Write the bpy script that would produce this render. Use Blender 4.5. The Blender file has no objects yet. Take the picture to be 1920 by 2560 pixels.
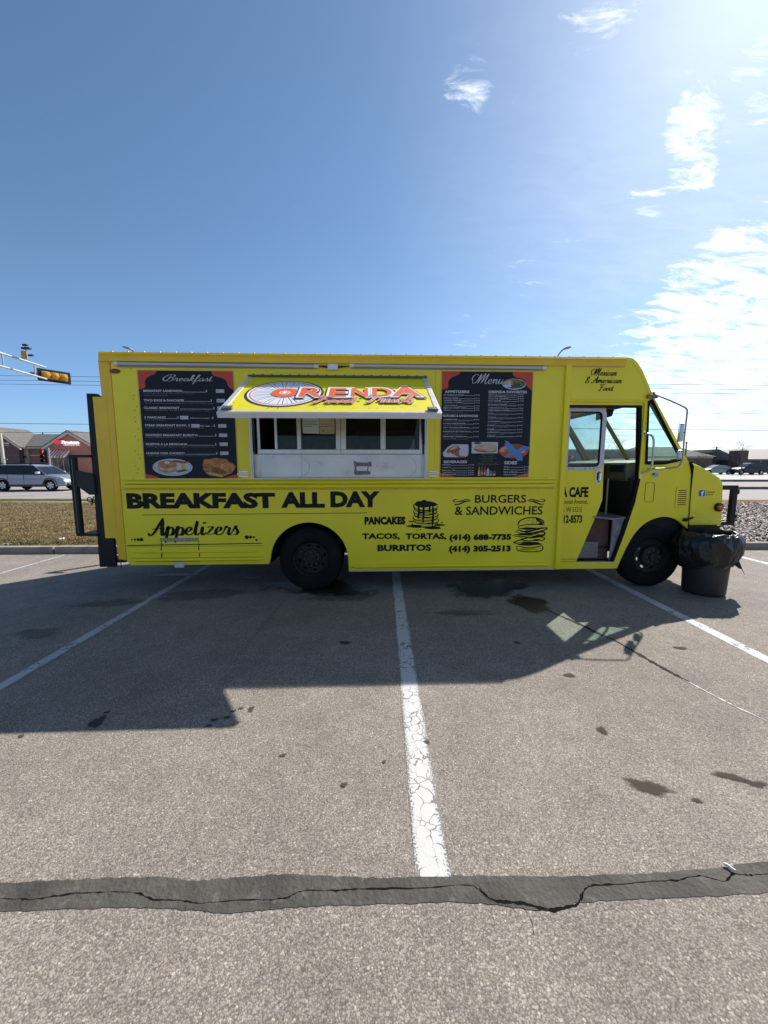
import bpy, bmesh, math, random
from math import radians as R, sin, cos, pi, sqrt
from mathutils import Vector, Matrix
from mathutils.geometry import tessellate_polygon
random.seed(7)
SC = bpy.context.scene
COL = SC.collection

# ------------------------------------------------------------------ camera
cd = bpy.data.cameras.new('camera'); cam = bpy.data.objects.new('camera', cd); COL.objects.link(cam)
cam.location = (0, 0, 1.6); cam.rotation_euler = (R(90 - 7.06), 0, 0)
cd.sensor_fit = 'HORIZONTAL'; cd.sensor_width = 36; cd.lens = 961 / 1920 * 36
cd.clip_start = 0.05; cd.clip_end = 4000
SC.camera = cam

# ------------------------------------------------------------------ light
SUN = Vector((.71, .752, 1.0)).normalized()
EL = math.asin(SUN.z); AZ = math.atan2(SUN.x, SUN.y)
w = bpy.data.worlds.new('World'); SC.world = w; w.use_nodes = True
nt = w.node_tree; nt.nodes.clear()
def wn(t, **k):
    n = nt.nodes.new(t)
    for a, b in k.items(): setattr(n, a, b)
    return n
def wl(a, b): nt.links.new(a, b)
def wmath(op, a, b=None, c=None, clamp=False):
    n = wn('ShaderNodeMath', operation=op, use_clamp=clamp)
    for i, v in enumerate((a, b, c)):
        if v is None: continue
        if hasattr(v, 'links'): wl(v, n.inputs[i])
        else: n.inputs[i].default_value = v
    return n.outputs[0]
sky = wn('ShaderNodeTexSky', sky_type='NISHITA', sun_disc=False)
sky.sun_elevation = EL; sky.sun_rotation = AZ; sky.altitude = 200
sky.air_density = 1.0; sky.dust_density = .55; sky.ozone_density = 2.2
tc = wn('ShaderNodeTexCoord')
D = tc.outputs['Generated']
sep = wn('ShaderNodeSeparateXYZ'); wl(D, sep.inputs[0])
zz = wmath('MAXIMUM', wmath('ADD', sep.outputs[2], .22), .05)
px = wmath('DIVIDE', sep.outputs[0], zz); py = wmath('DIVIDE', sep.outputs[1], zz)
cmb = wn('ShaderNodeCombineXYZ'); wl(px, cmb.inputs[0]); wl(py, cmb.inputs[1])
mp = wn('ShaderNodeMapping'); wl(cmb.outputs[0], mp.inputs[0])
mp.inputs['Rotation'].default_value = (0, 0, R(-38)); mp.inputs['Scale'].default_value = (1.0, 2.7, 1)
nz = wn('ShaderNodeTexNoise'); wl(mp.outputs[0], nz.inputs['Vector'])
nz.inputs['Scale'].default_value = 7.5; nz.inputs['Detail'].default_value = 10; nz.inputs['Roughness'].default_value = .70; nz.inputs['Distortion'].default_value = .55
nz2 = wn('ShaderNodeTexNoise'); wl(mp.outputs[0], nz2.inputs['Vector'])
nz2.inputs['Scale'].default_value = .8; nz2.inputs['Detail'].default_value = 4
blobs = [((0.148,0.748,0.648),0.9988,.72),((0.309,0.702,0.641),0.9994,.5),((0.493,0.682,0.541),0.9987,1.),((0.515,0.704,0.489),0.9988,1.),
 ((0.469,0.752,0.464),0.9988,.8),((0.295,0.870,0.395),0.9985,.45),((0.531,0.627,0.570),0.9995,.9),((0.561,0.635,0.532),0.9995,.9),
 ((0.614,0.709,0.346),0.9960,1.0),((0.203,0.930,0.305),0.9981,.45),((0.574,0.772,0.274),0.9988,.6),((0.383,0.809,0.445),0.9995,.4),
 ((0.235,0.754,0.614),0.9985,.3),((0.292,0.667,0.685),0.9980,.5),((0.354,0.652,0.671),0.9985,.55),
 ((0.660,0.724,0.202),0.9740,1.15),((0.589,0.783,0.13),0.9850,1.1),((0.60,0.79,0.05),0.9850,1.15),((0.653,0.701,0.287),0.9960,.8),((0.492,0.826,0.245),0.9985,.5)]
mask = None
for c, cr, wt in blobs:
    dp = wn('ShaderNodeVectorMath', operation='DOT_PRODUCT'); wl(D, dp.inputs[0]); dp.inputs[1].default_value = Vector(c).normalized()
    mr = wn('ShaderNodeMapRange', interpolation_type='SMOOTHSTEP'); wl(dp.outputs['Value'], mr.inputs[0])
    mr.inputs[1].default_value = 1 - (1 - cr) * 1.75; mr.inputs[2].default_value = 1 - (1 - cr) * .05; mr.inputs[3].default_value = 0; mr.inputs[4].default_value = wt
    mask = mr.outputs[0] if mask is None else wmath('MAXIMUM', mask, mr.outputs[0])
# the cloud field goes on beyond the right edge of the frame
dpe = wn('ShaderNodeVectorMath', operation='DOT_PRODUCT'); wl(D, dpe.inputs[0]); dpe.inputs[1].default_value = (.93, .30, .18)
mre = wn('ShaderNodeMapRange', interpolation_type='SMOOTHSTEP'); wl(dpe.outputs['Value'], mre.inputs[0])
mre.inputs[1].default_value = .72; mre.inputs[2].default_value = .97; mre.inputs[4].default_value = .9
mask = wmath('MAXIMUM', mask, mre.outputs[0])
wmr = wn('ShaderNodeMapRange', interpolation_type='SMOOTHSTEP'); wl(sep.outputs[0], wmr.inputs[0]); wmr.inputs[1].default_value = .05; wmr.inputs[2].default_value = .6; wmr.inputs[4].default_value = .30
mask = wmath('MAXIMUM', mask, wmr.outputs[0])
dens = wmath('ADD', wmath('MULTIPLY', nz.outputs['Fac'], 1.0), wmath('MULTIPLY', mask, .33))
dmr = wn('ShaderNodeMapRange', interpolation_type='SMOOTHSTEP'); wl(dens, dmr.inputs[0])
dmr.inputs[1].default_value = .665; dmr.inputs[2].default_value = 1.03; dmr.inputs[4].default_value = 1.0
# thin veil, more of it towards the sun side
veil = wmath('MULTIPLY', wmath('MULTIPLY', nz2.outputs['Fac'], nz.outputs['Fac']), wmath('MAXIMUM', sep.outputs[0], 0), clamp=True)
fac = wmath('MAXIMUM', dmr.outputs[0], wmath('MULTIPLY', veil, .85), clamp=True)
above = wn('ShaderNodeMapRange'); wl(sep.outputs[2], above.inputs[0]); above.inputs[1].default_value = -.01; above.inputs[2].default_value = .03
fac = wmath('MULTIPLY', fac, above.outputs[0])
hz = wn('ShaderNodeMapRange', interpolation_type='SMOOTHSTEP'); wl(sep.outputs[2], hz.inputs[0]); hz.inputs[1].default_value = .38; hz.inputs[2].default_value = 0.0
tint = wn('ShaderNodeMixRGB'); wl(hz.outputs[0], tint.inputs[0]); tint.inputs[1].default_value = (.92, 1.07, 1.15, 1); tint.inputs[2].default_value = (.76, .98, 1.34, 1)
hs = wn('ShaderNodeMixRGB', blend_type='MULTIPLY'); hs.inputs[0].default_value = 1; wl(sky.outputs[0], hs.inputs[1]); wl(tint.outputs[0], hs.inputs[2])
mxc = wn('ShaderNodeMixRGB'); wl(fac, mxc.inputs[0]); wl(hs.outputs[0], mxc.inputs[1]); mxc.inputs[2].default_value = (12.5, 12.8, 13.3, 1)
bg = wn('ShaderNodeBackground'); wl(mxc.outputs[0], bg.inputs[0]); bg.inputs[1].default_value = .080
wo = wn('ShaderNodeOutputWorld'); wl(bg.outputs[0], wo.inputs[0])

sd = bpy.data.lights.new('sun', 'SUN'); sd.energy = 5.0; sd.angle = R(.53); sd.color = (1, .955, .89)
so = bpy.data.objects.new('sun', sd); COL.objects.link(so); so.location = (20, 20, 30)
so.rotation_euler = (-SUN).to_track_quat('-Z', 'Y').to_euler()
SC.view_settings.view_transform = 'Standard'; SC.view_settings.look = 'None'
SC.view_settings.gamma = 1; SC.view_settings.exposure = 0.55; SC.view_settings.use_curve_mapping = False

# ------------------------------------------------------------------ materials
MATS = {}
def base_mat(name):
    m = bpy.data.materials.new(name); m.use_nodes = True
    b = m.node_tree.nodes['Principled BSDF']
    return m, m.node_tree, b
def mat(name, col, rough=.5, metal=0, var=.0, scale=8, bump=0, bscale=60, spec=.5, emis=None, es=1, coat=0, dirt=None):
    """plain surface with a little colour variation and fine relief"""
    if name in MATS: return MATS[name]
    m, t, b = base_mat(name); L = t.links.new
    c = (*col, 1)
    b.inputs['Base Color'].default_value = c; b.inputs['Roughness'].default_value = rough
    b.inputs['Metallic'].default_value = metal; b.inputs['Specular IOR Level'].default_value = spec
    if coat: b.inputs['Coat Weight'].default_value = coat; b.inputs['Coat Roughness'].default_value = .15
    co = t.nodes.new('ShaderNodeTexCoord')
    if var:
        n = t.nodes.new('ShaderNodeTexNoise'); n.inputs['Scale'].default_value = scale; n.inputs['Detail'].default_value = 6; L(co.outputs['Object'], n.inputs['Vector'])
        mr = t.nodes.new('ShaderNodeMapRange'); L(n.outputs['Fac'], mr.inputs[0]); mr.inputs[1].default_value = .3; mr.inputs[2].default_value = .7
        mr.inputs[3].default_value = 1 - var; mr.inputs[4].default_value = 1 + var
        mx = t.nodes.new('ShaderNodeMixRGB'); mx.blend_type = 'MULTIPLY'; mx.inputs[0].default_value = 1; mx.inputs[1].default_value = c; L(mr.outputs[0], mx.inputs[2])
        out = mx.outputs[0]
        if dirt:
            n2 = t.nodes.new('ShaderNodeTexNoise'); n2.inputs['Scale'].default_value = dirt[2]; n2.inputs['Detail'].default_value = 8; n2.inputs['Roughness'].default_value = .7; L(co.outputs['Object'], n2.inputs['Vector'])
            m2 = t.nodes.new('ShaderNodeMapRange'); L(n2.outputs['Fac'], m2.inputs[0]); m2.inputs[1].default_value = dirt[3]; m2.inputs[2].default_value = dirt[3] + .12; m2.inputs[4].default_value = dirt[1]
            d2 = t.nodes.new('ShaderNodeMixRGB'); L(m2.outputs[0], d2.inputs[0]); L(out, d2.inputs[1]); d2.inputs[2].default_value = (*dirt[0], 1); out = d2.outputs[0]
        L(out, b.inputs['Base Color'])
        r2 = t.nodes.new('ShaderNodeMapRange'); L(n.outputs['Fac'], r2.inputs[0]); r2.inputs[3].default_value = max(.02, rough - .12); r2.inputs[4].default_value = min(1, rough + .12); L(r2.outputs[0], b.inputs['Roughness'])
    if bump:
        n = t.nodes.new('ShaderNodeTexNoise'); n.inputs['Scale'].default_value = bscale; n.inputs['Detail'].default_value = 4; L(co.outputs['Object'], n.inputs['Vector'])
        bp = t.nodes.new('ShaderNodeBump'); bp.inputs['Strength'].default_value = bump; bp.inputs['Distance'].default_value = .01; L(n.outputs['Fac'], bp.inputs['Height']); L(bp.outputs[0], b.inputs['Normal'])
    if emis: b.inputs['Emission Color'].default_value = (*emis, 1); b.inputs['Emission Strength'].default_value = es
    MATS[name] = m; return m
def glass(name, tint, refl=.08, rough=.02, dirt=0.0):
    if name in MATS: return MATS[name]
    m = bpy.data.materials.new(name); m.use_nodes = True; t = m.node_tree; t.nodes.clear(); L = t.links.new
    tr = t.nodes.new('ShaderNodeBsdfTransparent'); tr.inputs[0].default_value = (*tint, 1)
    gl = t.nodes.new('ShaderNodeBsdfGlossy'); gl.inputs['Roughness'].default_value = rough
    lw = t.nodes.new('ShaderNodeLayerWeight'); lw.inputs[0].default_value = .5
    pw = t.nodes.new('ShaderNodeMath'); pw.operation = 'POWER'; L(lw.outputs['Facing'], pw.inputs[0]); pw.inputs[1].default_value = 4
    ad = t.nodes.new('ShaderNodeMath'); ad.operation = 'MULTIPLY_ADD'; L(pw.outputs[0], ad.inputs[0]); ad.inputs[1].default_value = .6; ad.inputs[2].default_value = refl; ad.use_clamp = True
    mx = t.nodes.new('ShaderNodeMixShader'); L(ad.outputs[0], mx.inputs[0]); L(tr.outputs[0], mx.inputs[1]); L(gl.outputs[0], mx.inputs[2])
    out = mx.outputs[0]
    if dirt:
        df = t.nodes.new('ShaderNodeBsdfDiffuse'); df.inputs[0].default_value = (.5, .55, .52, 1)
        tl = t.nodes.new('ShaderNodeBsdfTranslucent'); tl.inputs[0].default_value = (.5, .55, .52, 1)
        md = t.nodes.new('ShaderNodeMixShader'); md.inputs[0].default_value = .5; L(df.outputs[0], md.inputs[1]); L(tl.outputs[0], md.inputs[2])
        co = t.nodes.new('ShaderNodeTexCoord'); n = t.nodes.new('ShaderNodeTexNoise'); n.inputs['Scale'].default_value = 7; n.inputs['Detail'].default_value = 8; n.inputs['Roughness'].default_value = .7
        L(co.outputs['Object'], n.inputs['Vector']); mr = t.nodes.new('ShaderNodeMapRange'); L(n.outputs['Fac'], mr.inputs[0]); mr.inputs[1].default_value = .4; mr.inputs[2].default_value = .75; mr.inputs[4].default_value = dirt
        m3 = t.nodes.new('ShaderNodeMixShader'); L(mr.outputs[0], m3.inputs[0]); L(out, m3.inputs[1]); L(md.outputs[0], m3.inputs[2]); out = m3.outputs[0]
    o = t.nodes.new('ShaderNodeOutputMaterial'); L(out, o.inputs[0]); MATS[name] = m; return m

def asphalt(name, base, lo, hi, stone=95., big=.12, warm=0.0):
    """worn asphalt: single stones in a dark binder, blotches, tar specks"""
    m, t, b = base_mat(name); L = t.links.new; N = t.nodes.new
    co = N('ShaderNodeTexCoord'); P = co.outputs['Object']
    v = N('ShaderNodeTexVoronoi'); v.inputs['Scale'].default_value = stone; L(P, v.inputs['Vector'])
    v2 = N('ShaderNodeTexVoronoi'); v2.inputs['Scale'].default_value = stone * .42; L(P, v2.inputs['Vector'])
    sh = N('ShaderNodeSeparateColor'); L(v.outputs['Color'], sh.inputs[0])
    sh2 = N('ShaderNodeSeparateColor'); L(v2.outputs['Color'], sh2.inputs[0])
    r = N('ShaderNodeValToRGB'); L(sh.outputs[0], r.inputs[0]); e = r.color_ramp.elements
    e[0].position = 0; e[0].color = (*[c * lo for c in base], 1); e[1].position = 1; e[1].color = (base[0] * hi, base[1] * hi, base[2] * hi, 1)
    q = e.new(.45); q.color = (base[0] * .93, base[1] * .88, base[2] * .86, 1)
    q = e.new(.75); q.color = (base[0] * 1.12, base[1] * 1.12, base[2] * 1.12, 1)
    # sparse large pale stones
    gt = N('ShaderNodeMath'); gt.operation = 'GREATER_THAN'; L(sh2.outputs[1], gt.inputs[0]); gt.inputs[1].default_value = .88
    lt = N('ShaderNodeMath'); lt.operation = 'LESS_THAN'; L(v2.outputs['Distance'], lt.inputs[0]); lt.inputs[1].default_value = .36
    ml = N('ShaderNodeMath'); ml.operation = 'MULTIPLY'; L(gt.outputs[0], ml.inputs[0]); L(lt.outputs[0], ml.inputs[1])
    m1 = N('ShaderNodeMixRGB'); L(ml.outputs[0], m1.inputs[0]); L(r.outputs[0], m1.inputs[1]); m1.inputs[2].default_value = (base[0] * 1.75, base[1] * 1.72, base[2] * 1.6, 1)
    # binder between stones
    mr = N('ShaderNodeMapRange'); L(v.outputs['Distance'], mr.inputs[0]); mr.inputs[1].default_value = .42; mr.inputs[2].default_value = .75; mr.inputs[3].default_value = 1; mr.inputs[4].default_value = .6
    m2 = N('ShaderNodeMixRGB'); m2.blend_type = 'MULTIPLY'; m2.inputs[0].default_value = 1; L(m1.outputs[0], m2.inputs[1]); L(mr.outputs[0], m2.inputs[2])
    # blotches: two sizes
    out = m2.outputs[0]
    for sc_, amt, dt in ((.55, big, 5), (3.2, big * .8, 7), (14., big * .55, 5)):
        n = N('ShaderNodeTexNoise'); n.inputs['Scale'].default_value = sc_; n.inputs['Detail'].default_value = dt; n.inputs['Roughness'].default_value = .6; L(P, n.inputs['Vector'])
        k = N('ShaderNodeMapRange'); L(n.outputs['Fac'], k.inputs[0]); k.inputs[1].default_value = .3; k.inputs[2].default_value = .7; k.inputs[3].default_value = 1 - amt; k.inputs[4].default_value = 1 + amt
        mm = N('ShaderNodeMixRGB'); mm.blend_type = 'MULTIPLY'; mm.inputs[0].default_value = 1; L(out, mm.inputs[1]); L(k.outputs[0], mm.inputs[2]); out = mm.outputs[0]
    # tar specks and small oil drops
    n = N('ShaderNodeTexNoise'); n.inputs['Scale'].default_value = 9; n.inputs['Detail'].default_value = 2; L(P, n.inputs['Vector'])
    k = N('ShaderNodeMapRange'); L(n.outputs['Fac'], k.inputs[0]); k.inputs[1].default_value = .76; k.inputs[2].default_value = .80; k.inputs[4].default_value = .6
    mm = N('ShaderNodeMixRGB'); L(k.outputs[0], mm.inputs[0]); L(out, mm.inputs[1]); mm.inputs[2].default_value = (.05, .047, .045, 1); out = mm.outputs[0]
    L(out, b.inputs['Base Color']); b.inputs['Roughness'].default_value = .88; b.inputs['Specular IOR Level'].default_value = .25
    bp = N('ShaderNodeBump'); bp.inputs['Strength'].default_value = .4; bp.inputs['Distance'].default_value = .003; bp.invert = True
    L(v.outputs['Distance'], bp.inputs['Height']); L(bp.outputs[0], b.inputs['Normal'])
    MATS[name] = m; return m

def paint_line(name, alpha_edge=True, wear=.0, half=.075, col=(.52, .51, .49)):
    """road paint: crackle, ragged worn edges; object X runs across the line"""
    m, t, b = base_mat(name); L = t.links.new; N = t.nodes.new
    co = N('ShaderNodeTexCoord'); P = co.outputs['Object']
    d = N('ShaderNodeTexNoise'); d.inputs['Scale'].default_value = 6; d.inputs['Detail'].default_value = 3; L(P, d.inputs['Vector'])
    ds = N('ShaderNodeVectorMath'); ds.operation = 'SCALE'; ds.inputs['Scale'].default_value = .18; L(d.outputs['Color'], ds.inputs[0])
    pa = N('ShaderNodeVectorMath'); L(P, pa.inputs[0]); L(ds.outputs[0], pa.inputs[1])
    v = N('ShaderNodeTexVoronoi'); v.feature = 'DISTANCE_TO_EDGE'; v.inputs['Scale'].default_value = 15; L(pa.outputs[0], v.inputs['Vector'])
    g = N('ShaderNodeTexNoise'); g.inputs['Scale'].default_value = 4; L(P, g.inputs['Vector'])
    gw = N('ShaderNodeMapRange'); L(g.outputs['Fac'], gw.inputs[0]); gw.inputs[1].default_value = .42; gw.inputs[2].default_value = .62; gw.inputs[3].default_value = .002; gw.inputs[4].default_value = .06
    ck = N('ShaderNodeMath'); ck.operation = 'LESS_THAN'; L(v.outputs['Distance'], ck.inputs[0]); L(gw.outputs[0], ck.inputs[1])
    gr = N('ShaderNodeTexNoise'); gr.inputs['Scale'].default_value = 110; gr.inputs['Detail'].default_value = 3; L(P, gr.inputs['Vector'])
    # edge wear
    sp = N('ShaderNodeSeparateXYZ'); L(P, sp.inputs[0])
    ab = N('ShaderNodeMath'); ab.operation = 'ABSOLUTE'; L(sp.outputs[0], ab.inputs[0])
    ew = N('ShaderNodeMapRange'); L(ab.outputs[0], ew.inputs[0]); ew.inputs[1].default_value = half - .035; ew.inputs[2].default_value = half; ew.inputs[3].default_value = .0; ew.inputs[4].default_value = .36
    lg = N('ShaderNodeTexNoise'); lg.inputs['Scale'].default_value = 2.5; lg.inputs['Detail'].default_value = 5; L(P, lg.inputs['Vector'])
    s1 = N('ShaderNodeMath'); s1.operation = 'ADD'; L(gr.outputs['Fac'], s1.inputs[0]); L(ew.outputs[0], s1.inputs[1])
    s2 = N('ShaderNodeMath'); s2.operation = 'MULTIPLY_ADD'; L(lg.outputs['Fac'], s2.inputs[0]); s2.inputs[1].default_value = .35; L(s1.outputs[0], s2.inputs[2])
    wr = N('ShaderNodeMapRange'); L(s2.outputs[0], wr.inputs[0]); wr.inputs[1].default_value = .86 - wear; wr.inputs[2].default_value = .95 - wear
    mx = N('ShaderNodeMath'); mx.operation = 'MAXIMUM'; mx.use_clamp = True; L(wr.outputs[0], mx.inputs[0]); L(ck.outputs[0], mx.inputs[1])
    c = N('ShaderNodeMixRGB'); L(mx.outputs[0], c.inputs[0]); c.inputs[2].default_value = (.17, .16, .15, 1)
    cv = N('ShaderNodeMixRGB'); L(lg.outputs['Fac'], cv.inputs[0]); cv.inputs[1].default_value = (*[k * .88 for k in col], 1); cv.inputs[2].default_value = (*[min(1, k * 1.08) for k in col], 1)
    L(cv.outputs[0], c.inputs[1]); L(c.outputs[0], b.inputs['Base Color']); b.inputs['Roughness'].default_value = .75
    bp = N('ShaderNodeBump'); bp.inputs['Strength'].default_value = .4; bp.inputs['Distance'].default_value = .003; L(gr.outputs['Fac'], bp.inputs['Height']); L(bp.outputs[0], b.inputs['Normal'])
    MATS[name] = m; return m

def fade_mat(name, col, amount, scale=6, rough=.6, grain=.5):
    """stain soaked into the ground: attribute 'fade' runs 1 (middle) to 0 (rim)"""
    m, t, b = base_mat(name); L = t.links.new; N = t.nodes.new
    b.inputs['Base Color'].default_value = (*col, 1); b.inputs['Roughness'].default_value = rough
    a = N('ShaderNodeAttribute'); a.attribute_name = 'fade'
    co = N('ShaderNodeTexCoord'); n = N('ShaderNodeTexNoise'); n.inputs['Scale'].default_value = scale; n.inputs['Detail'].default_value = 8; n.inputs['Roughness'].default_value = .65; L(co.outputs['Object'], n.inputs['Vector'])
    s = N('ShaderNodeMath'); s.operation = 'MULTIPLY_ADD'; L(n.outputs['Fac'], s.inputs[0]); s.inputs[1].default_value = grain * 2; s.inputs[2].default_value = -grain
    q = N('ShaderNodeMath'); L(a.outputs['Fac'], q.inputs[0]); L(s.outputs[0], q.inputs[1])
    k = N('ShaderNodeMapRange'); L(q.outputs[0], k.inputs[0]); k.inputs[1].default_value = .25; k.inputs[2].default_value = .55; k.inputs[4].default_value = amount
    L(k.outputs[0], b.inputs['Alpha']); MATS[name] = m; return m

# ------------------------------------------------------------------ mesh helpers
class MB:
    def __init__(s): s.v = []; s.f = []; s.m = []
    def add(s, vs, fs, mi=0):
        o = len(s.v); s.v += [tuple(p) for p in vs]; s.f += [tuple(o + i for i in f) for f in fs]; s.m += [mi] * len(fs); return s
    def box(s, x0, x1, y0, y1, z0, z1, mi=0):
        vs = [(x, y, z) for x in (x0, x1) for y in (y0, y1) for z in (z0, z1)]
        return s.add(vs, [(0, 1, 3, 2), (4, 6, 7, 5), (0, 4, 5, 1), (2, 3, 7, 6), (0, 2, 6, 4), (1, 5, 7, 3)], mi)
    def prism(s, loops, fn, a, b, mi=0, side=True, mi_side=None):
        """loops: outer + holes of 2D points; fn(p, d) gives the 3D point at depth d"""
        ls = [[Vector((p[0], p[1], 0)) for p in l] for l in loops]
        tr = tessellate_polygon(ls); flat = [p for l in loops for p in l]; n = len(flat)
        s.add([fn(p, a) for p in flat], tr, mi)
        if side:
            s.add([fn(p, b) for p in flat], [t[::-1] for t in tr], mi)
            o = 0
            for l in loops:
                k = len(l); vs = [fn(p, a) for p in l] + [fn(p, b) for p in l]
                s.add(vs, [(i, (i + 1) % k, k + (i + 1) % k, k + i) for i in range(k)], mi if mi_side is None else mi_side); o += k
        return s
    def tube(s, pts, r, n=8, mi=0, cap=True, closed=False):
        pts = [Vector(p) for p in pts]; rr = r if isinstance(r, (list, tuple)) else [r] * len(pts)
        rings = []; up = None
        for i, p in enumerate(pts):
            d = (pts[min(i + 1, len(pts) - 1)] - pts[max(i - 1, 0)])
            if d.length < 1e-9: d = Vector((0, 0, 1))
            d.normalize()
            if up is None: up = Vector((0, 0, 1)) if abs(d.z) < .9 else Vector((1, 0, 0))
            a = d.cross(up).normalized(); b_ = d.cross(a).normalized(); up = -b_ if b_.length else up
            up = a.cross(d).normalized()
            rings.append([p + a * cos(2 * pi * j / n) * rr[i] + up * sin(2 * pi * j / n) * rr[i] for j in range(n)])
        vs = [q for g in rings for q in g]
        fs = [(i * n + j, i * n + (j + 1) % n, (i + 1) * n + (j + 1) % n, (i + 1) * n + j) for i in range(len(pts) - 1) for j in range(n)]
        if cap: fs += [tuple(range(n))[::-1], tuple((len(pts) - 1) * n + j for j in range(n))]
        return s.add(vs, fs, mi)
    def lathe(s, prof, c=(0, 0, 0), axis='z', n=32, mi=0, fn=None):
        """prof: (radius, along)"""
        vs = []
        for r, h in prof:
            for j in range(n):
                a = 2 * pi * j / n; x, y = r * cos(a), r * sin(a)
                if axis == 'z': p = (c[0] + x, c[1] + y, c[2] + h)
                elif axis == 'y': p = (c[0] + x, c[1] + h, c[2] + y)
                else: p = (c[0] + h, c[1] + x, c[2] + y)
                vs.append(fn(p, a) if fn else p)
        fs = [(i * n + j, i * n + (j + 1) % n, (i + 1) * n + (j + 1) % n, (i + 1) * n + j) for i in range(len(prof) - 1) for j in range(n)]
        return s.add(vs, fs, mi)
    def build(s, name, mats, parent=None, smooth=False, bevel=0, recalc=True, loc=None, rotz=0):
        me = bpy.data.meshes.new(name); me.from_pydata(s.v, [], s.f)
        if not isinstance(mats, (list, tuple)): mats = [mats]
        for m in mats: me.materials.append(m)
        if len(mats) > 1: me.polygons.foreach_set('material_index', s.m)
        if recalc:
            bm = bmesh.new(); bm.from_mesh(me); bmesh.ops.remove_doubles(bm, verts=bm.verts, dist=1e-6); bmesh.ops.recalc_face_normals(bm, faces=bm.faces); bm.to_mesh(me); bm.free()
        if smooth:
            me.shade_smooth()
        o = bpy.data.objects.new(name, me); COL.objects.link(o)
        if parent: o.parent = parent
        if loc: o.location = loc
        o.rotation_euler[2] = rotz
        if bevel:
            md = o.modifiers.new('bevel', 'BEVEL'); md.width = bevel; md.segments = 2; md.limit_method = 'ANGLE'; md.angle_limit = R(35); md.harden_normals = False
        if smooth:
            try: me.set_sharp_from_angle(angle=R(38))
            except Exception: pass
        return o
def tag(o, label=None, cat=None, group=None, kind=None):
    if label: o['label'] = label
    if cat: o['category'] = cat
    if group: o['group'] = group
    if kind: o['kind'] = kind
    return o
def empty(name, loc, rz=0, label=None, cat=None, group=None, kind=None):
    o = bpy.data.objects.new(name, None); COL.objects.link(o); o.location = loc; o.rotation_euler = (0, 0, rz)
    o.empty_display_size = .1
    return tag(o, label, cat, group, kind)
def copy_thing(root, loc, rz=None, label=None, skip=()):
    r = root.copy(); COL.objects.link(r); r.location = loc
    if rz is not None: r.rotation_euler[2] = rz
    if label: r['label'] = label
    for ch in list(root.children):
        c = ch.copy(); COL.objects.link(c); c.parent = r
        for g in list(ch.children):
            d = g.copy(); COL.objects.link(d); d.parent = c
    return r
def arc(cx, cy, r, a0, a1, n=16, ry=None):
    ry = ry or r
    return [(cx + r * cos(R(a0 + (a1 - a0) * i / n)), cy + ry * sin(R(a0 + (a1 - a0) * i / n))) for i in range(n + 1)]
def rrect(x0, x1, y0, y1, r, n=5):
    return arc(x1 - r, y1 - r, r, 0, 90, n) + arc(x0 + r, y1 - r, r, 90, 180, n) + arc(x0 + r, y0 + r, r, 180, 270, n) + arc(x1 - r, y0 + r, r, 270, 360, n)
def spline(pts, k=5):
    """Catmull-Rom through 2D/3D points"""
    P = [Vector((*p, 0)) if len(p) == 2 else Vector(p) for p in pts]; P = [P[0] * 2 - P[1]] + P + [P[-1] * 2 - P[-2]]; out = []
    for i in range(1, len(P) - 2):
        for j in range(k):
            t = j / k; a, b, c, d = P[i - 1:i + 3]
            out.append(.5 * ((2 * b) + (c - a) * t + (2 * a - 5 * b + 4 * c - d) * t * t + (3 * b - a - 3 * c + d) * t ** 3))
    out.append(P[-2]); return out

# ------------------------------------------------------------------ the setting
M_ASPH = asphalt('worn_asphalt', (.262, .232, .199), .62, 1.38, 185., .15)
M_ROAD = mat('road_concrete', (.29, .262, .24), .9, var=.10, scale=.5, bump=.2, bscale=20, spec=.2)
M_FARLOT = mat('far_lot_concrete', (.42, .40, .37), .9, var=.12, scale=.3, spec=.2)
M_SEAL = mat('crack_sealer', (.072, .066, .057), .8, var=.45, scale=4, bump=.8, bscale=45, spec=.2, dirt=((.22, .195, .17), .5, 14, .58))
M_CRACK = mat('open_crack', (.012, .011, .010), 1, spec=0)
M_CURB = mat('curb_concrete', (.27, .228, .185), .9, var=.16, scale=5, bump=.3, bscale=50, spec=.2, dirt=((.16, .15, .13), .6, 3, .55))
M_TERR = mat('dry_turf', (.12, .105, .06), 1, var=.25, scale=.2, spec=0)
def yc(x): return 6.95 + .0262 * x       # line of the kerb face

def sheet(name, pts, z, m, kind='structure'):
    b = MB(); b.prism([pts], lambda p, d: (p[0], p[1], z), 0, 0, side=False)
    o = b.build(name, m, recalc=False)
    for p in o.data.polygons:
        pass
    if o.data.polygons and o.data.polygons[0].normal.z < 0: o.data.flip_normals()
    return tag(o, kind=kind)
def strip_pts(x0, x1, f0, f1, n=2):
    xs = [x0 + (x1 - x0) * i / (n - 1) for i in range(n)]
    return [(x, f0(x)) for x in xs] + [(x, f1(x)) for x in reversed(xs)]
sheet('ground', [(-1500, -1500), (1500, -1500), (1500, 1500), (-1500, 1500)], -.06, M_TERR)
sheet('parking_lot', strip_pts(-40, 40, lambda x: -25, lambda x: yc(x) + .05), 0, M_ASPH)
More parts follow.
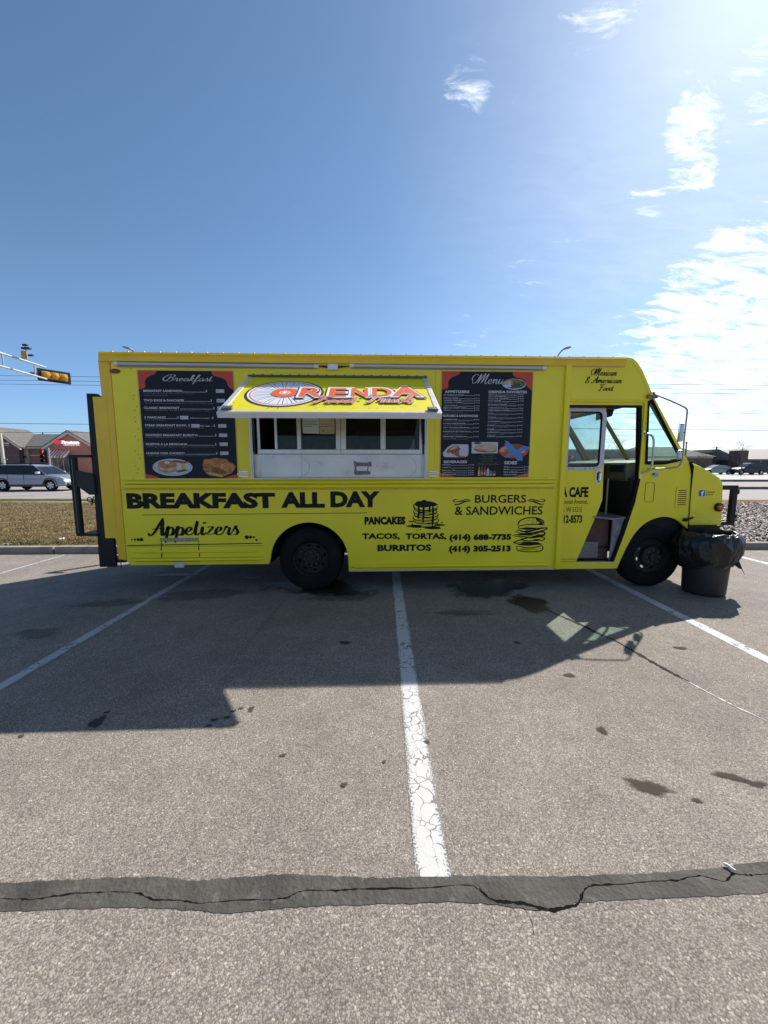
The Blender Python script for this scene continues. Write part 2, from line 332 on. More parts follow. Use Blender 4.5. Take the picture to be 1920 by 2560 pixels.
# kerb in cast segments
curb = empty('curb', (0, 6.95, 0), 0, kind='structure')
prof = [(0, -.05), (0, .095), (.022, .125), (.15, .128), (.15, -.05)]
cb = MB(); n_ = len(prof); Lc = 2.985
cb.prism([prof], lambda p, d: (d, p[0], p[1]), 0, Lc)
seg = cb.build('curb_segment', M_CURB, curb, bevel=.008)
ang = math.atan(.0262)
xs0 = -5.95 - 3 * 9
for i in range(20):
    o = seg if i == 0 else seg.copy()
    if i: COL.objects.link(o); o.parent = curb
    x = xs0 + 3 * i + random.uniform(-.01, .01); o.location = (x, .0262 * x, random.uniform(-.004, .004)); o.rotation_euler[2] = ang + random.uniform(-.002, .002)
VZ = .105
# verge (left) and mulch bed (right)
def bumpy(name, x0, x1, y0f, y1, z, m, nx, ny, amp, kind='structure'):
    b = MB(); vs = []
    rnd = random.Random(3)
    for j in range(ny + 1):
        for i in range(nx + 1):
            x = x0 + (x1 - x0) * i / nx; ya = y0f(x); y = ya + (y1 - ya) * j / ny
            e = 0 if j in (0,) else amp
            vs.append((x, y, z + rnd.uniform(-e, e) + .02 * sin(x * .9) * sin(y * .7) * (j > 0)))
    fs = [(j * (nx + 1) + i, j * (nx + 1) + i + 1, (j + 1) * (nx + 1) + i + 1, (j + 1) * (nx + 1) + i) for j in range(ny) for i in range(nx)]
    b.add(vs, fs); return tag(b.build(name, m, recalc=False, smooth=True), kind=kind)
M_VERGE = mat('verge_soil', (.16, .125, .07), 1, var=.35, scale=3, bump=.6, bscale=25, spec=0)
M_MULCH = mat('mulch_soil', (.11, .075, .055), 1, var=.4, scale=10, bump=.6, bscale=30, spec=0)
bumpy('grass_verge', -34, 1.5, lambda x: yc(x) + .15, 15.2, VZ, M_VERGE, 120, 30, .012)
bumpy('planting_bed', 1.5, 40, lambda x: yc(x) + .15, 14.9, VZ, M_MULCH, 130, 30, .02)
sheet('sidewalk', [(-60, 15.25), (1.5, 15.25), (1.5, 15.75), (-60, 15.75)], .09, M_CURB)
M_DKG = mat('dull_grass', (.075, .085, .035), 1, var=.4, scale=1.5, spec=0)
M_BRG = mat('dead_grass', (.20, .145, .085), 1, var=.3, scale=1.5, spec=0)
sheet('grass_strip', [(-60, 15.75), (1.5, 15.75), (1.5, 17.2), (-60, 17.2)], .07, M_DKG)
sheet('dead_grass_strip', [(1.5, 14.9), (60, 14.9), (60, 16.5), (1.5, 16.5)], .09, M_BRG)
sheet('road', [(-220, 16.6), (220, 16.6), (220, 36), (-220, 36)], 0, M_ROAD)
sheet('far_parking_lot', [(-220, 39.5), (220, 39.5), (220, 100), (-220, 100)], .05, M_FARLOT)
sheet('far_verge', [(-220, 36), (220, 36), (220, 39.5), (-220, 39.5)], .06, M_BRG)
b = MB(); b.box(3, 120, 24.9, 25.15, -.02, .16); tag(b.build('median_curb', mat('dark_curb', (.13, .125, .12), .9, var=.2, scale=2), bevel=.02), kind='structure')
b = MB(); b.box(8, 120, 35.8, 36.05, -.02, .2); tag(b.build('far_curb', MATS['dark_curb'], bevel=.02), kind='structure')
# lane markings on the road
M_LANE = paint_line('lane_paint', wear=.12, half=.2, col=(.5, .49, .47))
def line_obj(name, x0, y0, x1, y1, wd, z, m, n=14, jit=.003, kind='structure', seed=1):
    rnd = random.Random(seed); L = math.hypot(x1 - x0, y1 - y0); b = MB(); vs = []
    for i in range(n + 1):
        y = L * i / n
        vs += [(-wd / 2 + rnd.uniform(-jit, jit), y, 0), (wd / 2 + rnd.uniform(-jit, jit), y, 0)]
    b.add(vs, [(2 * i, 2 * i + 1, 2 * i + 3, 2 * i + 2) for i in range(n)])
    o = b.build(name, m, recalc=False); o.location = (x0, y0, z); o.rotation_euler[2] = -math.atan2(x1 - x0, y1 - y0)
    if kind: o['kind'] = kind
    return o
line_obj('lane_line', -30, 18.6, -10, 21.2, .16, .005, M_LANE)
line_obj('lane_line', -30, 20.9, -10, 22.6, .14, .005, M_LANE)
# parking bay lines
M_LINE = paint_line('bay_paint', half=.071)
M_LINE2 = paint_line('bay_paint_dull', half=.06, wear=.05, col=(.42, .42, .41))
line_obj('parking_line', .192, 1.315, .17, 6.85, .138, .002, M_LINE, 60, .0025)
line_obj('parking_line', -2.77, 1.3, -2.81, 6.8, .12, .002, M_LINE2, 60, .003, seed=2)
line_obj('parking_line', 3.175, 1.3, 3.135, 6.9, .12, .002, M_LINE, 60, .003, seed=3)
line_obj('parking_line', 6.40, 1.6, 6.20, 7.0, .12, .002, M_LINE, 60, .003, seed=4)
line_obj('parking_line', -5.66, 1.6, -5.68, 6.7, .10, .002, paint_line('bay_paint_worn', wear=.16, half=.05), 60, .004, seed=5)
line_obj('chalk_line', -1.243, 2.821, -1.189, 4.505, .018, .003, paint_line('chalk', wear=.2, half=.02, col=(.4, .38, .35)), 30, .004, seed=6)
# sealer band with the crack running along it
top = [(-1.9, 1.285), (-1.478, 1.293), (-1.134, 1.309), (-.83, 1.313), (-.734, 1.301), (-.417, 1.323), (-.017, 1.311), (.31, 1.319), (.762, 1.318), (1.233, 1.34), (1.561, 1.376), (2.3, 1.45)]
bot = [(-1.9, 1.20), (-1.383, 1.197), (-.974, 1.209), (-.72, 1.204), (-.548, 1.194), (-.319, 1.212), (-.05, 1.219), (.29, 1.227), (.586, 1.20), (.733, 1.227), (1.1, 1.243), (1.446, 1.26), (2.3, 1.33)]
rnd = random.Random(5)
def ragged(pts, a, k=14):
    o = []
    for p in spline(pts, k): o.append((p.x, p.y + rnd.uniform(-a, a)))
    return o
bb = MB(); bb.prism([ragged(top, .003) + ragged(bot, .003)[::-1]], lambda p, d: (p[0], p[1], d), .0018, -.01); tag(bb.build('crack_sealer_band', M_SEAL), kind='structure')
crk = [(-1.9, 1.23), (-1.424, 1.239), (-1.3, 1.236), (-1.179, 1.254), (-1.03, 1.262), (-.93, 1.258), (-.855, 1.236), (-.75, 1.232), (-.679, 1.224), (-.53, 1.234), (-.43, 1.235), (-.361, 1.242), (-.305, 1.265), (-.18, 1.266), (-.052, 1.272), (.15, 1.275), (.32, 1.286), (.355, 1.27), (.395, 1.237), (.43, 1.233), (.495, 1.227), (.56, 1.212), (.613, 1.206), (.68, 1.215), (.716, 1.227), (.76, 1.268), (.797, 1.283), (.9, 1.287), (1.02, 1.298), (1.13, 1.302), (1.233, 1.318), (1.29, 1.303), (1.324, 1.300), (1.37, 1.323), (1.44, 1.322), (1.511, 1.326), (2.2, 1.39)]
def ribbon(name, pts, w0, z, m, k=6, jit=.3, sd_=1, kind='structure'):
    r_ = random.Random(sd_); P = spline(pts, k); vs = []; P = [Vector((p.x, p.y + r_.uniform(-1, 1) * w0 * .35, 0)) for p in P]
    for i, p in enumerate(P):
        d = (P[min(i + 1, len(P) - 1)] - P[max(0, i - 1)]).normalized(); nrm = Vector((-d.y, d.x, 0)); ww = w0 * (1 + r_.uniform(-jit, jit)) * (.5 if (i // 9) % 3 == 0 else 1)
        vs += [(p.x + nrm.x * ww / 2, p.y + nrm.y * ww / 2, z), (p.x - nrm.x * ww / 2, p.y - nrm.y * ww / 2, z)]
    b = MB(); b.add(vs, [(2 * i, 2 * i + 1, 2 * i + 3, 2 * i + 2) for i in range(len(P) - 1)])
    o = b.build(name, m, recalc=False)
    if kind: o['kind'] = kind
    return o
ribbon('ground_crack', crk, .0050, .0022, M_CRACK, 7, .75)
ribbon('ground_crack', [(.36, 1.275), (.41, 1.232), (.50, 1.224), (.60, 1.203), (.70, 1.216), (.74, 1.25)], .0085, .0024, M_CRACK, 8, .5, 3)
ribbon('ground_crack', [(.495, 1.225), (.52, 1.18), (.515, 1.13)], .0016, .0024, M_CRACK, 8, .5, 4)
# trickle of water drying along a joint
ribbon('wet_trickle', [(1.80, 4.1), (1.86, 3.95), (1.97, 3.72), (2.04, 3.5), (2.113, 3.335), (2.17, 3.05), (2.21, 2.86), (2.26, 2.66)], .030, .0030, mat('wet_asphalt', (.028, .025, .022), .8, var=.3, scale=20, spec=.1), 8, .5, 5)
ribbon('chalky_trickle', [(2.19, 2.92), (2.24, 2.72), (2.30, 2.5), (2.35, 2.35), (2.45, 2.15), (2.6, 1.9)], .014, .0025, mat('mineral_deposit', (.5, .49, .46), .9, var=.3, scale=30), 8, .8, 6)
def blob(name, cx, cy, rx, ry, m, rot=0, z=.004, sd_=1, n=40):
    r_ = random.Random(sd_); ph = [r_.uniform(0, 6.28) for _ in range(5)]; vs = [(0, 0, 0)]; fd = [1.0]
    rings = 7
    for q in range(1, rings + 1):
        for i in range(n):
            a = 2 * pi * i / n; k = 1 + .16 * sin(2 * a + ph[0]) + .12 * sin(3 * a + ph[1]) + .07 * sin(5 * a + ph[2]) + .05 * sin(9 * a + ph[3])
            vs.append((rx * k * cos(a) * q / rings, ry * k * sin(a) * q / rings, 0)); fd.append(1 - q / rings)
    fs = [(0, 1 + i, 1 + (i + 1) % n) for i in range(n)] + [(1 + (q - 1) * n + i, 1 + q * n + i, 1 + q * n + (i + 1) % n, 1 + (q - 1) * n + (i + 1) % n) for q in range(1, rings) for i in range(n)]
    b = MB(); b.add(vs, fs); o = b.build(name, m, recalc=False)
    at_ = o.data.attributes.new('fade', 'FLOAT', 'POINT'); at_.data.foreach_set('value', fd)
    o.location = (cx, cy, z); o.rotation_euler[2] = rot; o['kind'] = 'structure'; return o
M_OIL = fade_mat('oil_stain', (.035, .03, .026), .85, 14, .8)
M_OIL2 = fade_mat('faint_stain', (.075, .06, .048), .85, 12, .95, .3); M_OIL2.node_tree.nodes['Principled BSDF'].inputs['Specular IOR Level'].default_value = .05
M_OIL3 = fade_mat('grimy_patch', (.09, .08, .07), .38, 5, .9, .7)
M_WET = fade_mat('wet_patch', (.022, .02, .018), .93, 3.5, .3, .6)
M_CHALK = fade_mat('chalky_residue', (.5, .5, .48), .7, 12, .9, .9)
for i, (x, y, rx, ry, m_, ro) in enumerate([(-1.794, 2.224, .075, .075, M_OIL, .3), (-1.80, 2.32, .03, .02, M_OIL, 0), (1.32, 1.738, .15, .065, M_OIL2, -.4), (1.788, 1.80, .11, .045, M_OIL2, -.3), (1.88, 1.755, .07, .035, M_OIL2, 0),
    (1.5, 1.66, .04, .02, M_OIL2, 0), (1.32, 2.149, .05, .045, M_OIL2, 0), (-1.07, 2.245, .035, .025, M_OIL, .4), (-1.00, 2.27, .035, .022, M_OIL, .3), (-.985, 2.33, .03, .015, M_OIL, .6), (-.945, 2.36, .03, .015, M_OIL, .4), (-1.08, 2.19, .03, .02, M_OIL, .4),
    (-.873, 2.353, .028, .045, M_OIL2, -.4), (1.417, 2.761, .06, .05, M_OIL2, 0), (-.558, 1.947, .028, .02, M_OIL2, 0), (.0, 1.9, .02, .015, M_OIL, 0), (-2.3, 2.05, .05, .02, M_OIL2, .2), (-2.15, 2.1, .03, .02, M_OIL2, 0),
    (-3.2, 4.3, .5, .22, M_OIL3, .2), (-3.3, 3.5, .35, .16, M_OIL3, .1), (.85, 4.0, .5, .12, M_OIL3, 0), (-.55, 4.5, .5, .25, M_OIL3, .1), (-2.2, 4.6, .9, .3, M_OIL3, .1), (-.2, 1.75, .03, .02, M_OIL2, 0), (.25, 2.05, .03, .02, M_OIL, 0), (2.6, 3.2, .08, .04, M_OIL2, 0), (-.35, 3.3, .1, .04, M_OIL2, 0), (1.2, 3.3, .05, .03, M_OIL2, 0)]):
    blob('oil_stain', x, y, rx, ry, m_, ro, sd_=i, z=.003 + .0001 * i)
blob('wet_patch', 1.35, 4.85, .8, .5, M_WET, .2, .006, 31)
blob('wet_patch', 1.68, 4.30, .30, .42, M_WET, .5, .0064, 32)
blob('wet_patch', -.9, 4.9, 1.0, .5, M_WET, .0, .0068, 33)
blob('chalky_residue', -3.0, 5.45, .55, .13, M_CHALK, .15, .0072, 34)
blob('chalky_residue', -1.9, 5.3, .3, .05, M_CHALK, .25, .0076, 35)

# ------------------------------------------------------------------ lettering helpers
_tc = {}
def text_geo(s, bold=0.0, res=3, spacing=1.0):
    key = (s, bold, res, spacing)
    if key in _tc: return _tc[key]
    c = bpy.data.curves.new('t', 'FONT'); c.body = s; c.size = 1; c.offset = bold; c.resolution_u = res; c.space_character = spacing
    o = bpy.data.objects.new('t', c); COL.objects.link(o)
    dg = bpy.context.evaluated_depsgraph_get(); me = bpy.data.meshes.new_from_object(o.evaluated_get(dg))
    vs = [(v.co.x, v.co.y) for v in me.vertices]; fs = [tuple(p.vertices) for p in me.polygons]
    bpy.data.objects.remove(o); bpy.data.curves.remove(c); bpy.data.meshes.remove(me)
    _tc[key] = (vs, fs); return _tc[key]
def fit(vs, x0, z0, x1, z1, shear=0.0):
    if shear: vs = [(x + shear * y, y) for x, y in vs]
    ax = min(v[0] for v in vs); bx = max(v[0] for v in vs); ay = min(v[1] for v in vs); by = max(v[1] for v in vs)
    return [(x0 + (x - ax) / max(bx - ax, 1e-6) * (x1 - x0), z0 + (y - ay) / max(by - ay, 1e-6) * (z1 - z0)) for x, y in vs]
def put_text(b, fn, s, x0, z0, x1, z1, bold=0.0, shear=0.0, mi=0, d=0.0, res=2, spacing=1.0):
    vs, fs = text_geo(s, bold, res, spacing)
    b.add([fn(p, d) for p in fit(vs, x0, z0, x1, z1, shear)], fs, mi)
def stroke_geo(lines, nib=.12, thin=.35, ang=60, k=6):
    """broad-nib pen strokes: list of point lists -> quads"""
    V = []; F = []; na = R(ang)
    for l in lines:
        wscale = 1
        if isinstance(l, tuple) and isinstance(l[0], (int, float)): wscale, l = l
        P = spline(l, k) if len(l) > 2 else [Vector((*p, 0)) for p in l]
        o = len(V); n = len(P)
        for i, p in enumerate(P):
            dd = P[min(i + 1, n - 1)] - P[max(0, i - 1)]
            if dd.length < 1e-9: dd = Vector((1, 0, 0))
            dd.normalize(); nr = Vector((-dd.y, dd.x, 0))
            ww = nib * wscale * (thin + (1 - thin) * abs(sin(math.atan2(dd.y, dd.x) - (na - pi / 2)) if False else abs(dd.y)) ** 1.5)
            ww *= min(1, .35 + 2.2 * min(i, n - 1 - i) / n * 2)
            V += [(p.x + nr.x * ww / 2, p.y + nr.y * ww / 2), (p.x - nr.x * ww / 2, p.y - nr.y * ww / 2)]
        F += [(o + 2 * i, o + 2 * i + 1, o + 2 * i + 3, o + 2 * i + 2) for i in range(n - 1)]
    return V, F
GL = {  # connected brush script: strokes, advance (x-height 1)
 'a': ([[(.85, .85), (.5, 1), (.12, .6), (.12, .2), (.38, 0), (.75, .4), (.9, .98)], [(.9, .98), (.85, .3), (1.0, 0), (1.35, .35)]], 1.2),
 'e': ([[(0, .35), (.5, .5), (.72, .8), (.5, 1), (.2, .75), (.15, .3), (.42, 0), (.8, .12), (1.1, .38)]], 1.0),
 'r': ([[(0, .3), (.28, 1.08), (.36, .92), (.62, .92), (.66, .7), (.58, .2), (.75, 0), (1.05, .35)]], .98),
 'n': ([[(0, .35), (.22, .98), (.26, .6), (.2, 0)], [(.24, .4), (.55, .95), (.8, .9), (.76, .25), (.92, 0), (1.25, .35)]], 1.15),
 'm': ([[(0, .35), (.22, .98), (.26, .6), (.2, 0)], [(.24, .4), (.5, .95), (.7, .9), (.66, 0)], [(.68, .4), (.95, .95), (1.18, .9), (1.14, .25), (1.3, 0), (1.6, .35)]], 1.55),
 'u': ([[(0, .35), (.22, 1), (.18, .3), (.36, 0), (.7, .3), (.85, 1)], [(.85, 1), (.8, .25), (1.0, 0), (1.3, .35)]], 1.2),
 'k': ([[(0, .3), (.5, 1.6), (.52, 2.15), (.3, 2.05), (.2, 1), (.12, 0)], [(.18, .5), (.55, 1.0), (.72, .8), (.3, .5), (.65, .05), (.9, 0), (1.15, .35)]], 1.05),
 'f': ([[(0, .3), (.5, 1.4), (.6, 2.15), (.38, 2.15), (.24, 1.2), (.1, -.6), (-.05, -1.0), (.02, -.6), (.4, 0), (.8, .35)], [(-.05, .98), (.55, 1.05)]], .8),
 's': ([[(0, .3), (.42, 1.12), (.42, .9), (.66, .4), (.5, .02), (.15, .08)], [(.5, .02), (.95, .35)]], .85),
 't': ([[(0, .35), (.35, 1.75), (.24, .9), (.24, .15), (.45, 0), (.85, .35)], [(-.12, 1.18), (.75, 1.25)]], .78),
 'i': ([[(0, .35), (.22, 1), (.18, .2), (.36, 0), (.7, .35)], (1.6, [(.3, 1.45), (.36, 1.52), (.4, 1.44)])], .62),
 'c': ([[(.72, .8), (.5, 1), (.15, .7), (.12, .25), (.42, 0), (.9, .35)]], .85),
 'x': ([[(0, .85), (.22, 1), (.42, .5), (.6, .02), (.95, .3)], [(.82, 1), (.42, .5), (.0, 0)]], .9),
 'd': ([[(.85, .85), (.5, 1), (.12, .6), (.12, .2), (.38, 0), (.75, .4), (1.0, 2.0)], [(1.0, 2.0), (.85, .3), (1.0, 0), (1.3, .35)]], 1.2),
 'o': ([[(.5, 1), (.15, .7), (.15, .2), (.45, 0), (.8, .3), (.78, .8), (.5, 1), (.75, .82), (1.05, .85)]], 1.0),
 'p': ([[(0, .35), (.3, 1.1), (.2, 0), (.1, -1)], [(.24, .6), (.6, 1), (.88, .7), (.8, .2), (.5, 0), (.25, .12)], [(.5, 0), (.8, 0), (1.15, .35)]], 1.1),
 'z': ([[(.05, .95), (.4, 1.02), (.75, .95), (.1, .05)], [(.1, .05), (.5, .1), (.95, .15), (1.1, .35)]], 1.0),
 'B': ([[(.75, 2.1), (.5, 1.0), (.2, 0), (-.3, .05), (-.2, .4)], [(.1, 1.5), (-.5, 1.2), (-.6, .4), (0, -.1), (-.7, .9), (.1, 2.1), (1.1, 2.25), (1.5, 1.8), (1.1, 1.25), (.65, 1.15), (1.3, .9), (1.3, .2), (.8, -.12), (.35, .1)]], 1.6),
 'M': ([[(-.9, .5), (-.6, .1), (0, .5), (.5, 2.1), (.45, 1), (.25, 0)], [(.25, 0), (1.25, 2.15), (1.2, 1.1), (.95, 0)], [(.95, 0), (1.95, 2.1), (1.8, 1), (1.7, .3), (1.95, 0), (2.3, .35)], [(-.9, .5), (-1.1, 1.4), (-.5, 2.0), (.05, 1.7)]], 2.25),
 'A': ([[(-.5, .3), (-.2, -.05), (.3, .5), (1.05, 2.2)], (1.3, [(1.05, 2.2), (1.05, 1.0), (1.15, 0), (1.45, .35)]), [(-.1, .75), (.6, .85), (1.4, .8)]], 1.45),
 'F': ([[(.65, 2.0), (.5, 1), (.2, -.1), (-.25, .1)], (1.3, [(-.1, 1.7), (.2, 2.15), (.9, 2.0), (1.6, 2.3)]), (1.5, [(.1, 1.05), (.6, 1.15), (1.15, 1.25)])], 1.35),
 'T': ([[(.75, 2.0), (.6, 1), (.35, -.05), (-.1, .1)], [(-.2, 1.6), (.1, 2.15), (.9, 2.0), (1.6, 2.25)]], 1.2),
 '&': ([[(1.15, .9), (.9, .2), (.4, -.05), (.1, .35), (.45, 1.0), (.85, 1.6), (.6, 2.0), (.3, 1.6), (.6, .8), (1.2, 0)]], 1.5),
 ' ': ([], .8)}
def script_geo(s, nib=.2, thin=.3, slant=.28, extra=()):
    lines = []; x = 0
    for ch in s:
        g, adv = GL[ch]
        for l in g:
            wsc = 1
            if isinstance(l, tuple): wsc, l = l
            lines.append((wsc, [(x + p[0] + slant * p[1], p[1]) for p in l]))
        x += adv
    for l in extra: lines.append((1, l))
    return stroke_geo(lines, nib, thin)
def put_script(b, fn, s, x0, z0, x1, z1, nib=.2, thin=.3, slant=.28, mi=0, d=0.0, grow=0, extra=()):
    vs, fs = script_geo(s, nib, thin, slant, extra)
    base, _ = script_geo(s, nib, thin, slant, extra) if not grow else script_geo(s, nib - grow, thin, slant, extra)
    ax = min(v[0] for v in base); bx = max(v[0] for v in base); ay = min(v[1] for v in base); by = max(v[1] for v in base)
    b.add([fn((x0 + (x - ax) / (bx - ax) * (x1 - x0), z0 + (y - ay) / (by - ay) * (z1 - z0)), d) for x, y in vs], fs, mi)
def put_strokes(b, fn, lines, x0, z0, x1, z1, box, nib=.02, thin=.5, mi=0, d=0.0):
    """strokes drawn in their own box=(xa,ya,xb,yb) units"""
    vs, fs = stroke_geo(lines, nib, thin)
    xa, ya, xb, yb = box
    b.add([fn((x0 + (x - xa) / (xb - xa) * (x1 - x0), z0 + (y - ya) / (yb - ya) * (z1 - z0)), d) for x, y in vs], fs, mi)
def put_poly(b, fn, pts, mi=0, d=0.0, holes=()):
    b.prism([pts] + list(holes), lambda p, dd: fn(p, d), 0, 0, mi, side=False)
def ell(cx, cy, rx, ry, n=28, wob=0, sd_=0, rot=0):
    r_ = random.Random(sd_); f = [r_.uniform(0, 6) for _ in range(4)]; out = []
    for i in range(n):
        a = 2 * pi * i / n; k = 1 + wob * (sin(3 * a + f[0]) * .5 + sin(5 * a + f[1]) * .35 + sin(2 * a + f[2]) * .4)
        x, y = rx * k * cos(a), ry * k * sin(a); out.append((cx + x * cos(rot) - y * sin(rot), cy + x * sin(rot) + y * cos(rot)))
    return out

# ------------------------------------------------------------------ the truck
W = 2.25
truck = empty('food_truck', (0, 4.75, 0), R(2.2), 'yellow food truck with its serving hatch propped open, parked across the bays', 'food truck')
YC = (.84, .70, .010)
M_Y = mat('yellow_paint', YC, .38, var=.07, scale=1.2, bump=.16, bscale=3.5, coat=.12, dirt=((.30, .24, .03), .45, 7, .66))
M_YP = mat('yellow_paint_patched', (.86, .70, .010), .36, var=.05, scale=2, coat=.12)
M_Y2 = mat('orange_yellow_paint', (.82, .52, .012), .42, var=.08, scale=2.5, coat=.15, dirt=((.30, .17, .03), .5, 9, .63))
M_BLK = mat('black_steel', (.010, .011, .012), .55, var=.2, scale=4, spec=.3)
M_RUB = mat('black_rubber', (.010, .010, .0105), .88, var=.4, scale=6, spec=.18)
M_DKI = mat('cab_trim_dark', (.018, .018, .02), .75, var=.2, scale=3, spec=.2)
M_ALU = mat('aluminium', (.58, .58, .60), .38, .8, var=.1, scale=12)
M_STEEL = mat('brushed_steel', (.60, .59, .60), .42, .75, var=.16, scale=5, bump=.06, bscale=10, dirt=((.25, .23, .22), .6, 3.5, .58))
M_WHT = mat('white_vinyl', (.72, .72, .73), .5, var=.05, scale=20)
M_INK = mat('dark_vinyl', (.012, .012, .013), .6, var=.1, scale=30, spec=.2)
M_CHR = mat('chrome', (.75, .75, .77), .14, 1)
def side(p, d=0.0): return (p[0], -d, p[1])        # near side, d metres proud
def fside(p, d=0.0): return (p[0], W + d, p[1])
# body side with wheel arch and serving opening
arch = arc(-.935, .40, .485, 4, 176, 24)
body_out = [(-3.17, 2.776), (-3.17, .42), (-3.13, .362), (-1.44, .362)] + arch[::-1] + [(-.445, .268), (2.21, .262), (2.21, 2.79)]
OPN = [(-1.60, 1.435), (.515, 1.435), (.515, 2.615), (-1.60, 2.615)]
b = MB(); b.prism([body_out, OPN], lambda p, d: side(p, d), 0, -.035)
b.build('side_panel', M_Y, truck, bevel=.004)
b = MB(); b.prism([[(-3.17, 2.776), (-3.17, .42), (-1.44, .362), (2.21, .262), (2.21, 2.79)]], lambda p, d: fside(p, d), 0, -.035)
b.build('side_panel', M_Y, truck)
# sheet seams and rivets on the near side
b = MB()
for x0, x1, z in ((-3.165, 2.16, 1.412), (-3.165, 2.16, 1.296), (-3.13, -1.50, .598), (-3.13, -1.50, .455)): b.box(x0, x1, -.0035, .001, z - .003, z + .003)
for x in (-2.30, -1.005, .62): b.box(x - .0012, x + .0012, -.002, .001, 1.42, 2.77)
b.build('panel_seam', mat('seam_dark_yellow', (.42, .35, .01), .5), truck)  # thin seam lines in a darker yellow than the panels
b = MB(); r_ = random.Random(4)
for i in range(26): 
    u, z = (r_.uniform(-2.98, -2.9), 1.5 + i * .043) if i < 22 else (r_.uniform(-3.1, .5), r_.uniform(2.7, 2.76))
    if r_.random() < .65: b.lathe([(0, -.002), (.006, -.002), (.006, 0)], (u, 0, z), 'y', 6)
for i in range(60): b.lathe([(0, -.003), (.004, -.003), (.005, 0)], (-3.1 + i * .09, 0, 1.436 if i % 2 else 1.29), 'y', 6)
b.build('rivets', mat('rivet_dark', (.12, .09, .02), .6), truck)['kind'] = 'stuff'
# belt moulding: two rounded ridges
b = MB()
b.tube([(-3.15, -.002, 1.383), (-3.1, -.014, 1.383), (2.12, -.014, 1.383), (2.17, -.002, 1.383)], [.004, .020, .020, .004], 12)
b.tube([(-3.15, -.002, 1.335), (-3.1, -.016, 1.335), (2.12, -.016, 1.335), (2.17, -.002, 1.335)], [.004, .026, .026, .004], 12)
b.build('belt_moulding', M_Y, truck, smooth=True)
b = MB(); b.tube([(-3.10, -.002, .43), (-3.05, -.012, .43), (-1.56, -.012, .43), (-1.5, -.002, .43)], [.003, .02, .02, .003], 10)
b.tube([(-3.08, 0, .53), (-3.02, -.006, .53), (-1.6, -.006, .53), (-1.55, 0, .53)], [.003, .014, .014, .003], 10)
b.tube([(-.42, -.002, .325), (-.36, -.014, .325), (2.1, -.014, .325), (2.16, -.002, .325)], [.003, .026, .026, .003], 10)
b.build('skirt_moulding', M_Y, truck, smooth=True)
b = MB(); b.box(-.444, 2.2, -.012, .02, .255, .27); b.build('skirt_edge', M_ALU, truck, bevel=.002)
# roof and its rounded rails
b = MB(); b.prism([[(-.02, 2.776), (-.03, 2.80), (-.022, 2.86), (.02, 2.888), (W / 2, 2.93), (W - .02, 2.888), (W + .02, 2.86), (W + .02, 2.776)]], lambda p, d: (d, p[0], p[1]), -3.28, 2.93)
b.build('roof', mat('white_roof', (.62, .6, .5), .5, var=.1, scale=2), truck)
rp = [(.0, 2.776), (-.034, 2.779), (-.04, 2.815), (-.032, 2.86), (-.008, 2.884), (.035, 2.893), (.035, 2.776)]
b = MB(); b.prism([rp], lambda p, d: (d, p[0], p[1]), -3.275, 2.93)
b.build('roof_rail', M_Y2, truck, smooth=True)
b = MB(); b.box(-3.27, 2.93, -.046, -.028, 2.868, 2.878)
b.build('drip_edge', M_YP, truck, bevel=.002)
b = MB()
for i in range(34): b.lathe([(0, .012), (.008, .010), (.012, 0)], (-3.15 + i * .18, .02, 2.893), 'z', 8)
b.build('roof_rivets', M_Y2, truck)['kind'] = 'stuff'
# rear corner posts
b = MB(); b.prism([[(-3.175, .42), (-3.275, .44), (-3.31, 2.80), (-3.28, 2.87), (-3.175, 2.87)]], side, .006, -.10)
b.build('rear_corner', M_Y2, truck, bevel=.015)
b = MB(); b.prism([[(-3.285, .708), (-3.40, .708), (-3.40, 2.383), (-3.245, 2.383), (-3.245, 1.4), (-3.265, .708)]], side, .010, -.25)
b.build('rear_flashing', M_Y2, truck, bevel=.003)
b = MB(); b.box(-3.30, -3.262, .05, W - .0, .45, 2.87); b.build('rear_wall', M_Y2, truck)
b = MB(); b.box(-3.17, 2.21, .78, W - .78, .50, .54); b.build('floor_pan', M_DKI, truck)
# B pillar
b = MB(); b.box(2.195, 2.262, -.035, .03, .262, 2.80); b.build('pillar_trim', M_YP, truck, bevel=.008)
# cab side
cab_out = [(2.262, 2.80), (2.262, .257), (3.03, .257)]
a2 = [(3.031, .262), (3.09, .42), (3.139, .54), (3.22, .70), (3.33, .828), (3.45, .90), (3.579, .931), (3.70, .92), (3.80, .875), (3.90, .80), (3.925, .775)]
cab_out += [(p.x, p.y) for p in spline(a2, 4)][1:] + [(3.90, 1.50), (3.88, 1.57), (3.845, 1.648), (3.31, 2.459), (3.16, 2.74), (3.085, 2.834), (3.03, 2.878), (2.93, 2.893), (2.262, 2.80)][:-1] + [(2.262, 2.893)]
DOOR_H = [(2.266, 2.325), (2.266, .345), (2.985, .345), (3.10, .72), (3.205, 1.12), (3.25, 1.42), (3.195, 2.325)]
TRI = [(3.262, 2.375), (3.288, 1.60), (3.40, 1.594), (3.55, 1.60), (3.70, 1.632), (3.775, 1.655), (3.315, 2.40)]
b = MB(); b.prism([cab_out[:1] + cab_out[1:], DOOR_H, TRI], lambda p, d: side(p, d), -.004, -.045)
b.build('cab_side', M_Y, truck, bevel=.005)
FWIN = [(2.36, 2.30), (2.36, 1.50), (3.2, 1.50), (3.2, 2.30)]
b = MB(); b.prism([cab_out, FWIN, TRI], lambda p, d: fside(p, d), -.0, -.045); b.build('cab_side', M_Y, truck)
for p0, p1, d in (((2.262, 2.372), (3.235, 2.366), .016),): 
    b = MB(); b.tube([side(p0, d * .4), side(p1, d * .4)], .014, 8); b.build('drip_moulding', M_YP, truck, smooth=True)
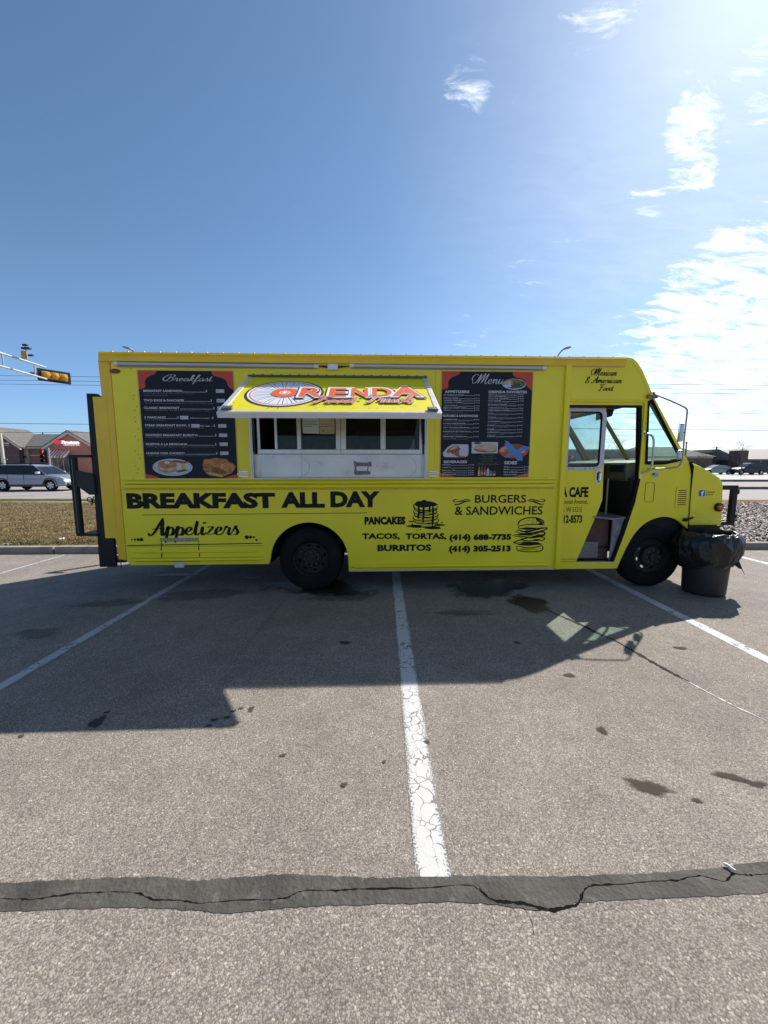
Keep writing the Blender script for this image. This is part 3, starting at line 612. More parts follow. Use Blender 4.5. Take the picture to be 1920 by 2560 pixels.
b = MB(); b.box(3.213, 3.232, -.016, .0, 1.45, 2.36); b.build('door_track_cover', M_YP, truck, bevel=.003)
# cab rubber around opening and side window
def frame_of(loop, t):
    c = Vector((sum(p[0] for p in loop) / len(loop), sum(p[1] for p in loop) / len(loop)))
    out = []
    for p in loop:
        v = Vector(p) - c; v2 = v * (1 - t / v.length); out.append((c.x + v2.x, c.y + v2.y))
    return out
b = MB(); b.prism([TRI, frame_of(TRI, .045)], lambda p, d: side(p, d), .008, -.03); b.build('window_rubber', M_RUB, truck)
b = MB(); b.prism([TRI, frame_of(TRI, .045)], lambda p, d: fside(p, d), .008, -.03); b.build('window_rubber', M_RUB, truck)
b = MB(); b.prism([[(3.155, 2.325), (3.195, 2.325), (3.25, 1.42), (3.205, 1.12), (3.10, .72), (2.985, .345), (2.955, .345), (3.065, .72), (3.165, 1.12), (3.215, 1.42)]], side, -.008, -.06)
b.build('door_rubber', M_RUB, truck)
b = MB(); b.box(2.266, 3.195, -.002, .05, 2.298, 2.322); b.build('door_header', M_DKI, truck)
M_GLT = glass('teal_tinted_glass', (.76, .94, .88), .035, dirt=.10)
M_GLD = glass('dusty_window_glass', (.62, .70, .66), .05, dirt=.35)
M_GLK = glass('kitchen_window_glass', (.86, .87, .86), .028)
b = MB(); b.prism([frame_of(TRI, .03)], side, -.012, -.012, side=False); b.build('quarter_glass', M_GLT, truck)
b = MB(); b.prism([frame_of(TRI, .03)], fside, -.02, -.02, side=False); b.build('quarter_glass', M_GLT, truck)
b = MB(); b.prism([FWIN], fside, -.02, -.02, side=False); b.build('driver_window', glass('driver_glass', (.82, .95, .91), .03, dirt=.07), truck)
# windscreen, slanted plane between the sides
def ws(t, y): return (3.325 + (3.86 - 3.325) * t, y, 2.43 + (1.645 - 2.43) * t)
WSN = Vector((.785, 0, .535)).normalized() * .02
def wsfn(p, d): q = Vector(ws(p[0], p[1])) + WSN * (d / .02); return tuple(q)
b = MB(); b.prism([[(0, .045), (1, .045), (1, W - .045), (0, W - .045)], [(.05, .10), (.95, .10), (.95, W / 2 - .025), (.05, W / 2 - .025)], [(.05, W / 2 + .025), (.95, W / 2 + .025), (.95, W - .10), (.05, W - .10)]], wsfn, -.03, .012)
wsf = b.build('windscreen_frame', mat('olive_pillar', (.20, .18, .04), .6), truck, bevel=.004)
for y0, y1 in ((.10, W / 2 - .025), (W / 2 + .025, W - .10)):
    b = MB(); b.prism([[(.05, y0), (.95, y0), (.95, y1), (.05, y1)]], wsfn, 0, 0, side=False); b.build('windscreen', M_GLT, truck)
# roof cap over the windscreen
cap = [(2.93, 2.893), (3.03, 2.878), (3.085, 2.834), (3.16, 2.74), (3.325, 2.43), (3.29, 2.42), (3.13, 2.71), (3.03, 2.83), (2.93, 2.86)]
b = MB(); b.prism([cap], lambda p, d: (p[0], d, p[1]), 0, W); b.build('roof_cap', M_Y, truck, smooth=True)
# bonnet: outline swept across with softened edges
hood = [(3.925, .815), (3.90, 1.50), (3.875, 1.60), (3.862, 1.64), (4.03, 1.575), (4.191, 1.493), (4.284, 1.437), (4.328, 1.385), (4.345, 1.33), (4.362, 1.1), (4.379, .815)]
b = MB(); b.prism([[(p[0] + (.004 if i < 3 else 0), p[1]) for i, p in enumerate(hood)]], side, -.0, -W)
b.build('bonnet', M_Y, truck, bevel=.035)
b = MB(); b.box(3.935, 4.372, -.004, .03, .885, .891); b.box(3.926, 3.932, -.002, .02, .83, 1.55); b.build('bonnet_seam', mat('bright_edge', (.85, .78, .25), .4), truck)
b = MB(); b.tube([(3.868, -.002, 1.64), (3.90, -.004, 1.57), (3.912, -.004, 1.48), (3.914, -.003, 1.3), (3.93, -.003, .815)], [.016, .02, .010, .004, .004], 6); b.build('bonnet_gap', M_RUB, truck)
b = MB(); b.box(3.93, 4.36, .0, W, .72, .81); b.prism([[(3.93, .70), (4.40, .62), (4.44, .70), (4.40, .78), (3.93, .80)]], side, -.12, -W + .1); b.build('front_bumper', M_BLK, truck, bevel=.01)
# wheel housings and chassis
b = MB()
b.prism([arc(-.935, .40, .50, -5, 185, 16) + arc(-.935, .40, .488, 185, -5, 16)], side, -.03, -.75)
b.prism([[(p[0] - .0, p[1] + .012) for p in a2[1:]] + [(p[0], p[1] + .03) for p in a2[1:][::-1]]], side, -.046, -.6)
b.box(-1.45, -.42, .75, .77, .36, .9); b.box(3.1, 3.9, .6, .62, .4, .95)
b.build('wheel_housing', mat('housing_black', (.007, .007, .007), .9, spec=.1), truck)['kind'] = 'stuff'
b = MB(); b.box(-3.2, 4.3, .55, .65, .42, .52); b.box(-3.2, 4.3, W - .65, W - .55, .42, .52)
b.tube([(-.935, .2, .40), (-.935, W - .2, .40)], .06, 8); b.tube([(3.5, .2, .38), (3.5, W - .2, .38)], .05, 8)
b.box(-.3, 1.9, .5, 1.0, .28, .5); b.box(.6, 1.6, 1.2, 1.9, .3, .5); b.box(-2.9, -1.7, .8, 1.5, .3, .5)
b.build('chassis', M_BLK, truck)
b = MB(); b.prism([[(-2.60, .40), (-2.48, .40), (-2.48, .33), (-2.60, .33)]], side, .01, -.08); b.build('latch_bracket', M_STEEL, truck, bevel=.004)
# wheels
def wheel(u, zc, Rr, wd, y0, dual):
    """outer sidewall at local y0; returns the tyre with its rim as a sub-part"""
    b = MB(); r = Rr
    pr = [(r * .56, .03), (r * .60, .008), (r * .78, -.004), (r * .93, .006), (r * .985, .03), (r, .055), (r, wd - .055), (r * .97, wd - .02), (r * .8, wd), (r * .56, wd - .02)]
    for k in range(4): pass
    b.lathe(pr, (0, 0, 0), 'y', 56)
    if dual: b.lathe([(q, h + wd + .03) for q, h in pr], (0, 0, 0), 'y', 40)
    t = b.build('tyre', M_RUB, truck, smooth=True, loc=(u, y0, zc))
    tb = MB()
    for k in range(60):
        a = 2 * pi * k / 60
        for yy in ((.06, wd * .45), (wd * .55, wd - .06)):
            c, s_ = cos(a), sin(a); tx, tz = -s_, c; hw = r * .036
            pts = []
            for (q, y) in ((r * .996, yy[0]), (r * .996, yy[1])):
                for sgn in (-1, 1):
                    for rr in (q, q + .008): pts.append((c * rr + tx * hw * sgn * .8, y, s_ * rr + tz * hw * sgn * .8))
            tb.add(pts, [(0, 1, 3, 2), (4, 6, 7, 5), (0, 4, 5, 1), (2, 3, 7, 6), (1, 5, 7, 3)])
    tb.build('tread', M_RUB, t)['kind'] = 'stuff'
    M_RIM = mat('dirty_dark_rim', (.024, .021, .020), .65, .3, var=.4, scale=10)
    rb = MB(); dep = .12 if dual else .05
    rb.lathe([(r * .58, .012), (r * .575, .03), (r * .53, .05), (r * .52, dep + .03), (r * .5, wd - .04), (r * .56, wd - .02)], (0, 0, 0), 'y', 40)
    outer = [(r * .525 * cos(2 * pi * i / 40), r * .525 * sin(2 * pi * i / 40)) for i in range(40)]
    holes = [ell(r * .41 * cos(a), r * .41 * sin(a), r * .035, r * .07, 12, rot=a) for a in [2 * pi * (k + .3) / 8 for k in range(8)]]
    rb.prism([outer] + holes, lambda p, d: (p[0], dep + d, p[1]), 0, .012)
    hubp = [(r * .30, dep), (r * .29, dep - .03), (r * .24, dep - .04), (r * .16, dep - .045), (r * .15, dep - .07), (.0, dep - .075)] if dual else [(r * .34, dep), (r * .32, dep - .05), (r * .26, dep - .065), (r * .15, dep - .067), (r * .14, dep - .09), (0, dep - .095)]
    rb.lathe(hubp, (0, 0, 0), 'y', 28)
    rb.build('rim', M_RIM, t, smooth=True)
    nb = MB()
    for k in range(8):
        a = 2 * pi * k / 8; nb.lathe([(0, dep - .075), (.012, dep - .073), (.013, dep - .03)], (r * .215 * cos(a), 0, r * .215 * sin(a)), 'y', 6)
    nb.build('wheel_nuts', mat('rusty_nut', (.09, .06, .045), .7), t)['kind'] = 'stuff'
    return t
wheel(-.925, .402, .402, .22, .035, True); wheel(3.495, .408, .408, .24, .015, False)
for u in (-.925, 3.495):
    b = MB(); b.lathe([(.2, 0), (.38, 0), (.4, .05), (.4, .2), (.38, .24), (.2, .24), (.15, .1), (0, .1)], (u, W - .28, .40), 'y', 32); b.build('tyre', M_RUB, truck, smooth=True)
b = MB(); b.tube([(3.95, .03, .80), (3.99, .05, .62), (4.0, .12, .5)], .012, 6); b.prism([[(3.93, .80), (3.96, .52), (4.03, .50), (4.05, .80)]], side, -.05, -.07); b.build('mud_flap', M_RUB, truck)

# interior of the cab
b = MB(); b.prism([[(2.20, .12), (3.04, .12), (3.04, .64), (3.90, .64), (3.90, W - .64), (3.04, W - .64), (3.04, W - .05), (2.20, W - .05)]], lambda p, d: (p[0], p[1], d), .50, .535)
b.build('cab_floor', M_DKI, truck)
b = MB(); b.prism([[(3.12, 1.62), (3.12, 1.42), (3.3, 1.25), (3.86, 1.1), (3.86, 1.66), (3.5, 1.66)]], side, -.10, -W + .05); b.build('dashboard', mat('brown_dash', (.11, .10, .07), .6, var=.2, scale=5), truck, bevel=.01)
b = MB(); b.box(3.10, 3.13, .14, .42, 1.50, 1.60); b.box(3.08, 3.12, .52, .66, 1.46, 1.58); b.build('dash_pod', M_DKI, truck, bevel=.008)
b = MB(); b.prism([[(3.15, 1.43), (3.86, 1.15), (3.86, .53), (3.3, .53)]], side, -.06, -W + .04); b.build('firewall', M_DKI, truck)
b = MB(); b.box(2.24, 2.28, .14, W - .05, .53, 1.45); b.build('bulkhead', M_DKI, truck)
b = MB(); b.prism([[(2.262, .53), (3.0, .53), (3.0, .35), (2.262, .35)]], side, -.34, -.36); b.build('step_riser', mat('red_brown_riser', (.085, .035, .03), .7, var=.3, scale=6), truck)
b = MB(); b.box(2.45, 3.03, .0, .36, .318, .335); b.build('step_tread', M_ALU, truck, bevel=.003)
b = MB(); b.prism([[(2.70, .94), (2.96, .91), (3.12, .93), (3.12, .91), (2.96, .89), (2.70, .92)]], side, -.03, -.6); b.prism([[(2.96, .90), (3.13, .92), (2.99, .36), (2.955, .36)]], side, -.05, -.07); b.build('engine_cover', mat('grey_step_box', (.22, .21, .22), .6, var=.3, scale=8, dirt=((.06, .05, .05), .6, 5, .55)), truck)
b = MB(); b.prism([[(2.66, .93), (2.955, .90), (2.965, .36), (2.45, .36)]], side, -.12, -.14); b.build('step_side', MATS['red_brown_riser'], truck)
b = MB(); b.box(2.53, 2.81, .085, .11, .385, .595)
b.build('tread_plate', mat('diamond_plate', (.20, .19, .19), .35, .7, bump=1.0, bscale=90, var=.5, scale=70), truck)
b = MB(); b.tube([(2.985, .25, 1.42), (2.985, .25, .93)], .014, 8); b.build('grab_pole', mat('dull_pole', (.2, .2, .19), .4, .6), truck, smooth=True)
b = MB(); b.prism([[(2.74, 2.30), (2.96, 2.30), (2.94, 2.215), (2.74, 2.16)]], side, -.18, -.22); b.build('sun_visor', M_DKI, truck, bevel=.01)
b = MB(); b.lathe([(.2 + .016 * cos(a), .016 * sin(a)) for a in [2 * pi * k / 8 for k in range(9)]], (0, 0, 0), 'z', 32); b.tube([(-.2, 0, 0), (.2, 0, 0)], .012, 6); b.tube([(0, 0, 0), (.0, 0, -.4)], .02, 6)
sw = b.build('steering_wheel', M_BLK, truck, smooth=True, loc=(2.98, 1.55, 1.62)); sw.rotation_euler = (0, R(-35), 0)
for y in (1.62,):
    b = MB(); b.box(2.45, 2.9, y - .24, y + .24, .85, .97); b.box(2.40, 2.52, y - .23, y + .23, .95, 1.55); b.box(2.6, 2.75, y - .1, y + .1, .53, .86); b.build('driver_seat', M_BLK, truck, bevel=.04)
b = MB(); b.tube(spline([(2.5, .5, 2.2), (2.42, .5, 2.0), (2.44, .5, 1.8), (2.60, .5, 1.65)], 6), .005, 5); b.build('hanging_cable', M_BLK, truck)
b = MB(); b.box(2.21, 2.26, .05, W - .05, .53, 2.85)
b2 = b
# kitchen shell seen through the serving windows
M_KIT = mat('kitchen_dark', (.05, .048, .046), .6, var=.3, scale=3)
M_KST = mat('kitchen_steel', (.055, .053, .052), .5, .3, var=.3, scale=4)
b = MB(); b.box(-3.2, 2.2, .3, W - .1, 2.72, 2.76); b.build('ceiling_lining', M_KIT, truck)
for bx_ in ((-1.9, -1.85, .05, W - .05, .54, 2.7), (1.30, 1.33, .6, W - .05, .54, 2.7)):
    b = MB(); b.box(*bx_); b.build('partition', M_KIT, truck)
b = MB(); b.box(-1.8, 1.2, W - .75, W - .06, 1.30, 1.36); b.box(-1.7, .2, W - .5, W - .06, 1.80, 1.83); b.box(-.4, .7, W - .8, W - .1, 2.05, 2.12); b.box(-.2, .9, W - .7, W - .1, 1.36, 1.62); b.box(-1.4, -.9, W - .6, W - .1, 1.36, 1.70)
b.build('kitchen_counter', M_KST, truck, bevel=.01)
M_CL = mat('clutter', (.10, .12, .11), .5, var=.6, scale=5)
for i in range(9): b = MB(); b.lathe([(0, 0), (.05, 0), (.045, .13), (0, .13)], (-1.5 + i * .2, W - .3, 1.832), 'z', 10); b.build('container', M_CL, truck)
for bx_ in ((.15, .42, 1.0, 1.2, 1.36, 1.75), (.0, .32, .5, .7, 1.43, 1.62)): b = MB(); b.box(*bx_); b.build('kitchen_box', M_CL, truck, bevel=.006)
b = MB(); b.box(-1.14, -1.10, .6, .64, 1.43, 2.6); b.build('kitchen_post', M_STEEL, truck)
b = MB(); b.prism([[(.42, 1.95), (.34, 1.72), (.45, 1.72)]], side, -.5, -.52); b.build('light_triangle', mat('windscreen_light_pale', (.5, .55, .6), .6), truck)  # pale triangle standing in for light from the windscreen, put in as colour

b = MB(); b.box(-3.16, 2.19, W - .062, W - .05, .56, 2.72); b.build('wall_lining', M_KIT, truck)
# ------------------------------------------------------------------ serving window
y1 = .10
b = MB()
b.prism([[(0, 1.435), (.115, 1.435), (.115, 2.62), (0, 2.62)]], lambda p, d: (d, p[0], p[1]), -1.598, -1.585)
b.prism([[(0, 1.435), (.115, 1.435), (.115, 2.62), (0, 2.62)]], lambda p, d: (d, p[0], p[1]), .500, .513)
b.box(-1.585, .5, .0, .115, 2.600, 2.613)
b.build('window_jamb', M_STEEL, truck)
b = MB(); b.prism([[(-1.60 - .012, 1.425), (.527, 1.425), (.527, 2.627), (-1.612, 2.627)], OPN], side, .006, -.001); b.build('opening_trim', M_ALU, truck, bevel=.002)
b = MB(); b.box(-1.55, -1.515, .085, .11, 1.74, 2.6); b.box(.443, .483, .085, .11, 1.74, 2.6); b.box(-.59, -.466, .083, .11, 1.735, 2.6)
b.box(-1.55, .483, .080, .112, 1.726, 1.784); b.box(-1.55, .483, .083, .112, 2.55, 2.6)
b.build('window_frame', M_ALU, truck, bevel=.004)
b = MB(); b.box(-.532, -.528, .079, .10, 1.726, 2.6); b.build('frame_joint', M_RUB, truck)
for u0, u1, y in ((-1.341, -1.31, .10), (-1.066, -1.017, .088), (-.04, .022, .088)):
    b = MB(); b.box(u0, u1, y, y + .02, 1.784, 2.55); b.build('window_mullion', M_ALU, truck, bevel=.003)
for u0, u1, y in ((-1.31, -1.066, .108), (-1.017, -.59, .10), (-.466, -.04, .10), (.022, .443, .104)):
    b = MB(); b.add([(u0, y, 1.784), (u1, y, 1.784), (u1, y, 2.55), (u0, y, 2.55)], [(0, 1, 2, 3)]); b.build('serving_pane', M_GLK, truck)
b = MB(); b.box(-1.50, .468, .058, .08, 1.432, 1.724); b.box(-1.59, .51, .065, .1, 1.43, 1.724)
lower = b.build('steel_apron', [mat('scuffed_steel', (.62, .60, .61), .36, .55, var=.14, scale=2.5, bump=.12, bscale=3, dirt=((.30, .27, .26), .7, 2.2, .56))], truck, bevel=.004)
for cx, r in ((-1.16, .24), (.2, .2)):
    b = MB(); b.add([(p.x, .0568, p.y) for p in [q for l in [spline([(cx + r * cos(R(a)) + o, 1.57 + .15 * sin(R(a))) for a in range(-65, 66, 13)], 3) for o in (0, .006)] for q in l]], [(i, i + 1, 31 + i + 1, 31 + i) for i in range(30)]); b.build('rub_mark', mat('rub_mark', (.36, .34, .33), .5, .3), lower, recalc=False)
b = MB(); b.prism([[(-.375, 1.645), (-.34, 1.635), (-.34, 1.625), (-.19, 1.622), (-.19, 1.635), (-.155, 1.632), (-.15, 1.575), (-.19, 1.575), (-.195, 1.52), (-.165, 1.51), (-.17, 1.475), (-.35, 1.468), (-.372, 1.49), (-.36, 1.56), (-.37, 1.6)], [(-.34, 1.575), (-.335, 1.52), (-.21, 1.52), (-.20, 1.578)]], lambda p, d: (p[0], .0565 - d, p[1]), 0, .001)
b.build('tape_patch', mat('duct_tape', (.16, .15, .16), .5, var=.3, scale=20), lower)
M_PAP = mat('paper', (.75, .78, .79), .8); M_PAP2 = mat('old_paper', (.62, .55, .40), .8, var=.1)
b = MB(); b.prism([[(-1.00, 2.22), (-.80, 2.22), (-.795, 1.975), (-.995, 1.98)]], lambda p, d: (p[0], .106 + d, p[1]), 0, .001); pa = b.build('notice', M_PAP, truck)
b = MB()
for i, s in enumerate(('Thank you for supporting', 'our food truck, orders', 'are cooked fresh', 'cash or card')):
    pass
for i in range(4): b.box(-.985, -.985 + (.16, .15, .17, .11)[i], .1051, .1055, 2.125 - i * .022, 2.131 - i * .022)
b.build('printed_lines', mat('faded_ink', (.12, .12, .13), .8), pa)
b = MB(); b.prism([[(-.795, 2.22), (-.605, 2.22), (-.607, 1.972), (-.79, 1.972)]], lambda p, d: (p[0], .107 + d, p[1]), 0, .001); pb_ = b.build('notice', M_PAP2, truck)
b = MB(); b.box(-.78, -.62, .1063, .1067, 2.062, 2.066); b.box(-.77, -.64, .1063, .1067, 2.09, 2.094); b.lathe([(0, 0), (.01, 0)], (-.745, .1065, 2.01), 'y', 10); b.build('printed_lines', mat('brown_ink', (.16, .08, .05), .8), pb_)
for u0 in (-1.775, .535):
    b = MB(); b.box(u0 + .02, u0 + .13, -.012, .0, 1.50, 1.523); b.box(u0 + .02, u0 + .13, -.012, .0, 1.445, 1.472); b.box(u0, u0 + .14, -.02, -.002, 1.476, 1.494)
    for q in (.04, .11): 
        for zq in (1.511, 1.458): b.lathe([(0, -.018), (.006, -.017), (.007, -.01)], (u0 + q, 0, zq), 'y', 8)
    b.build('hinge', M_CHR, truck, bevel=.002)
for p_, q_ in (((-1.575, .02, 1.75), (-1.60, .01, 2.25)), ((.49, .05, 1.85), (.46, .04, 2.2))): b = MB(); b.tube([p_, q_], .011, 6); b.build('gas_strut', M_BLK, truck)

# ------------------------------------------------------------------ awning hatch
AO = Vector((0, -.006, 2.622)); AD = Vector((0, -1.02, -.54)).normalized(); AN = Vector((0, -.54, 1.02)).normalized(); AL = 1.154
def awn(p, d=0.0): q = AO + AD * p[1] + AN * d; return (p[0], q.y, q.z)
A0, A1 = -1.597, .512
b = MB(); b.prism([[(A0 + .02, .01), (A1 - .02, .01), (A1 - .02, AL - .01), (A0 + .02, AL - .01)]], awn, .0, -.035)
hatch = b.build('awning', mat('hatch_yellow', (.83, .70, .012), .42, var=.03, scale=2, coat=.1), truck)
M_HF = mat('hatch_frame', (.70, .70, .72), .4, .35, var=.06, scale=10)
b = MB()
b.prism([[(A0, .0), (A0 + .05, 0), (A0 + .05, AL), (A0, AL)]], awn, .006, -.04); b.prism([[(A1 - .05, 0), (A1, 0), (A1, AL), (A1 - .05, AL)]], awn, .006, -.04)
b.prism([[(A0 + .05, AL - .03), (A1 - .05, AL - .03), (A1 - .05, AL), (A0 + .05, AL)]], awn, .006, -.04)
b.build('awning_frame', M_HF, hatch, bevel=.003)
b = MB(); b.prism([[(-.045, 0), (.0, 0), (.0, 1), (-.045, 1)]], lambda p, d: tuple(Vector(awn((A0 + (A1 - A0) * p[1], AL + .002), p[0] * .9))[i] for i in range(3)), 0, 0, side=False)
b.prism([[(A0, AL), (A1, AL), (A1, AL + .012), (A0, AL + .012)]], awn, .002, -.05); b.build('awning_lip', M_HF, hatch)
b = MB(); b.tube([(A0, -.015, 2.632), (A1, -.015, 2.632)], .013, 10)
for i in range(20): b.box(A0 + .05 + i * .107, A0 + .07 + i * .107, -.012, -.001, 2.64, 2.655)
b.build('piano_hinge', mat('dark_hinge', (.12, .12, .12), .5, .5), hatch)
for u, s_ in ((A0 + .03, 1), (A1 - .03, -1)):
    b = MB(); b.prism([[(u, AL - .10), (u + s_ * .10, AL - .10), (u + s_ * .10, AL - .045), (u, AL - .03)]], awn, .03, .008); b.build('latch', mat('latch_grey', (.14, .15, .15), .5, .4), hatch, bevel=.004)
b = MB(); r_ = random.Random(9)
for i in range(34):
    u, v = r_.uniform(A0 + .08, A1 - .08), AL - r_.choice((.12, .13, .2, .22, .3)) * r_.uniform(.8, 1.1)
    if i > 28: u, v = (A0 + .1 + (i - 28) * .015, .3) if i < 31 else (A1 - .1 + (i - 32) * .02, .28)
    b.prism([ell(u, v, .006, .006, 6)], awn, .0015, 0, side=False)
b.build('screw_holes', mat('hole_dark', (.05, .045, .01), .8), hatch)['kind'] = 'stuff'
# logo on the hatch
M_OR = mat('orange_vinyl', (.78, .13, .03), .45); M_W2 = mat('white_print', (.80, .82, .85), .45); M_BK = mat('black_print', (.03, .03, .035), .5); M_PB = mat('pale_blue_print', (.52, .62, .74), .45)
cx, cy, rx, ry = -1.07, .585, .395, .41
b = MB()
put_poly(b, awn, ell(cx, cy, rx + .015, ry + .02, 56), 0, .0015)
put_poly(b, awn, ell(cx, cy - .004, rx - .012, ry - .012, 56), 1, .003)
b.prism([ell(cx, cy, rx - .035, ry - .04, 56), ell(cx, cy, rx - .048, ry - .054, 56)], lambda p, d: awn(p, .0045), 0, 0, 2, side=False)
for i in range(44):
    a = 2 * pi * i / 44 + .03; c, s_ = cos(a), sin(a); wv = .0035
    q = [(cx + (rx - .06) * c - wv * s_, cy + (ry - .07) * s_ + wv * c), (cx + (rx - .06) * c + wv * s_, cy + (ry - .07) * s_ - wv * c), (cx + .15 * c + wv * .6 * s_, cy + .15 * s_ - wv * .6 * c), (cx + .15 * c - wv * .6 * s_, cy + .15 * s_ + wv * .6 * c)]
    put_poly(b, awn, q, 0 if i % 3 else 3, .0045)
b.prism([ell(cx + .005, cy + .005, .145, .145, 36), ell(cx + .005, cy + .005, .06, .058, 24)], lambda p, d: awn(p, .0075), 0, 0, 2, side=False)
put_poly(b, awn, ell(cx + .005, cy + .005, .06, .058, 24), 1, .0065)
put_poly(b, awn, ell(cx + .005, cy + .005, .042, .040, 18), 2, .0085); put_poly(b, awn, ell(cx + .005, cy + .005, .028, .026, 18), 1, .0095)
for q in (-1, 1):
    put_poly(b, awn, [(cx + q * .012, cy - .06), (cx + q * .004, cy - .06), (cx + q * .004, cy + .07), (cx + q * .012, cy + .07)][::1], 1, .0100)
# RENDA: black, white, orange layers; letters fanned a little like the sign
lets = [('R', -.905, -.665, .43, .735), ('E', -.60, -.42, .44, .73), ('N', -.37, -.19, .435, .724), ('D', -.145, .065, .42, .715), ('A', .06, .375, .355, .70)]
for gi, (grow, mi, dz, sx, sy) in enumerate(((.045, 0, .0105, .008, .016), (.026, 1, .0115, 0, 0), (.0, 2, .0125, 0, 0))):
    for ch, x0, x1, v0, v1 in lets:
        put_text(b, lambda p, d: awn((p[0], -p[1]), d), ch, x0 - grow + sx, -v1 - grow - sy, x1 + grow + sx, -v0 + grow - sy, bold=.03 + grow * .5, mi=mi, d=dz, res=3)
for grow, mi, dz, nib in ((.34, 0, .0135, .56), (.16, 1, .0145, .40), (0, 2, .0155, .24)):
    put_script(b, lambda p, d: awn((p[0], -p[1]), d), 'Food', -.75, -.93, -.30, -.71, nib=nib, thin=.6, slant=.35, mi=mi, d=dz, grow=grow)
    put_script(b, lambda p, d: awn((p[0], -p[1]), d), 'Truck', -.22, -.91, .28, -.65, nib=nib, thin=.6, slant=.35, mi=mi, d=dz, grow=grow)
put_poly(b, awn, ell(-.27, .80, .018, .02, 14), 0, .016)
b.build('logo', [M_BK, M_W2, M_OR, M_PB], hatch, recalc=False)

# ------------------------------------------------------------------ sliding door, half open
DR = .052
def dside(p, d=0.0): return (p[0], DR - d, p[1])
door_out = [(2.05, 2.300), (2.745, 2.300), (2.765, 1.6), (2.776, 1.152), (2.74, 1.03), (2.485, .343), (2.05, .343)]
WIN = rrect(2.05, 2.700, 1.565, 2.258, .055)
b = MB(); b.prism([door_out, WIN], dside, 0, -.035); door = b.build('sliding_door', M_Y, truck, bevel=.004)
wo_ = rrect(2.02, 2.752, 1.528, 2.294, .085); wi_ = rrect(2.05, 2.700, 1.568, 2.252, .06)
b = MB(); b.prism([wo_, wi_], dside, .012, -.004); b.build('door_window_frame', mat('lavender_grey_frame', (.50, .49, .53), .45, .4, var=.08, scale=12), door, bevel=.006)
b = MB(); b.prism([rrect(2.05, 2.700, 1.568, 2.252, .06), rrect(2.06, 2.688, 1.580, 2.240, .05)], dside, .008, -.01); b.build('window_gasket', M_RUB, door)
b = MB(); b.box(2.262, 2.292, DR - .01, DR + .01, 1.57, 2.25); b.build('window_bar', MATS['lavender_grey_frame'], door, bevel=.003)
b = MB(); b.prism([wi_], dside, -.008, -.008, side=False); b.build('door_pane', M_GLD, door)
b = MB()
for x in (2.31, 2.36, 2.52, 2.58, 2.63): b.lathe([(0, DR - .014), (.006, DR - .013), (.007, DR - .01)], (x, 0, 1.547), 'y', 8)
b.build('frame_screws', M_RUB, door)['kind'] = 'stuff'
b = MB(); b.prism([rrect(2.662, 2.735, 1.365, 1.53, .025)], dside, .01, .0); b.tube([dside((2.70, 1.515), .01), dside((2.715, 1.49), .035), dside((2.708, 1.40), .035), dside((2.695, 1.378), .01)], .011, 8); b.build('door_handle', M_CHR, door, smooth=False, bevel=.004)
b = MB(); b.prism([rrect(2.676, 2.700, 1.40, 1.50, .01)], dside, .0112, .0105); b.build('handle_recess', M_INK, door)
b = MB(); b.box(2.05, 2.49, DR - .012, DR, .372, .380); b.build('door_seam', MATS['seam_dark_yellow'], door)
b = MB()
put_text(b, dside, 'D', 2.15, 1.185, 2.235, 1.318, bold=.05, d=.0015); put_text(b, dside, 'A', 2.228, 1.185, 2.316, 1.318, bold=.05, d=.0015); put_text(b, dside, 'CAFE', 2.335, 1.182, 2.587, 1.316, bold=.05, d=.0015)
put_text(b, dside, 'National Avenue,', 2.205, 1.09, 2.588, 1.158, bold=.004, d=.0015)
put_text(b, dside, 'Milwaukee, WI 53215', 2.07, .982, 2.515, 1.058, bold=.002, d=.0015)
put_text(b, dside, '212-8573', 2.235, .848, 2.527, .955, bold=.04, d=.0015)
b.build('lettering', M_INK, door, recalc=False)['kind'] = 'stuff'
door.location = (.027, 0, 0)

# ------------------------------------------------------------------ lettering on the body
def deco(name, fill, mats=M_INK, parent=None, bl=None):
    b = MB(); fill(b); return b.build(name, mats, parent or truck, recalc=False)
OUT = .0016
M_GRY = mat('washed_outline', (.46, .41, .10), .5)
def slogan1(b):
    put_text(b, side, 'BREAKFAST', -3.116, 1.064, -1.335, 1.258, bold=.058, d=OUT, res=3, spacing=.98)
def slogan2(b):
    put_text(b, side, 'ALL', -1.268, 1.068, -.73, 1.264, bold=.058, d=OUT, res=3)
def slogan3(b):
    put_text(b, side, 'DAY', -.662, 1.072, -.05, 1.272, bold=.058, d=OUT, res=3)
# the sign's heavier weight
for sf in (slogan1, slogan2, slogan3): deco('lettering', sf)
deco('lettering_line', lambda b: b.prism([[(-2.945, .985), (-2.945, .992), (-.21, 1.006), (-.21, .999)]], side, OUT, OUT, side=False))
deco('lettering', lambda b: put_script(b, side, 'Appetizers', -2.895, .640, -1.775, .955, nib=.36, thin=.28, slant=.12, d=OUT))
def dots1(b):
    for x, r in ((-3.09, .010), (-3.055, .014), (-3.015, .019), (-2.975, .023)): put_poly(b, side, ell(x, .686, r, r, 12), d=OUT)
def dots2(b):
    for x, r in ((-1.70, .025), (-1.655, .020), (-1.615, .014), (-1.582, .014)): put_poly(b, side, ell(x, .706 - (.035 if x > -1.6 else 0), r, r, 12), d=OUT)
def dots3(b):
    b.prism([[(-3.15, .607), (-3.15, .618), (-1.522, .632), (-1.522, .621)]], side, OUT, OUT, side=False)
for df in (dots1, dots2, dots3): deco('lettering_ornament', df)
deco('lettering', lambda b: [put_text(b, side, 'PANCAKES', -.243, .852, .268, .955, bold=.075, spacing=1.07, d=OUT)])
deco('lettering', lambda b: [put_text(b, side, 'TACOS,', -.276, .655, .20, .745, bold=.05, d=OUT)])
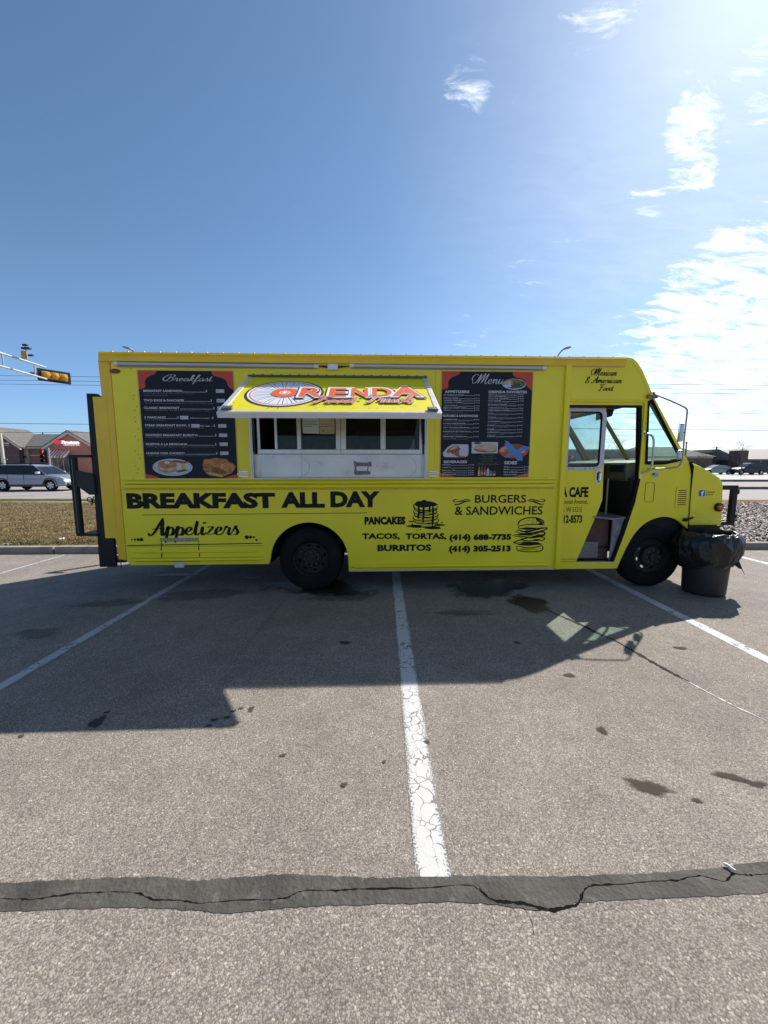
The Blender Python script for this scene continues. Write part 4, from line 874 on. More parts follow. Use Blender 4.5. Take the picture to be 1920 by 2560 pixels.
deco('lettering', lambda b: [put_text(b, side, 'TORTAS,', .27, .648, .79, .742, bold=.05, d=OUT)])
deco('lettering', lambda b: put_text(b, side, 'BURRITOS', -.083, .512, .60, .598, bold=.05, d=OUT))
deco('lettering', lambda b: [put_text(b, side, '(414) 688-7735', .826, .625, 1.62, .728, bold=.07, spacing=1.06, d=OUT)])
deco('lettering', lambda b: [put_text(b, side, '(414) 305-2513', .824, .474, 1.62, .578, bold=.07, spacing=1.06, d=OUT)])
deco('lettering', lambda b: [put_text(b, side, 'BURGERS', 1.139, 1.120, 1.79, 1.222, bold=.018, d=OUT, res=3)])
deco('lettering', lambda b: [put_text(b, side, '& SANDWICHES', .888, .968, 2.008, 1.078, bold=.018, d=OUT, res=3)])
def swash(b):
    for x0, x1, q in (SWX,):
        f = lambda l: [(x0 + (x1 - x0) * p[0], 1.10 + .065 * p[1]) for p in l]
        for l, wd in (([(.3, .95), (.1, 1), (.0, .7), (.2, .5), (.5, .8), (.8, 1.0), (1, .75)], .014), ([(.05, .1), (.2, 0), (.45, .25), (.7, .6), (1, .7)], .022), ([(.3, .5), (.5, .6), (.7, .75)], .008)):
            vs, fs = stroke_geo([f(l)], wd, .7); b.add([side(v, OUT) for v in vs], fs)
for SWX in ((.866, 1.085, 1), (2.03, 1.81, 1)): deco('lettering_ornament', swash)
def pancake_art(b):
    cx = .52
    L = []
    for k, z in enumerate((.855, .895, .932, .97, 1.008, 1.045)):
        r = .150 - .003 * k; o = (-.01, .008, -.004, .01, -.006, 0)[k]
        L.append((1, [(cx + o - r, z + .025), (cx + o - r * 1.05, z), (cx + o - r * .7, z - .028), (cx + o, z - .038), (cx + o + r * .7, z - .028), (cx + o + r * 1.06, z), (cx + o + r, z + .025)]))
        L.append((.5, [(cx + o - r * .8, z - .012), (cx + o, z - .024), (cx + o + r * .6, z - .016)]))
    L.append((1, [(cx + .152 * cos(R(a)), 1.085 + .055 * sin(R(a))) for a in range(0, 361, 24)]))
    for x, z1 in ((cx - .09, .94), (cx - .03, .89), (cx + .09, .83), (cx + .045, 1.0)): L.append((1.9, [(x, 1.10), (x + .006, (z1 + 1.1) / 2), (x, z1)])); 
    vs, fs = stroke_geo(L, .0135, .85); b.add([side(v, OUT) for v in vs], fs)
    for k_, (x_, z_, a_) in enumerate(((.09, .985, .05), (-.10, .955, .035), (.10, .91, .04), (.02, .935, .05), (-.05, 1.0, .04), (.11, 1.045, .035), (.08, .865, .06))): put_poly(b, side, ell(cx + x_, z_, a_, .008, 14, .3, 60 + k_), d=OUT * 1.2)
    put_poly(b, side, ell(cx - .01, 1.105, .125, .040, 24, .25, 3), d=OUT * 1.3); put_poly(b, side, ell(cx - .02, 1.14, .035, .022, 16), d=OUT)
    for x, z in ((cx - .03, .885), (cx - .09, .938), (cx + .09, .825)): put_poly(b, side, ell(x, z, .011, .014, 10), d=OUT)
    put_poly(b, side, ell(cx + .10, .808, .11, .018, 26, .2, 5), d=OUT); put_poly(b, side, ell(cx - .13, .83, .095, .02, 26, .25, 6), d=OUT); put_poly(b, side, ell(cx + .18, .845, .075, .012, 20, .2, 7), d=OUT); put_poly(b, side, ell(cx - .17, .892, .05, .008, 16, .2, 8), d=OUT)
    for x, z in ((cx + .17, .91), (cx + .2, .88), (cx - .06, .785), (cx - .1, .78), (cx + .215, .872)): put_poly(b, side, ell(x, z, .008, .006, 8), d=OUT)
deco('pancake_drawing', pancake_art)
def burger_art(b):
    cx = 1.865; f = lambda l: [(cx + p[0], p[1]) for p in l]
    L = [(1.4, f([(-.165, .82), (-.15, .885), (-.06, .925), (.06, .93), (.15, .89), (.172, .835)])), (1.2, f([(-.165, .82), (-.08, .838), (.05, .845), (.172, .835)])),
         (1, f([(-.165, .82), (-.14, .795), (-.02, .80), (.10, .795), (.165, .808)])), (1.4, f([(-.19, .75), (-.15, .772), (-.05, .745), (.08, .78), (.20, .80), (.19, .775), (.05, .74), (-.1, .728), (-.19, .75)])),
         (1.6, f([(-.23, .70), (-.15, .715), (.0, .71), (.12, .745), (.18, .74), (.17, .70), (.05, .675), (-.1, .685), (-.2, .69)])),
         (1.2, f([(-.165, .64), (-.05, .668), (.08, .69), (.185, .665), (.15, .635), (.08, .65), (-.02, .63), (-.12, .645), (-.21, .612), (-.15, .605), (-.05, .628)])),
         (1.2, f([(-.165, .535), (-.16, .515), (-.08, .495), (.05, .49), (.15, .505), (.172, .54), (.16, .565)])), (1.2, f([(-.165, .565), (-.05, .545), (.07, .548), (.172, .575)])), (1, f([(-.165, .565), (-.17, .55), (-.165, .535)]))]
    vs, fs = stroke_geo(L, .0130, .85); b.add([side(v, OUT) for v in vs], fs)
    for k_, (x_, z_, a_, c_, o_) in enumerate(((-.10, .655, .05, .010, .2), (.10, .70, .07, .012, .2), (-.06, .715, .09, .010, .1), (.0, .765, .12, .011, .12), (.13, .855, .03, .02, -.4), (-.02, .522, .12, .006, 0), (.09, .64, .05, .010, .2))): put_poly(b, side, ell(cx + x_, z_, a_, c_, 18, .3, 40 + k_, rot=o_), d=OUT * 1.2)
    put_poly(b, side, ell(cx + .0, .594, .155, .024, 30, .2, 11), d=OUT); put_poly(b, side, ell(cx - .02, .79, .10, .014, 24, .35, 12), d=OUT); put_poly(b, side, ell(cx + .10, .893, .055, .014, 18, .2, 13, rot=-.5), d=OUT)
    r_ = random.Random(3)
    for i in range(22): put_poly(b, side, ell(cx + r_.uniform(-.12, .10), .862 + r_.uniform(0, .045), .006, .004, 6), d=OUT)
    for i in range(10): put_poly(b, side, ell(cx + r_.uniform(-.13, .13), .70 + r_.uniform(-.01, .02), .014, .004, 8), d=OUT * 1.1)
deco('burger_drawing', burger_art)
for args in (('Mexican', 2.519, 2.672, 2.845, 2.76), ('& American', 2.453, 2.582, 2.915, 2.668), ('Food', 2.621, 2.490, 2.82, 2.575)): deco('lettering', lambda b: put_script(b, side, *args, nib=.27, thin=.35, slant=.3, d=.002))
# small service flap with its strip hinge
b = MB(); b.box(-2.745, -2.285, -.006, 0, .664, .703)
hg = b.build('flap_hinge', mat('dull_hinge', (.34, .33, .30), .5, .5, var=.2, scale=30), truck, bevel=.002)
b = MB()
for i in range(11): b.box(-2.745 + i * .0435, -2.742 + i * .0435, -.0075, -.005, .666, .701)
b.build('hinge_joints', M_INK, hg)['kind'] = 'stuff'
b = MB(); b.prism([[(-2.745, .664), (-2.285, .664), (-2.285, .402), (-2.745, .402)], [(-2.738, .66), (-2.291, .66), (-2.291, .408), (-2.738, .408)]], side, .001, .001, side=False); b.build('flap_gap', mat('gap_dark', (.10, .085, .01), .8), truck)
b = MB(); r_ = random.Random(8)
for x0, z0, n_s in ((-2.74, .66, 5), (-2.287, .62, 4)):
    l = [(x0 + r_.uniform(-.012, .012), z0 - i * .045) for i in range(n_s + 1)]; vs, fs = stroke_geo([l], .010, .9); b.add([side(v, .0018) for v in vs], fs)
b.build('scrape', mat('rust_scrape', (.07, .06, .03), .9), truck, recalc=False)['kind'] = 'stuff'
# lamps on the body
def lamp_oval(u, z, rx, rz, m, nm, d=.018):
    b = MB(); prof_ = [(1, 0), (.95, .5), (.6, .9), (0, 1)]
    vs = []; n = 20
    for r0, h0 in prof_: vs += [(u + rx * r0 * cos(2 * pi * j / n), -d * h0, z + rz * r0 * sin(2 * pi * j / n)) for j in range(n)]
    b.add(vs, [(i * n + j, i * n + (j + 1) % n, (i + 1) * n + (j + 1) % n, (i + 1) * n + j) for i in range(3) for j in range(n)]); return b.build(nm, m, truck, smooth=True)
lamp_oval(-3.125, 2.673, .062, .027, mat('dark_red_lens', (.16, .015, .015), .25, coat=.5), 'marker_lamp')
b = MB(); b.lathe([(.055, 0), (.056, -.02), (.045, -.03), (.04, -.01)], (4.30, 0, 1.054), 'y', 24); b.build('lamp_housing', M_BLK, truck)
lamp_oval(4.305, 1.054, .040, .042, mat('amber_lens', (.65, .16, .02), .25, coat=.5), 'turn_lamp', .045)
# LED tubes and junction box under the rail
for u0, u1, z0, z1 in ((-3.115, -.771, 2.752, 2.742), (-.407, 1.948, 2.755, 2.748)):
    b = MB(); b.tube([(u0 + .04, -.03, z0), (u1 - .04, -.03, z1)], .018, 10); t_ = b.build('light_tube', mat('frosted_tube', (.50, .52, .55), .35, .2), truck, smooth=True)
    b = MB(); b.box(u0 + .02, u1 - .02, -.018, .0, min(z0, z1) - .022, max(z0, z1) + .018); b.build('tube_backing', mat('grey_backing', (.30, .31, .33), .5, .3), t_)
    for u, z in ((u0, z0), (u1, z1)):
        s_ = 1 if u == u0 else -1
        b = MB(); b.tube([(u, -.03, z), (u + s_ * .05, -.03, z)], [.019, .023], 10); b.build('tube_cap', M_WHT, t_, smooth=True)
b = MB(); b.box(-.665, -.545, -.045, 0, 2.705, 2.772); b.build('junction_box', M_WHT, truck, bevel=.006)
for s_ in (-1, 1):
    b = MB(); b.tube([(-.605 + s_ * .06, -.02, 2.74), (-.605 + s_ * .11, -.015, 2.745), (-.605 + s_ * .2, -.02, 2.75)], [.012, .01, .004], 6); b.build('cable_gland', M_BLK, truck)
# flap, vents, stickers by the front
b = MB(); b.prism([rrect(3.318, 3.44, 1.124, 1.376, .03), rrect(3.3225, 3.4355, 1.1285, 1.3715, .027)], side, .0015, -.002); b.build('fuel_flap', mat('flap_edge', (.25, .2, .02), .6), truck)
b = MB(); b.prism([rrect(3.728, 3.885, 1.045, 1.312, .006)], side, .004, 0); vp = b.build('vent_panel', M_YP, truck, bevel=.003)
for i in range(8):
    z = 1.272 - i * .0262
    b = MB(); b.box(3.755, 3.862, -.0065, -.0035, z - .0045, z + .0045); b.build('vent_slot', M_INK, vp)
b = MB(); b.prism([rrect(3.392, 3.475, 1.447, 1.495, .004)], side, .0015, 0); stk = b.build('sticker', mat('pale_sticker', (.34, .42, .50), .4), truck)
b = MB(); b.box(3.396, 3.425, -.0024, -.0018, 1.465, 1.491); b.box(3.43, 3.47, -.0024, -.0018, 1.462, 1.467); b.build('sticker_print', mat('navy_print', (.03, .06, .18), .4), stk)
def fbl(b):
    b.prism([rrect(4.026, 4.106, 1.196, 1.274, .012)], side, OUT, OUT, 0, side=False)
b = MB(); b.prism([rrect(4.022, 4.110, 1.192, 1.278, .014)], side, OUT, OUT, 1, side=False); b.prism([rrect(4.026, 4.106, 1.196, 1.274, .012)], side, .0024, .0024, 0, side=False)
put_text(b, side, 'f', 4.052, 1.198, 4.092, 1.266, bold=.05, d=.0032, mi=1)
b.build('social_logo', [mat('blue_vinyl', (.02, .07, .26), .4), M_W2], truck, recalc=False)
for args in (('/orendacafe', 4.118, 1.238, 4.235, 1.262), ('facebook', 4.118, 1.207, 4.215, 1.230)): deco('lettering', lambda b: put_text(b, side, *args, bold=.02, d=OUT), mat('washed_blue_ink', (.13, .17, .08), .5))
b = MB(); b.tube([(3.85, -.012, .905), (3.90, -.03, .905), (3.955, -.03, .925)], [.014, .011, .013], 8); b.lathe([(0, -.04), (.018, -.04), (.02, 0)], (3.865, 0, .89), 'y', 10); b.build('bonnet_latch', M_BLK, truck, smooth=True)
# grab rail, mirror arm, mirrors
b = MB(); b.tube(spline([(3.235, -.0, 1.985), (3.262, -.05, 1.972), (3.305, -.09, 1.90), (3.312, -.09, 1.60), (3.295, -.07, 1.53), (3.235, -.0, 1.49)], 5), .0125, 8); b.build('grab_rail', M_ALU, truck, smooth=True)
for z in (1.985, 1.455):
    b = MB(); b.prism([rrect(3.215, 3.25, z - .035, z + .03, .008)], side, .012, 0); b.build('rail_bracket', M_CHR, truck, bevel=.003)
ARM = [(3.32, -.02, 2.452), (3.44, -.10, 2.375), (3.565, -.18, 2.285), (3.595, -.20, 2.25), (3.605, -.20, 2.20), (3.60, -.20, 1.95), (3.60, -.20, 1.70), (3.59, -.19, 1.61), (3.555, -.17, 1.568), (3.45, -.10, 1.55), (3.30, -.03, 1.545)]
b = MB(); b.tube(spline(ARM, 5), .0095, 8); b.build('mirror_arm', mat('dull_tube', (.30, .30, .31), .45, .6), truck, smooth=True)
b = MB(); b.box(3.235, 3.36, -.03, .0, 2.405, 2.45); b.tube([(3.32, -.02, 2.45), (3.30, -.02, 2.48)], .014, 6); b.build('mirror_bracket', mat('weathered_bracket', (.22, .19, .08), .6, .3), truck, bevel=.004)
def mirror(u, y, z0, z1, wd):
    WV = Vector((.50, .866, 0)); NV = Vector((-.866, .50, 0))
    f = lambda p, d: tuple(Vector((u, y, 0)) + WV * p[0] + NV * d + Vector((0, 0, p[1])))
    b = MB(); b.prism([rrect(-wd, wd, z0, z1, .03)], f, -.02, .016)
    m_ = b.build('mirror', M_ALU, truck, bevel=.012)
    b = MB(); b.prism([rrect(-wd + .012, wd - .012, z0 + .012, z1 - .012, .02)], f, .0168, .0168, side=False); b.build('mirror_glass', mat('mirror_silver', (.62, .64, .67), .22, 1), m_)
    b = MB(); b.tube([(u, y, (z0 + z1) / 2), (3.60, -.20, (z0 + z1) / 2)], .009, 6); b.build('mirror_clamp', M_BLK, m_)
mirror(3.558, -.185, 1.87, 2.09, .07); mirror(3.566, -.185, 1.655, 1.77, .06)
# front rack of square tube
def bar(b, p, q, t): b.tube([p, q], t * .707, 4)
FR = [(4.36, 1.30), (4.53, 1.30), (4.53, .85), (4.36, .85)]
b = MB(); z_ = 0
b.prism([[(4.345, 1.335), (4.565, 1.335), (4.565, .815), (4.385, .815), (4.385, .86), (4.50, .86), (4.50, 1.275), (4.345, 1.275)]], side, -.02, -.075)
b.prism([[(4.345, 1.335), (4.565, 1.335), (4.565, .815), (4.385, .815), (4.385, .86), (4.50, .86), (4.50, 1.275), (4.345, 1.275)]], side, -W + .1, -W + .045)
b.box(4.50, 4.56, .07, W - .07, 1.28, 1.33); b.box(4.50, 4.56, .07, W - .07, .82, .87)
rk = b.build('front_rack', M_BLK, truck, bevel=.004)
for z in (1.25, .93): b = MB(); b.box(4.565, 4.588, .02, .075, z - .03, z + .03); b.build('rack_lug', M_BLK, rk, bevel=.003)
b = MB(); b.prism([[(4.36, 1.27), (4.385, 1.25), (4.415, 1.15), (4.42, 1.0), (4.40, .88), (4.37, .84)]], side, -.10, -W + .1); b.build('grille', M_RUB, truck, bevel=.01)

# ------------------------------------------------------------------ rear carrier of black steel
b = MB(); b.prism([[(-3.475, 2.423), (-3.36, 2.42), (-3.30, 2.38), (-3.30, 1.4), (-3.31, .343), (-3.505, .343), (-3.49, 1.4)]], side, .0, -.04)
rc = b.build('rear_carrier', M_BLK, truck, bevel=.006)
b = MB(); b.prism([[(-3.735, 1.715), (-3.48, 1.715), (-3.48, 1.68), (-3.665, 1.68), (-3.665, .765), (-3.48, .765), (-3.48, .735), (-3.735, .735)]], side, .02, -.03); b.build('carrier_frame', M_BLK, rc, bevel=.004)
b = MB(); b.box(-3.702, -3.698, -.023, -.018, .78, 1.66); b.build('frame_groove', mat('bare_edge', (.25, .25, .24), .5, .4), rc)
b = MB(); b.prism([[(-3.66, 1.53), (-3.50, 1.495), (-3.46, 1.46), (-3.46, 1.24), (-3.53, 1.237), (-3.665, 1.345)]], side, .03, -.02); b.build('gusset_plate', mat('black_plate', (.020, .020, .022), .7, var=.3, scale=30), rc, bevel=.01)
b = MB(); b.box(-3.56, -3.48, .25, .33, .75, 1.66); b.build('tank_column', mat('galvanised', (.28, .28, .29), .5, .5, var=.2, scale=6), rc, bevel=.006)
b = MB(); b.tube([(-3.50, .12, 1.14), (-3.60, .10, 1.14)], .008, 6)
b.lathe([(.028 + .006 * cos(a), .006 * sin(a)) for a in [2 * pi * k / 6 for k in range(7)]], (-3.62, .10, 1.17), 'y', 14); b.tube([(-3.60, .1, 1.10), (-3.57, .1, 1.21)], .007, 6); b.build('valve', M_BLK, rc)
b = MB(); b.box(-3.74, -3.30, .03, W - .3, .735, .755); b.box(-3.50, -3.2, .02, .3, .395, .42); b.tube([(-3.31, .1, .41), (-3.31, .1, .30)], .006, 5); b.build('carrier_floor', M_BLK, rc)
b = MB(); b.prism([[(-3.735, 1.715), (-3.48, 1.715), (-3.48, 1.68), (-3.665, 1.68), (-3.665, .765), (-3.48, .765), (-3.48, .735), (-3.735, .735)]], side, -W + .05, -W); b.build('carrier_frame', M_BLK, rc)

# ------------------------------------------------------------------ menu boards
M_BRD = mat('board_navy', (.011, .014, .023), .55, var=.25, scale=1.5, spec=.25); M_RED = mat('board_red', (.56, .055, .030), .5, var=.1, scale=4); M_TXT = mat('menu_text', (.56, .57, .60), .6); M_TXT2 = mat('menu_text_small', (.27, .28, .31), .6)
M_PLT = mat('printed_plate', (.50, .54, .62), .5, var=.08, scale=8); M_FD1 = mat('printed_pancake', (.42, .17, .055), .5, var=.35, scale=14); M_FD2 = mat('printed_croissant', (.40, .15, .03), .5, var=.5, scale=16); M_FD3 = mat('printed_bacon', (.32, .06, .05), .5, var=.4, scale=30)
M_FD4 = mat('printed_green', (.07, .11, .05), .5, var=.7, scale=30); M_FD5 = mat('printed_egg', (.62, .42, .04), .5, var=.2, scale=10); M_TAPE = mat('blue_tape', (.06, .24, .52), .6, var=.08, scale=12); M_LBL = mat('price_label', (.50, .51, .56), .6)
M_FD6 = mat('printed_cream', (.50, .38, .26), .5, var=.3, scale=20); M_GRN2 = mat('olive_menu_text', (.16, .19, .07), .6)
def board(u0, u1, z0, z1, nm):
    b = MB(); b.prism([[(u0 - .012, z0 - .006), (u1 + .010, z0 - .006), (u1 + .010, z1 + .008), (u0 - .012, z1 + .008)]], side, .004, 0, 0)
    o = b.build('menu_board', [mat('board_border', (.60, .45, .12), .5)], truck); o['label'] = nm
    b = MB(); b.prism([[(u0, z0), (u1, z0), (u1, z1), (u0, z1)]], side, .0052, .0045); b.build('board_print', M_BRD, o)
    H = z1 - z0; w_ = u1 - u0; b = MB(); D_ = .0058
    # red corner shapes
    c1 = [(u0, z1), (u0 + .20 * w_, z1)] + [(p.x, p.y) for p in spline([(u0 + .195 * w_, z1 - .005), (u0 + .18 * w_, z1 - .035), (u0 + .11 * w_, z1 - .07), (u0 + .07 * w_, z1 - .115), (u0 + .068 * w_, z1 - .185), (u0 + .03 * w_, z1 - .21)], 4)] + [(u0, z1 - .212)]
    c2 = [(u1, z1), (u1, z1 - .215)] + [(p.x, p.y) for p in spline([(u1 - .02 * w_, z1 - .205), (u1 - .06 * w_, z1 - .16), (u1 - .075 * w_, z1 - .105), (u1 - .13 * w_, z1 - .075), (u1 - .20 * w_, z1 - .055), (u1 - .225 * w_, z1 - .02), (u1 - .22 * w_, z1 - .002)], 4)] + [(u1 - .21 * w_, z1)]
    shapes = [c1, c2]
    shapes += [[(u0, z0), (u0 + .17 * w_, z0), (u0 + .10 * w_, z0 + .03), (u0, z0 + .055)], [(u1, z0), (u1 - .17 * w_, z0), (u1 - .09 * w_, z0 + .025), (u1, z0 + .05)]]
    for c in shapes: b = MB(); put_poly(b, side, c, d=D_); b.build('corner_pattern', M_RED, o, recalc=False)
    return o
bd = board(-2.866, -1.776, 1.433, 2.684, 'breakfast menu board with pancake plate and croissant')
D1, D2, D3, D4 = .0064, .0070, .0076, .0082
deco('heading', lambda b: put_script(b, side, 'Breakfast', -2.589, 2.535, -2.0, 2.642, nib=.20, thin=.35, slant=.3, d=D1), M_TXT, bd)
rows = [('BREAKFAST SANDWICH', 2.442, -2.819, -2.372, -2.105), ('TWO EGGS & PANCAKES', 2.334, -2.819, -2.356, -2.055), ('CLASSIC BREAKFAST', 2.247, -2.825, -2.415, -2.03), ('3 PANCAKES', 2.137, -2.827, -2.581, -2.455), ('STEAK BREAKFAST BOWL', 2.046, -2.828, -2.34, -2.33), ('CHORIZO BREAKFAST BURRITO', 1.932, -2.831, -2.222, -2.025), ('HUEVOS A LA MEXICANA', 1.826, -2.833, -2.347, -2.03), ('HUEVOS CON CHORIZO', 1.719, -2.835, -2.389, -2.025)]
def rowsf(b):
    for s, z, a, c, e in rows:
        put_text(b, side, s, a, z, c, z + .026, bold=.03, d=D1)
        if e > c + .02: b.box(c + .006, e, -D1, -D1 + .0003, z, z + .004)
        put_text(b, side, '$', e + .006, z - .002, e + .022, z + .028, bold=.03, d=D1)
    put_text(b, side, 'Add bacon or sausage', -2.30, 2.135, -2.07, 2.152, bold=.02, d=D1); put_text(b, side, '$', -2.045, 2.132, -2.028, 2.162, bold=.03, d=D1)
    put_text(b, side, 'Add eggs....', -2.20, 2.044, -2.04, 2.062, bold=.02, d=D1); put_text(b, side, '$', -2.03, 2.042, -2.013, 2.072, bold=.03, d=D1)
deco('menu_lines', rowsf, M_TXT, bd)
desc = [('Scrambled eggs, melted American cheese, and your choice of bacon or', 2.417, -2.81, -2.245), ('sausage, all on a toasted croissant.', 2.394, -2.815, -2.54), ('Two eggs cooked your way, served with two fluffy pancakes, and your choice of bacon or sausage.', 2.307, -2.81, -2.01), ('A classic breakfast with two eggs, crispy hash browns, and your choice of bacon or sausage.', 2.222, -2.82, -2.06), ('A stack of three fluffy pancakes.', 2.113, -2.82, -2.565),
        ('Hearty steak, sauteed onions, jalapenos, tomato & cheese, served over hash browns.', 2.021, -2.82, -2.14), ('Filled with scrambled eggs mixed with chorizo, hashbrowns and cheese.', 1.909, -2.825, -2.245), ('Scrambled eggs cooked with onions, tomatoes, and jalapenos. Served with rice, beans and tortillas.', 1.80, -2.825, -2.025), ('Scrambled eggs cooked with spicy Mexican chorizo, served with rice, beans and tortillas.', 1.695, -2.825, -2.09)]
deco('menu_lines', lambda b: [put_text(b, side, s, a, z, c, z + .015, d=D1, res=1) for s, z, a, c in desc], M_TXT2, bd)
for i, (a, z) in enumerate([(-1.981, 2.437), (-1.978, 2.327), (-1.975, 2.24), (-2.415, 2.13), (-2.29, 2.035), (-1.975, 2.035), (-1.972, 1.925), (-1.970, 1.82), (-1.968, 1.713)]):
    b = MB(); b.prism([[(a, z), (a + .096, z), (a + .096, z + .04), (a, z + .04)]], side, D2, .0055); lb = b.build('price_label', M_LBL, bd)
    b = MB(); put_text(b, side, ('$', '8', '10', '5', '14', '2', '10', '11', '11')[i], a + .012, z + .013, a + .034, z + .024, d=D2 + .0004); b.v = [tuple(v) for v in b.v]
    me_ = b.build('price', M_INK, bd, recalc=False)
def plate(b):
    put_poly(b, side, ell(-2.54, 1.565, .235, .102, 40), 0, D1); b.prism([ell(-2.54, 1.567, .215, .088, 40), ell(-2.54, 1.567, .21, .084, 40)], lambda p, d: side(p, D2), 0, 0, 4, side=False)
    for k, z in enumerate((1.555, 1.57, 1.583)): put_poly(b, side, ell(-2.605 + .004 * k, z - .015, .115, .05, 28, .03, k), 5 if k % 2 == 0 else 1, D2 + .0004 * k)
    put_poly(b, side, ell(-2.60, 1.60, .11, .047, 28, .03, 9), 1, D3 + .0008); put_poly(b, side, ell(-2.60, 1.622, .03, .02, 10, .2, 3), 0, D4 + .0008)
    for k in range(3): put_poly(b, side, ell(-2.50 + k * .05, 1.637 - k * .006, .05, .012, 16, .25, k + 20), 2, D3 + .0002 * k)
    for x, z in ((-2.415, 1.608), (-2.415, 1.578), (-2.41, 1.553)): put_poly(b, side, ell(x, z, .03, .017, 16, .1, 2), 3, D3)
    for k in range(3): put_poly(b, side, ell(-2.47 + k * .035, 1.515 + k * .008, .03, .014, 12, .3, k + 30), 2, D2 + .001)
deco('breakfast_plate_picture', plate, [M_PLT, M_FD1, M_FD3, M_FD5, mat('plate_ring', (.12, .16, .28), .5), M_FD6], bd)
def crois(b):
    put_poly(b, side, ell(-2.0, 1.565, .185, .112, 40, .10, 4), 0, D1)
    for k, (x, z, rx_, rz_, ro) in enumerate(((-2.08, 1.60, .10, .045, -.5), (-1.95, 1.60, .085, .06, .5), (-1.90, 1.55, .085, .07, -.3), (-2.02, 1.53, .12, .035, -.25), (-2.12, 1.56, .06, .05, .9))): put_poly(b, side, ell(x, z, rx_, rz_, 24, .06, k, rot=ro), (1, 0, 1, 2, 0)[k], D2 + .0004 * k)
    put_poly(b, side, ell(-2.13, 1.515, .06, .02, 14, .2, 2, rot=-.7), 3, D3 + .001); put_poly(b, side, ell(-2.03, 1.475, .09, .015, 18, .3, 6, rot=-.2), 4, D3 + .001)
deco('croissant_picture', crois, [M_FD2, mat('croissant_light', (.50, .22, .06), .5, var=.4, scale=18), mat('croissant_dark', (.22, .075, .02), .5, var=.4, scale=18), M_FD6, M_FD5], bd)

b2d = board(.696, 1.80, 1.443, 2.705, 'main menu board with food photos and a blue tape cross')
deco('heading', lambda b: put_script(b, side, 'Menu', 1.059, 2.562, 1.455, 2.685, nib=.17, thin=.35, slant=.3, d=D1), M_TXT, b2d)
if True:
    for s_, a_, z_, c_, e_ in (('APPETIZERS', .732, 2.454, 1.03, 2.484), ('ORENDA FAVORITES', 1.263, 2.456, 1.737, 2.486), ('BURGERS & SANDWICHES', .72, 2.172, 1.143, 2.199), ('BEVERAGES', .737, 1.615, 1.026, 1.648), ('SIDES', 1.489, 1.60, 1.653, 1.640)): deco('menu_heading', lambda b: put_text(b, side, s_, a_, z_, c_, e_, bold=.035, d=D1), M_TXT, b2d)
A_ = [('MOZZARELLA STICKS', 2.424, '7.00'), ('FRENCH FRIES', 2.386, '5.00'), ('CHICKEN TENDERS', 2.360, '7.00'), ('JALAPENO POPPERS', 2.333, '7.00'), ('ONION RINGS', 2.297, '7.00'), ('MEXICAN STREET CORN', 2.271, '5.00'), ('NACHOS', 2.245, '7.00'),
      ('CHEESEBURGER', 2.133, '7.00'), ('DOUBLE CHEESEBURGER', 2.085, '9.00'), ('SPICY CHICKEN SANDWICH', 2.037, '9.00'), ('PINEAPPLE PORK SANDWICH', 1.99, '9.00'), ('BIRRIA MELT SANDWICH', 1.93, '9.00')]
B_ = [('TACOS', 2.433, '3.50'), ('TACOS DE LENGUA', 2.409, '4.00'), ('TACOS DE CARNITAS', 2.383, '4.00'), ('TACO DINNER', 2.357, '13.00'), ('ENCHILADA DINNER', 2.311, '13.00'), ('CHIMICHANGAS (2)', 2.272, '10.00'), ('CHIMICHANGA DINNER', 2.246, '13.00'), ('TORTA', 2.207, '10.00'), ('TOSTADA', 2.160, '5.00'), ('QUESABIRRIA', 2.112, '4.00'), ('BURRITO', 2.066, '10.00'), ('DINNER', 2.018, '13.00'), ('QUESADILLA', 1.983, '10.00'), ('TAMALES', 1.937, '3.00')]
C_ = [('HORCHATA', 1.587, '3.00'), ('JARRITOS', 1.553, '3.00'), ('MEXICAN COKE', 1.518, '3.00'), ('CAN SODAS', 1.493, '2.00'), ('BOTTLED WATER', 1.468, '2.00')]
E_ = [('RICE', 1.563, '3.00'), ('BEANS', 1.531, '3.00'), ('RICE & BEANS', 1.498, '5.00'), ('FRENCH FRIES', 1.466, '5.00')]
for grp in ((A_[:7], .721, 1.16, .0145), (A_[7:], .721, 1.16, .0145), (B_, 1.265, 1.70, .0145), (C_, .72, 1.112, .0132), (E_, 1.488, 1.808, .0142)):
  def mlines(b):
    for rows_, x0, xe, cw in (grp,):
        for s, z, pr in rows_:
            h = .015; xe2 = x0 + len(s) * cw; put_text(b, side, s, x0, z, xe2, z + h, bold=.02, d=D1, res=1)
            if xe - .085 > xe2 + .01: b.box(xe2 + .004, xe - .075, -D1, -D1 + .0003, z, z + .0035)
            put_text(b, side, '$ ' + pr, xe - .068, z - .001, xe, z + h, bold=.015, d=D1, res=1)
  deco('menu_lines', mlines, M_TXT, b2d)
def mdesc(b):
    r_ = random.Random(12); wds = ['served with marinara', 'cheese, beans, crema, pico de gallo', 'lettuce, tomato, onion', 'rice, beans and salad', 'choice of meat, onion, cilantro', 'with house sauce']
    for x0, zs in ((.722, (2.410, 2.318, 2.229, 2.218, 2.206, 2.118, 2.106, 2.07, 2.06, 2.022, 2.012, 1.975, 1.964, 1.953, 1.915, 1.903)), (1.265, (2.343, 2.332, 2.298, 2.232, 2.193, 2.182, 2.147, 2.136, 2.098, 2.087, 2.052, 2.041, 2.004, 1.969, 1.958, 1.923))):
        for z in zs: put_text(b, side, r_.choice(wds), x0, z, x0 + r_.uniform(.16, .34), z + .0085, d=D1, res=1)
deco('menu_lines', mdesc, M_TXT2, b2d)
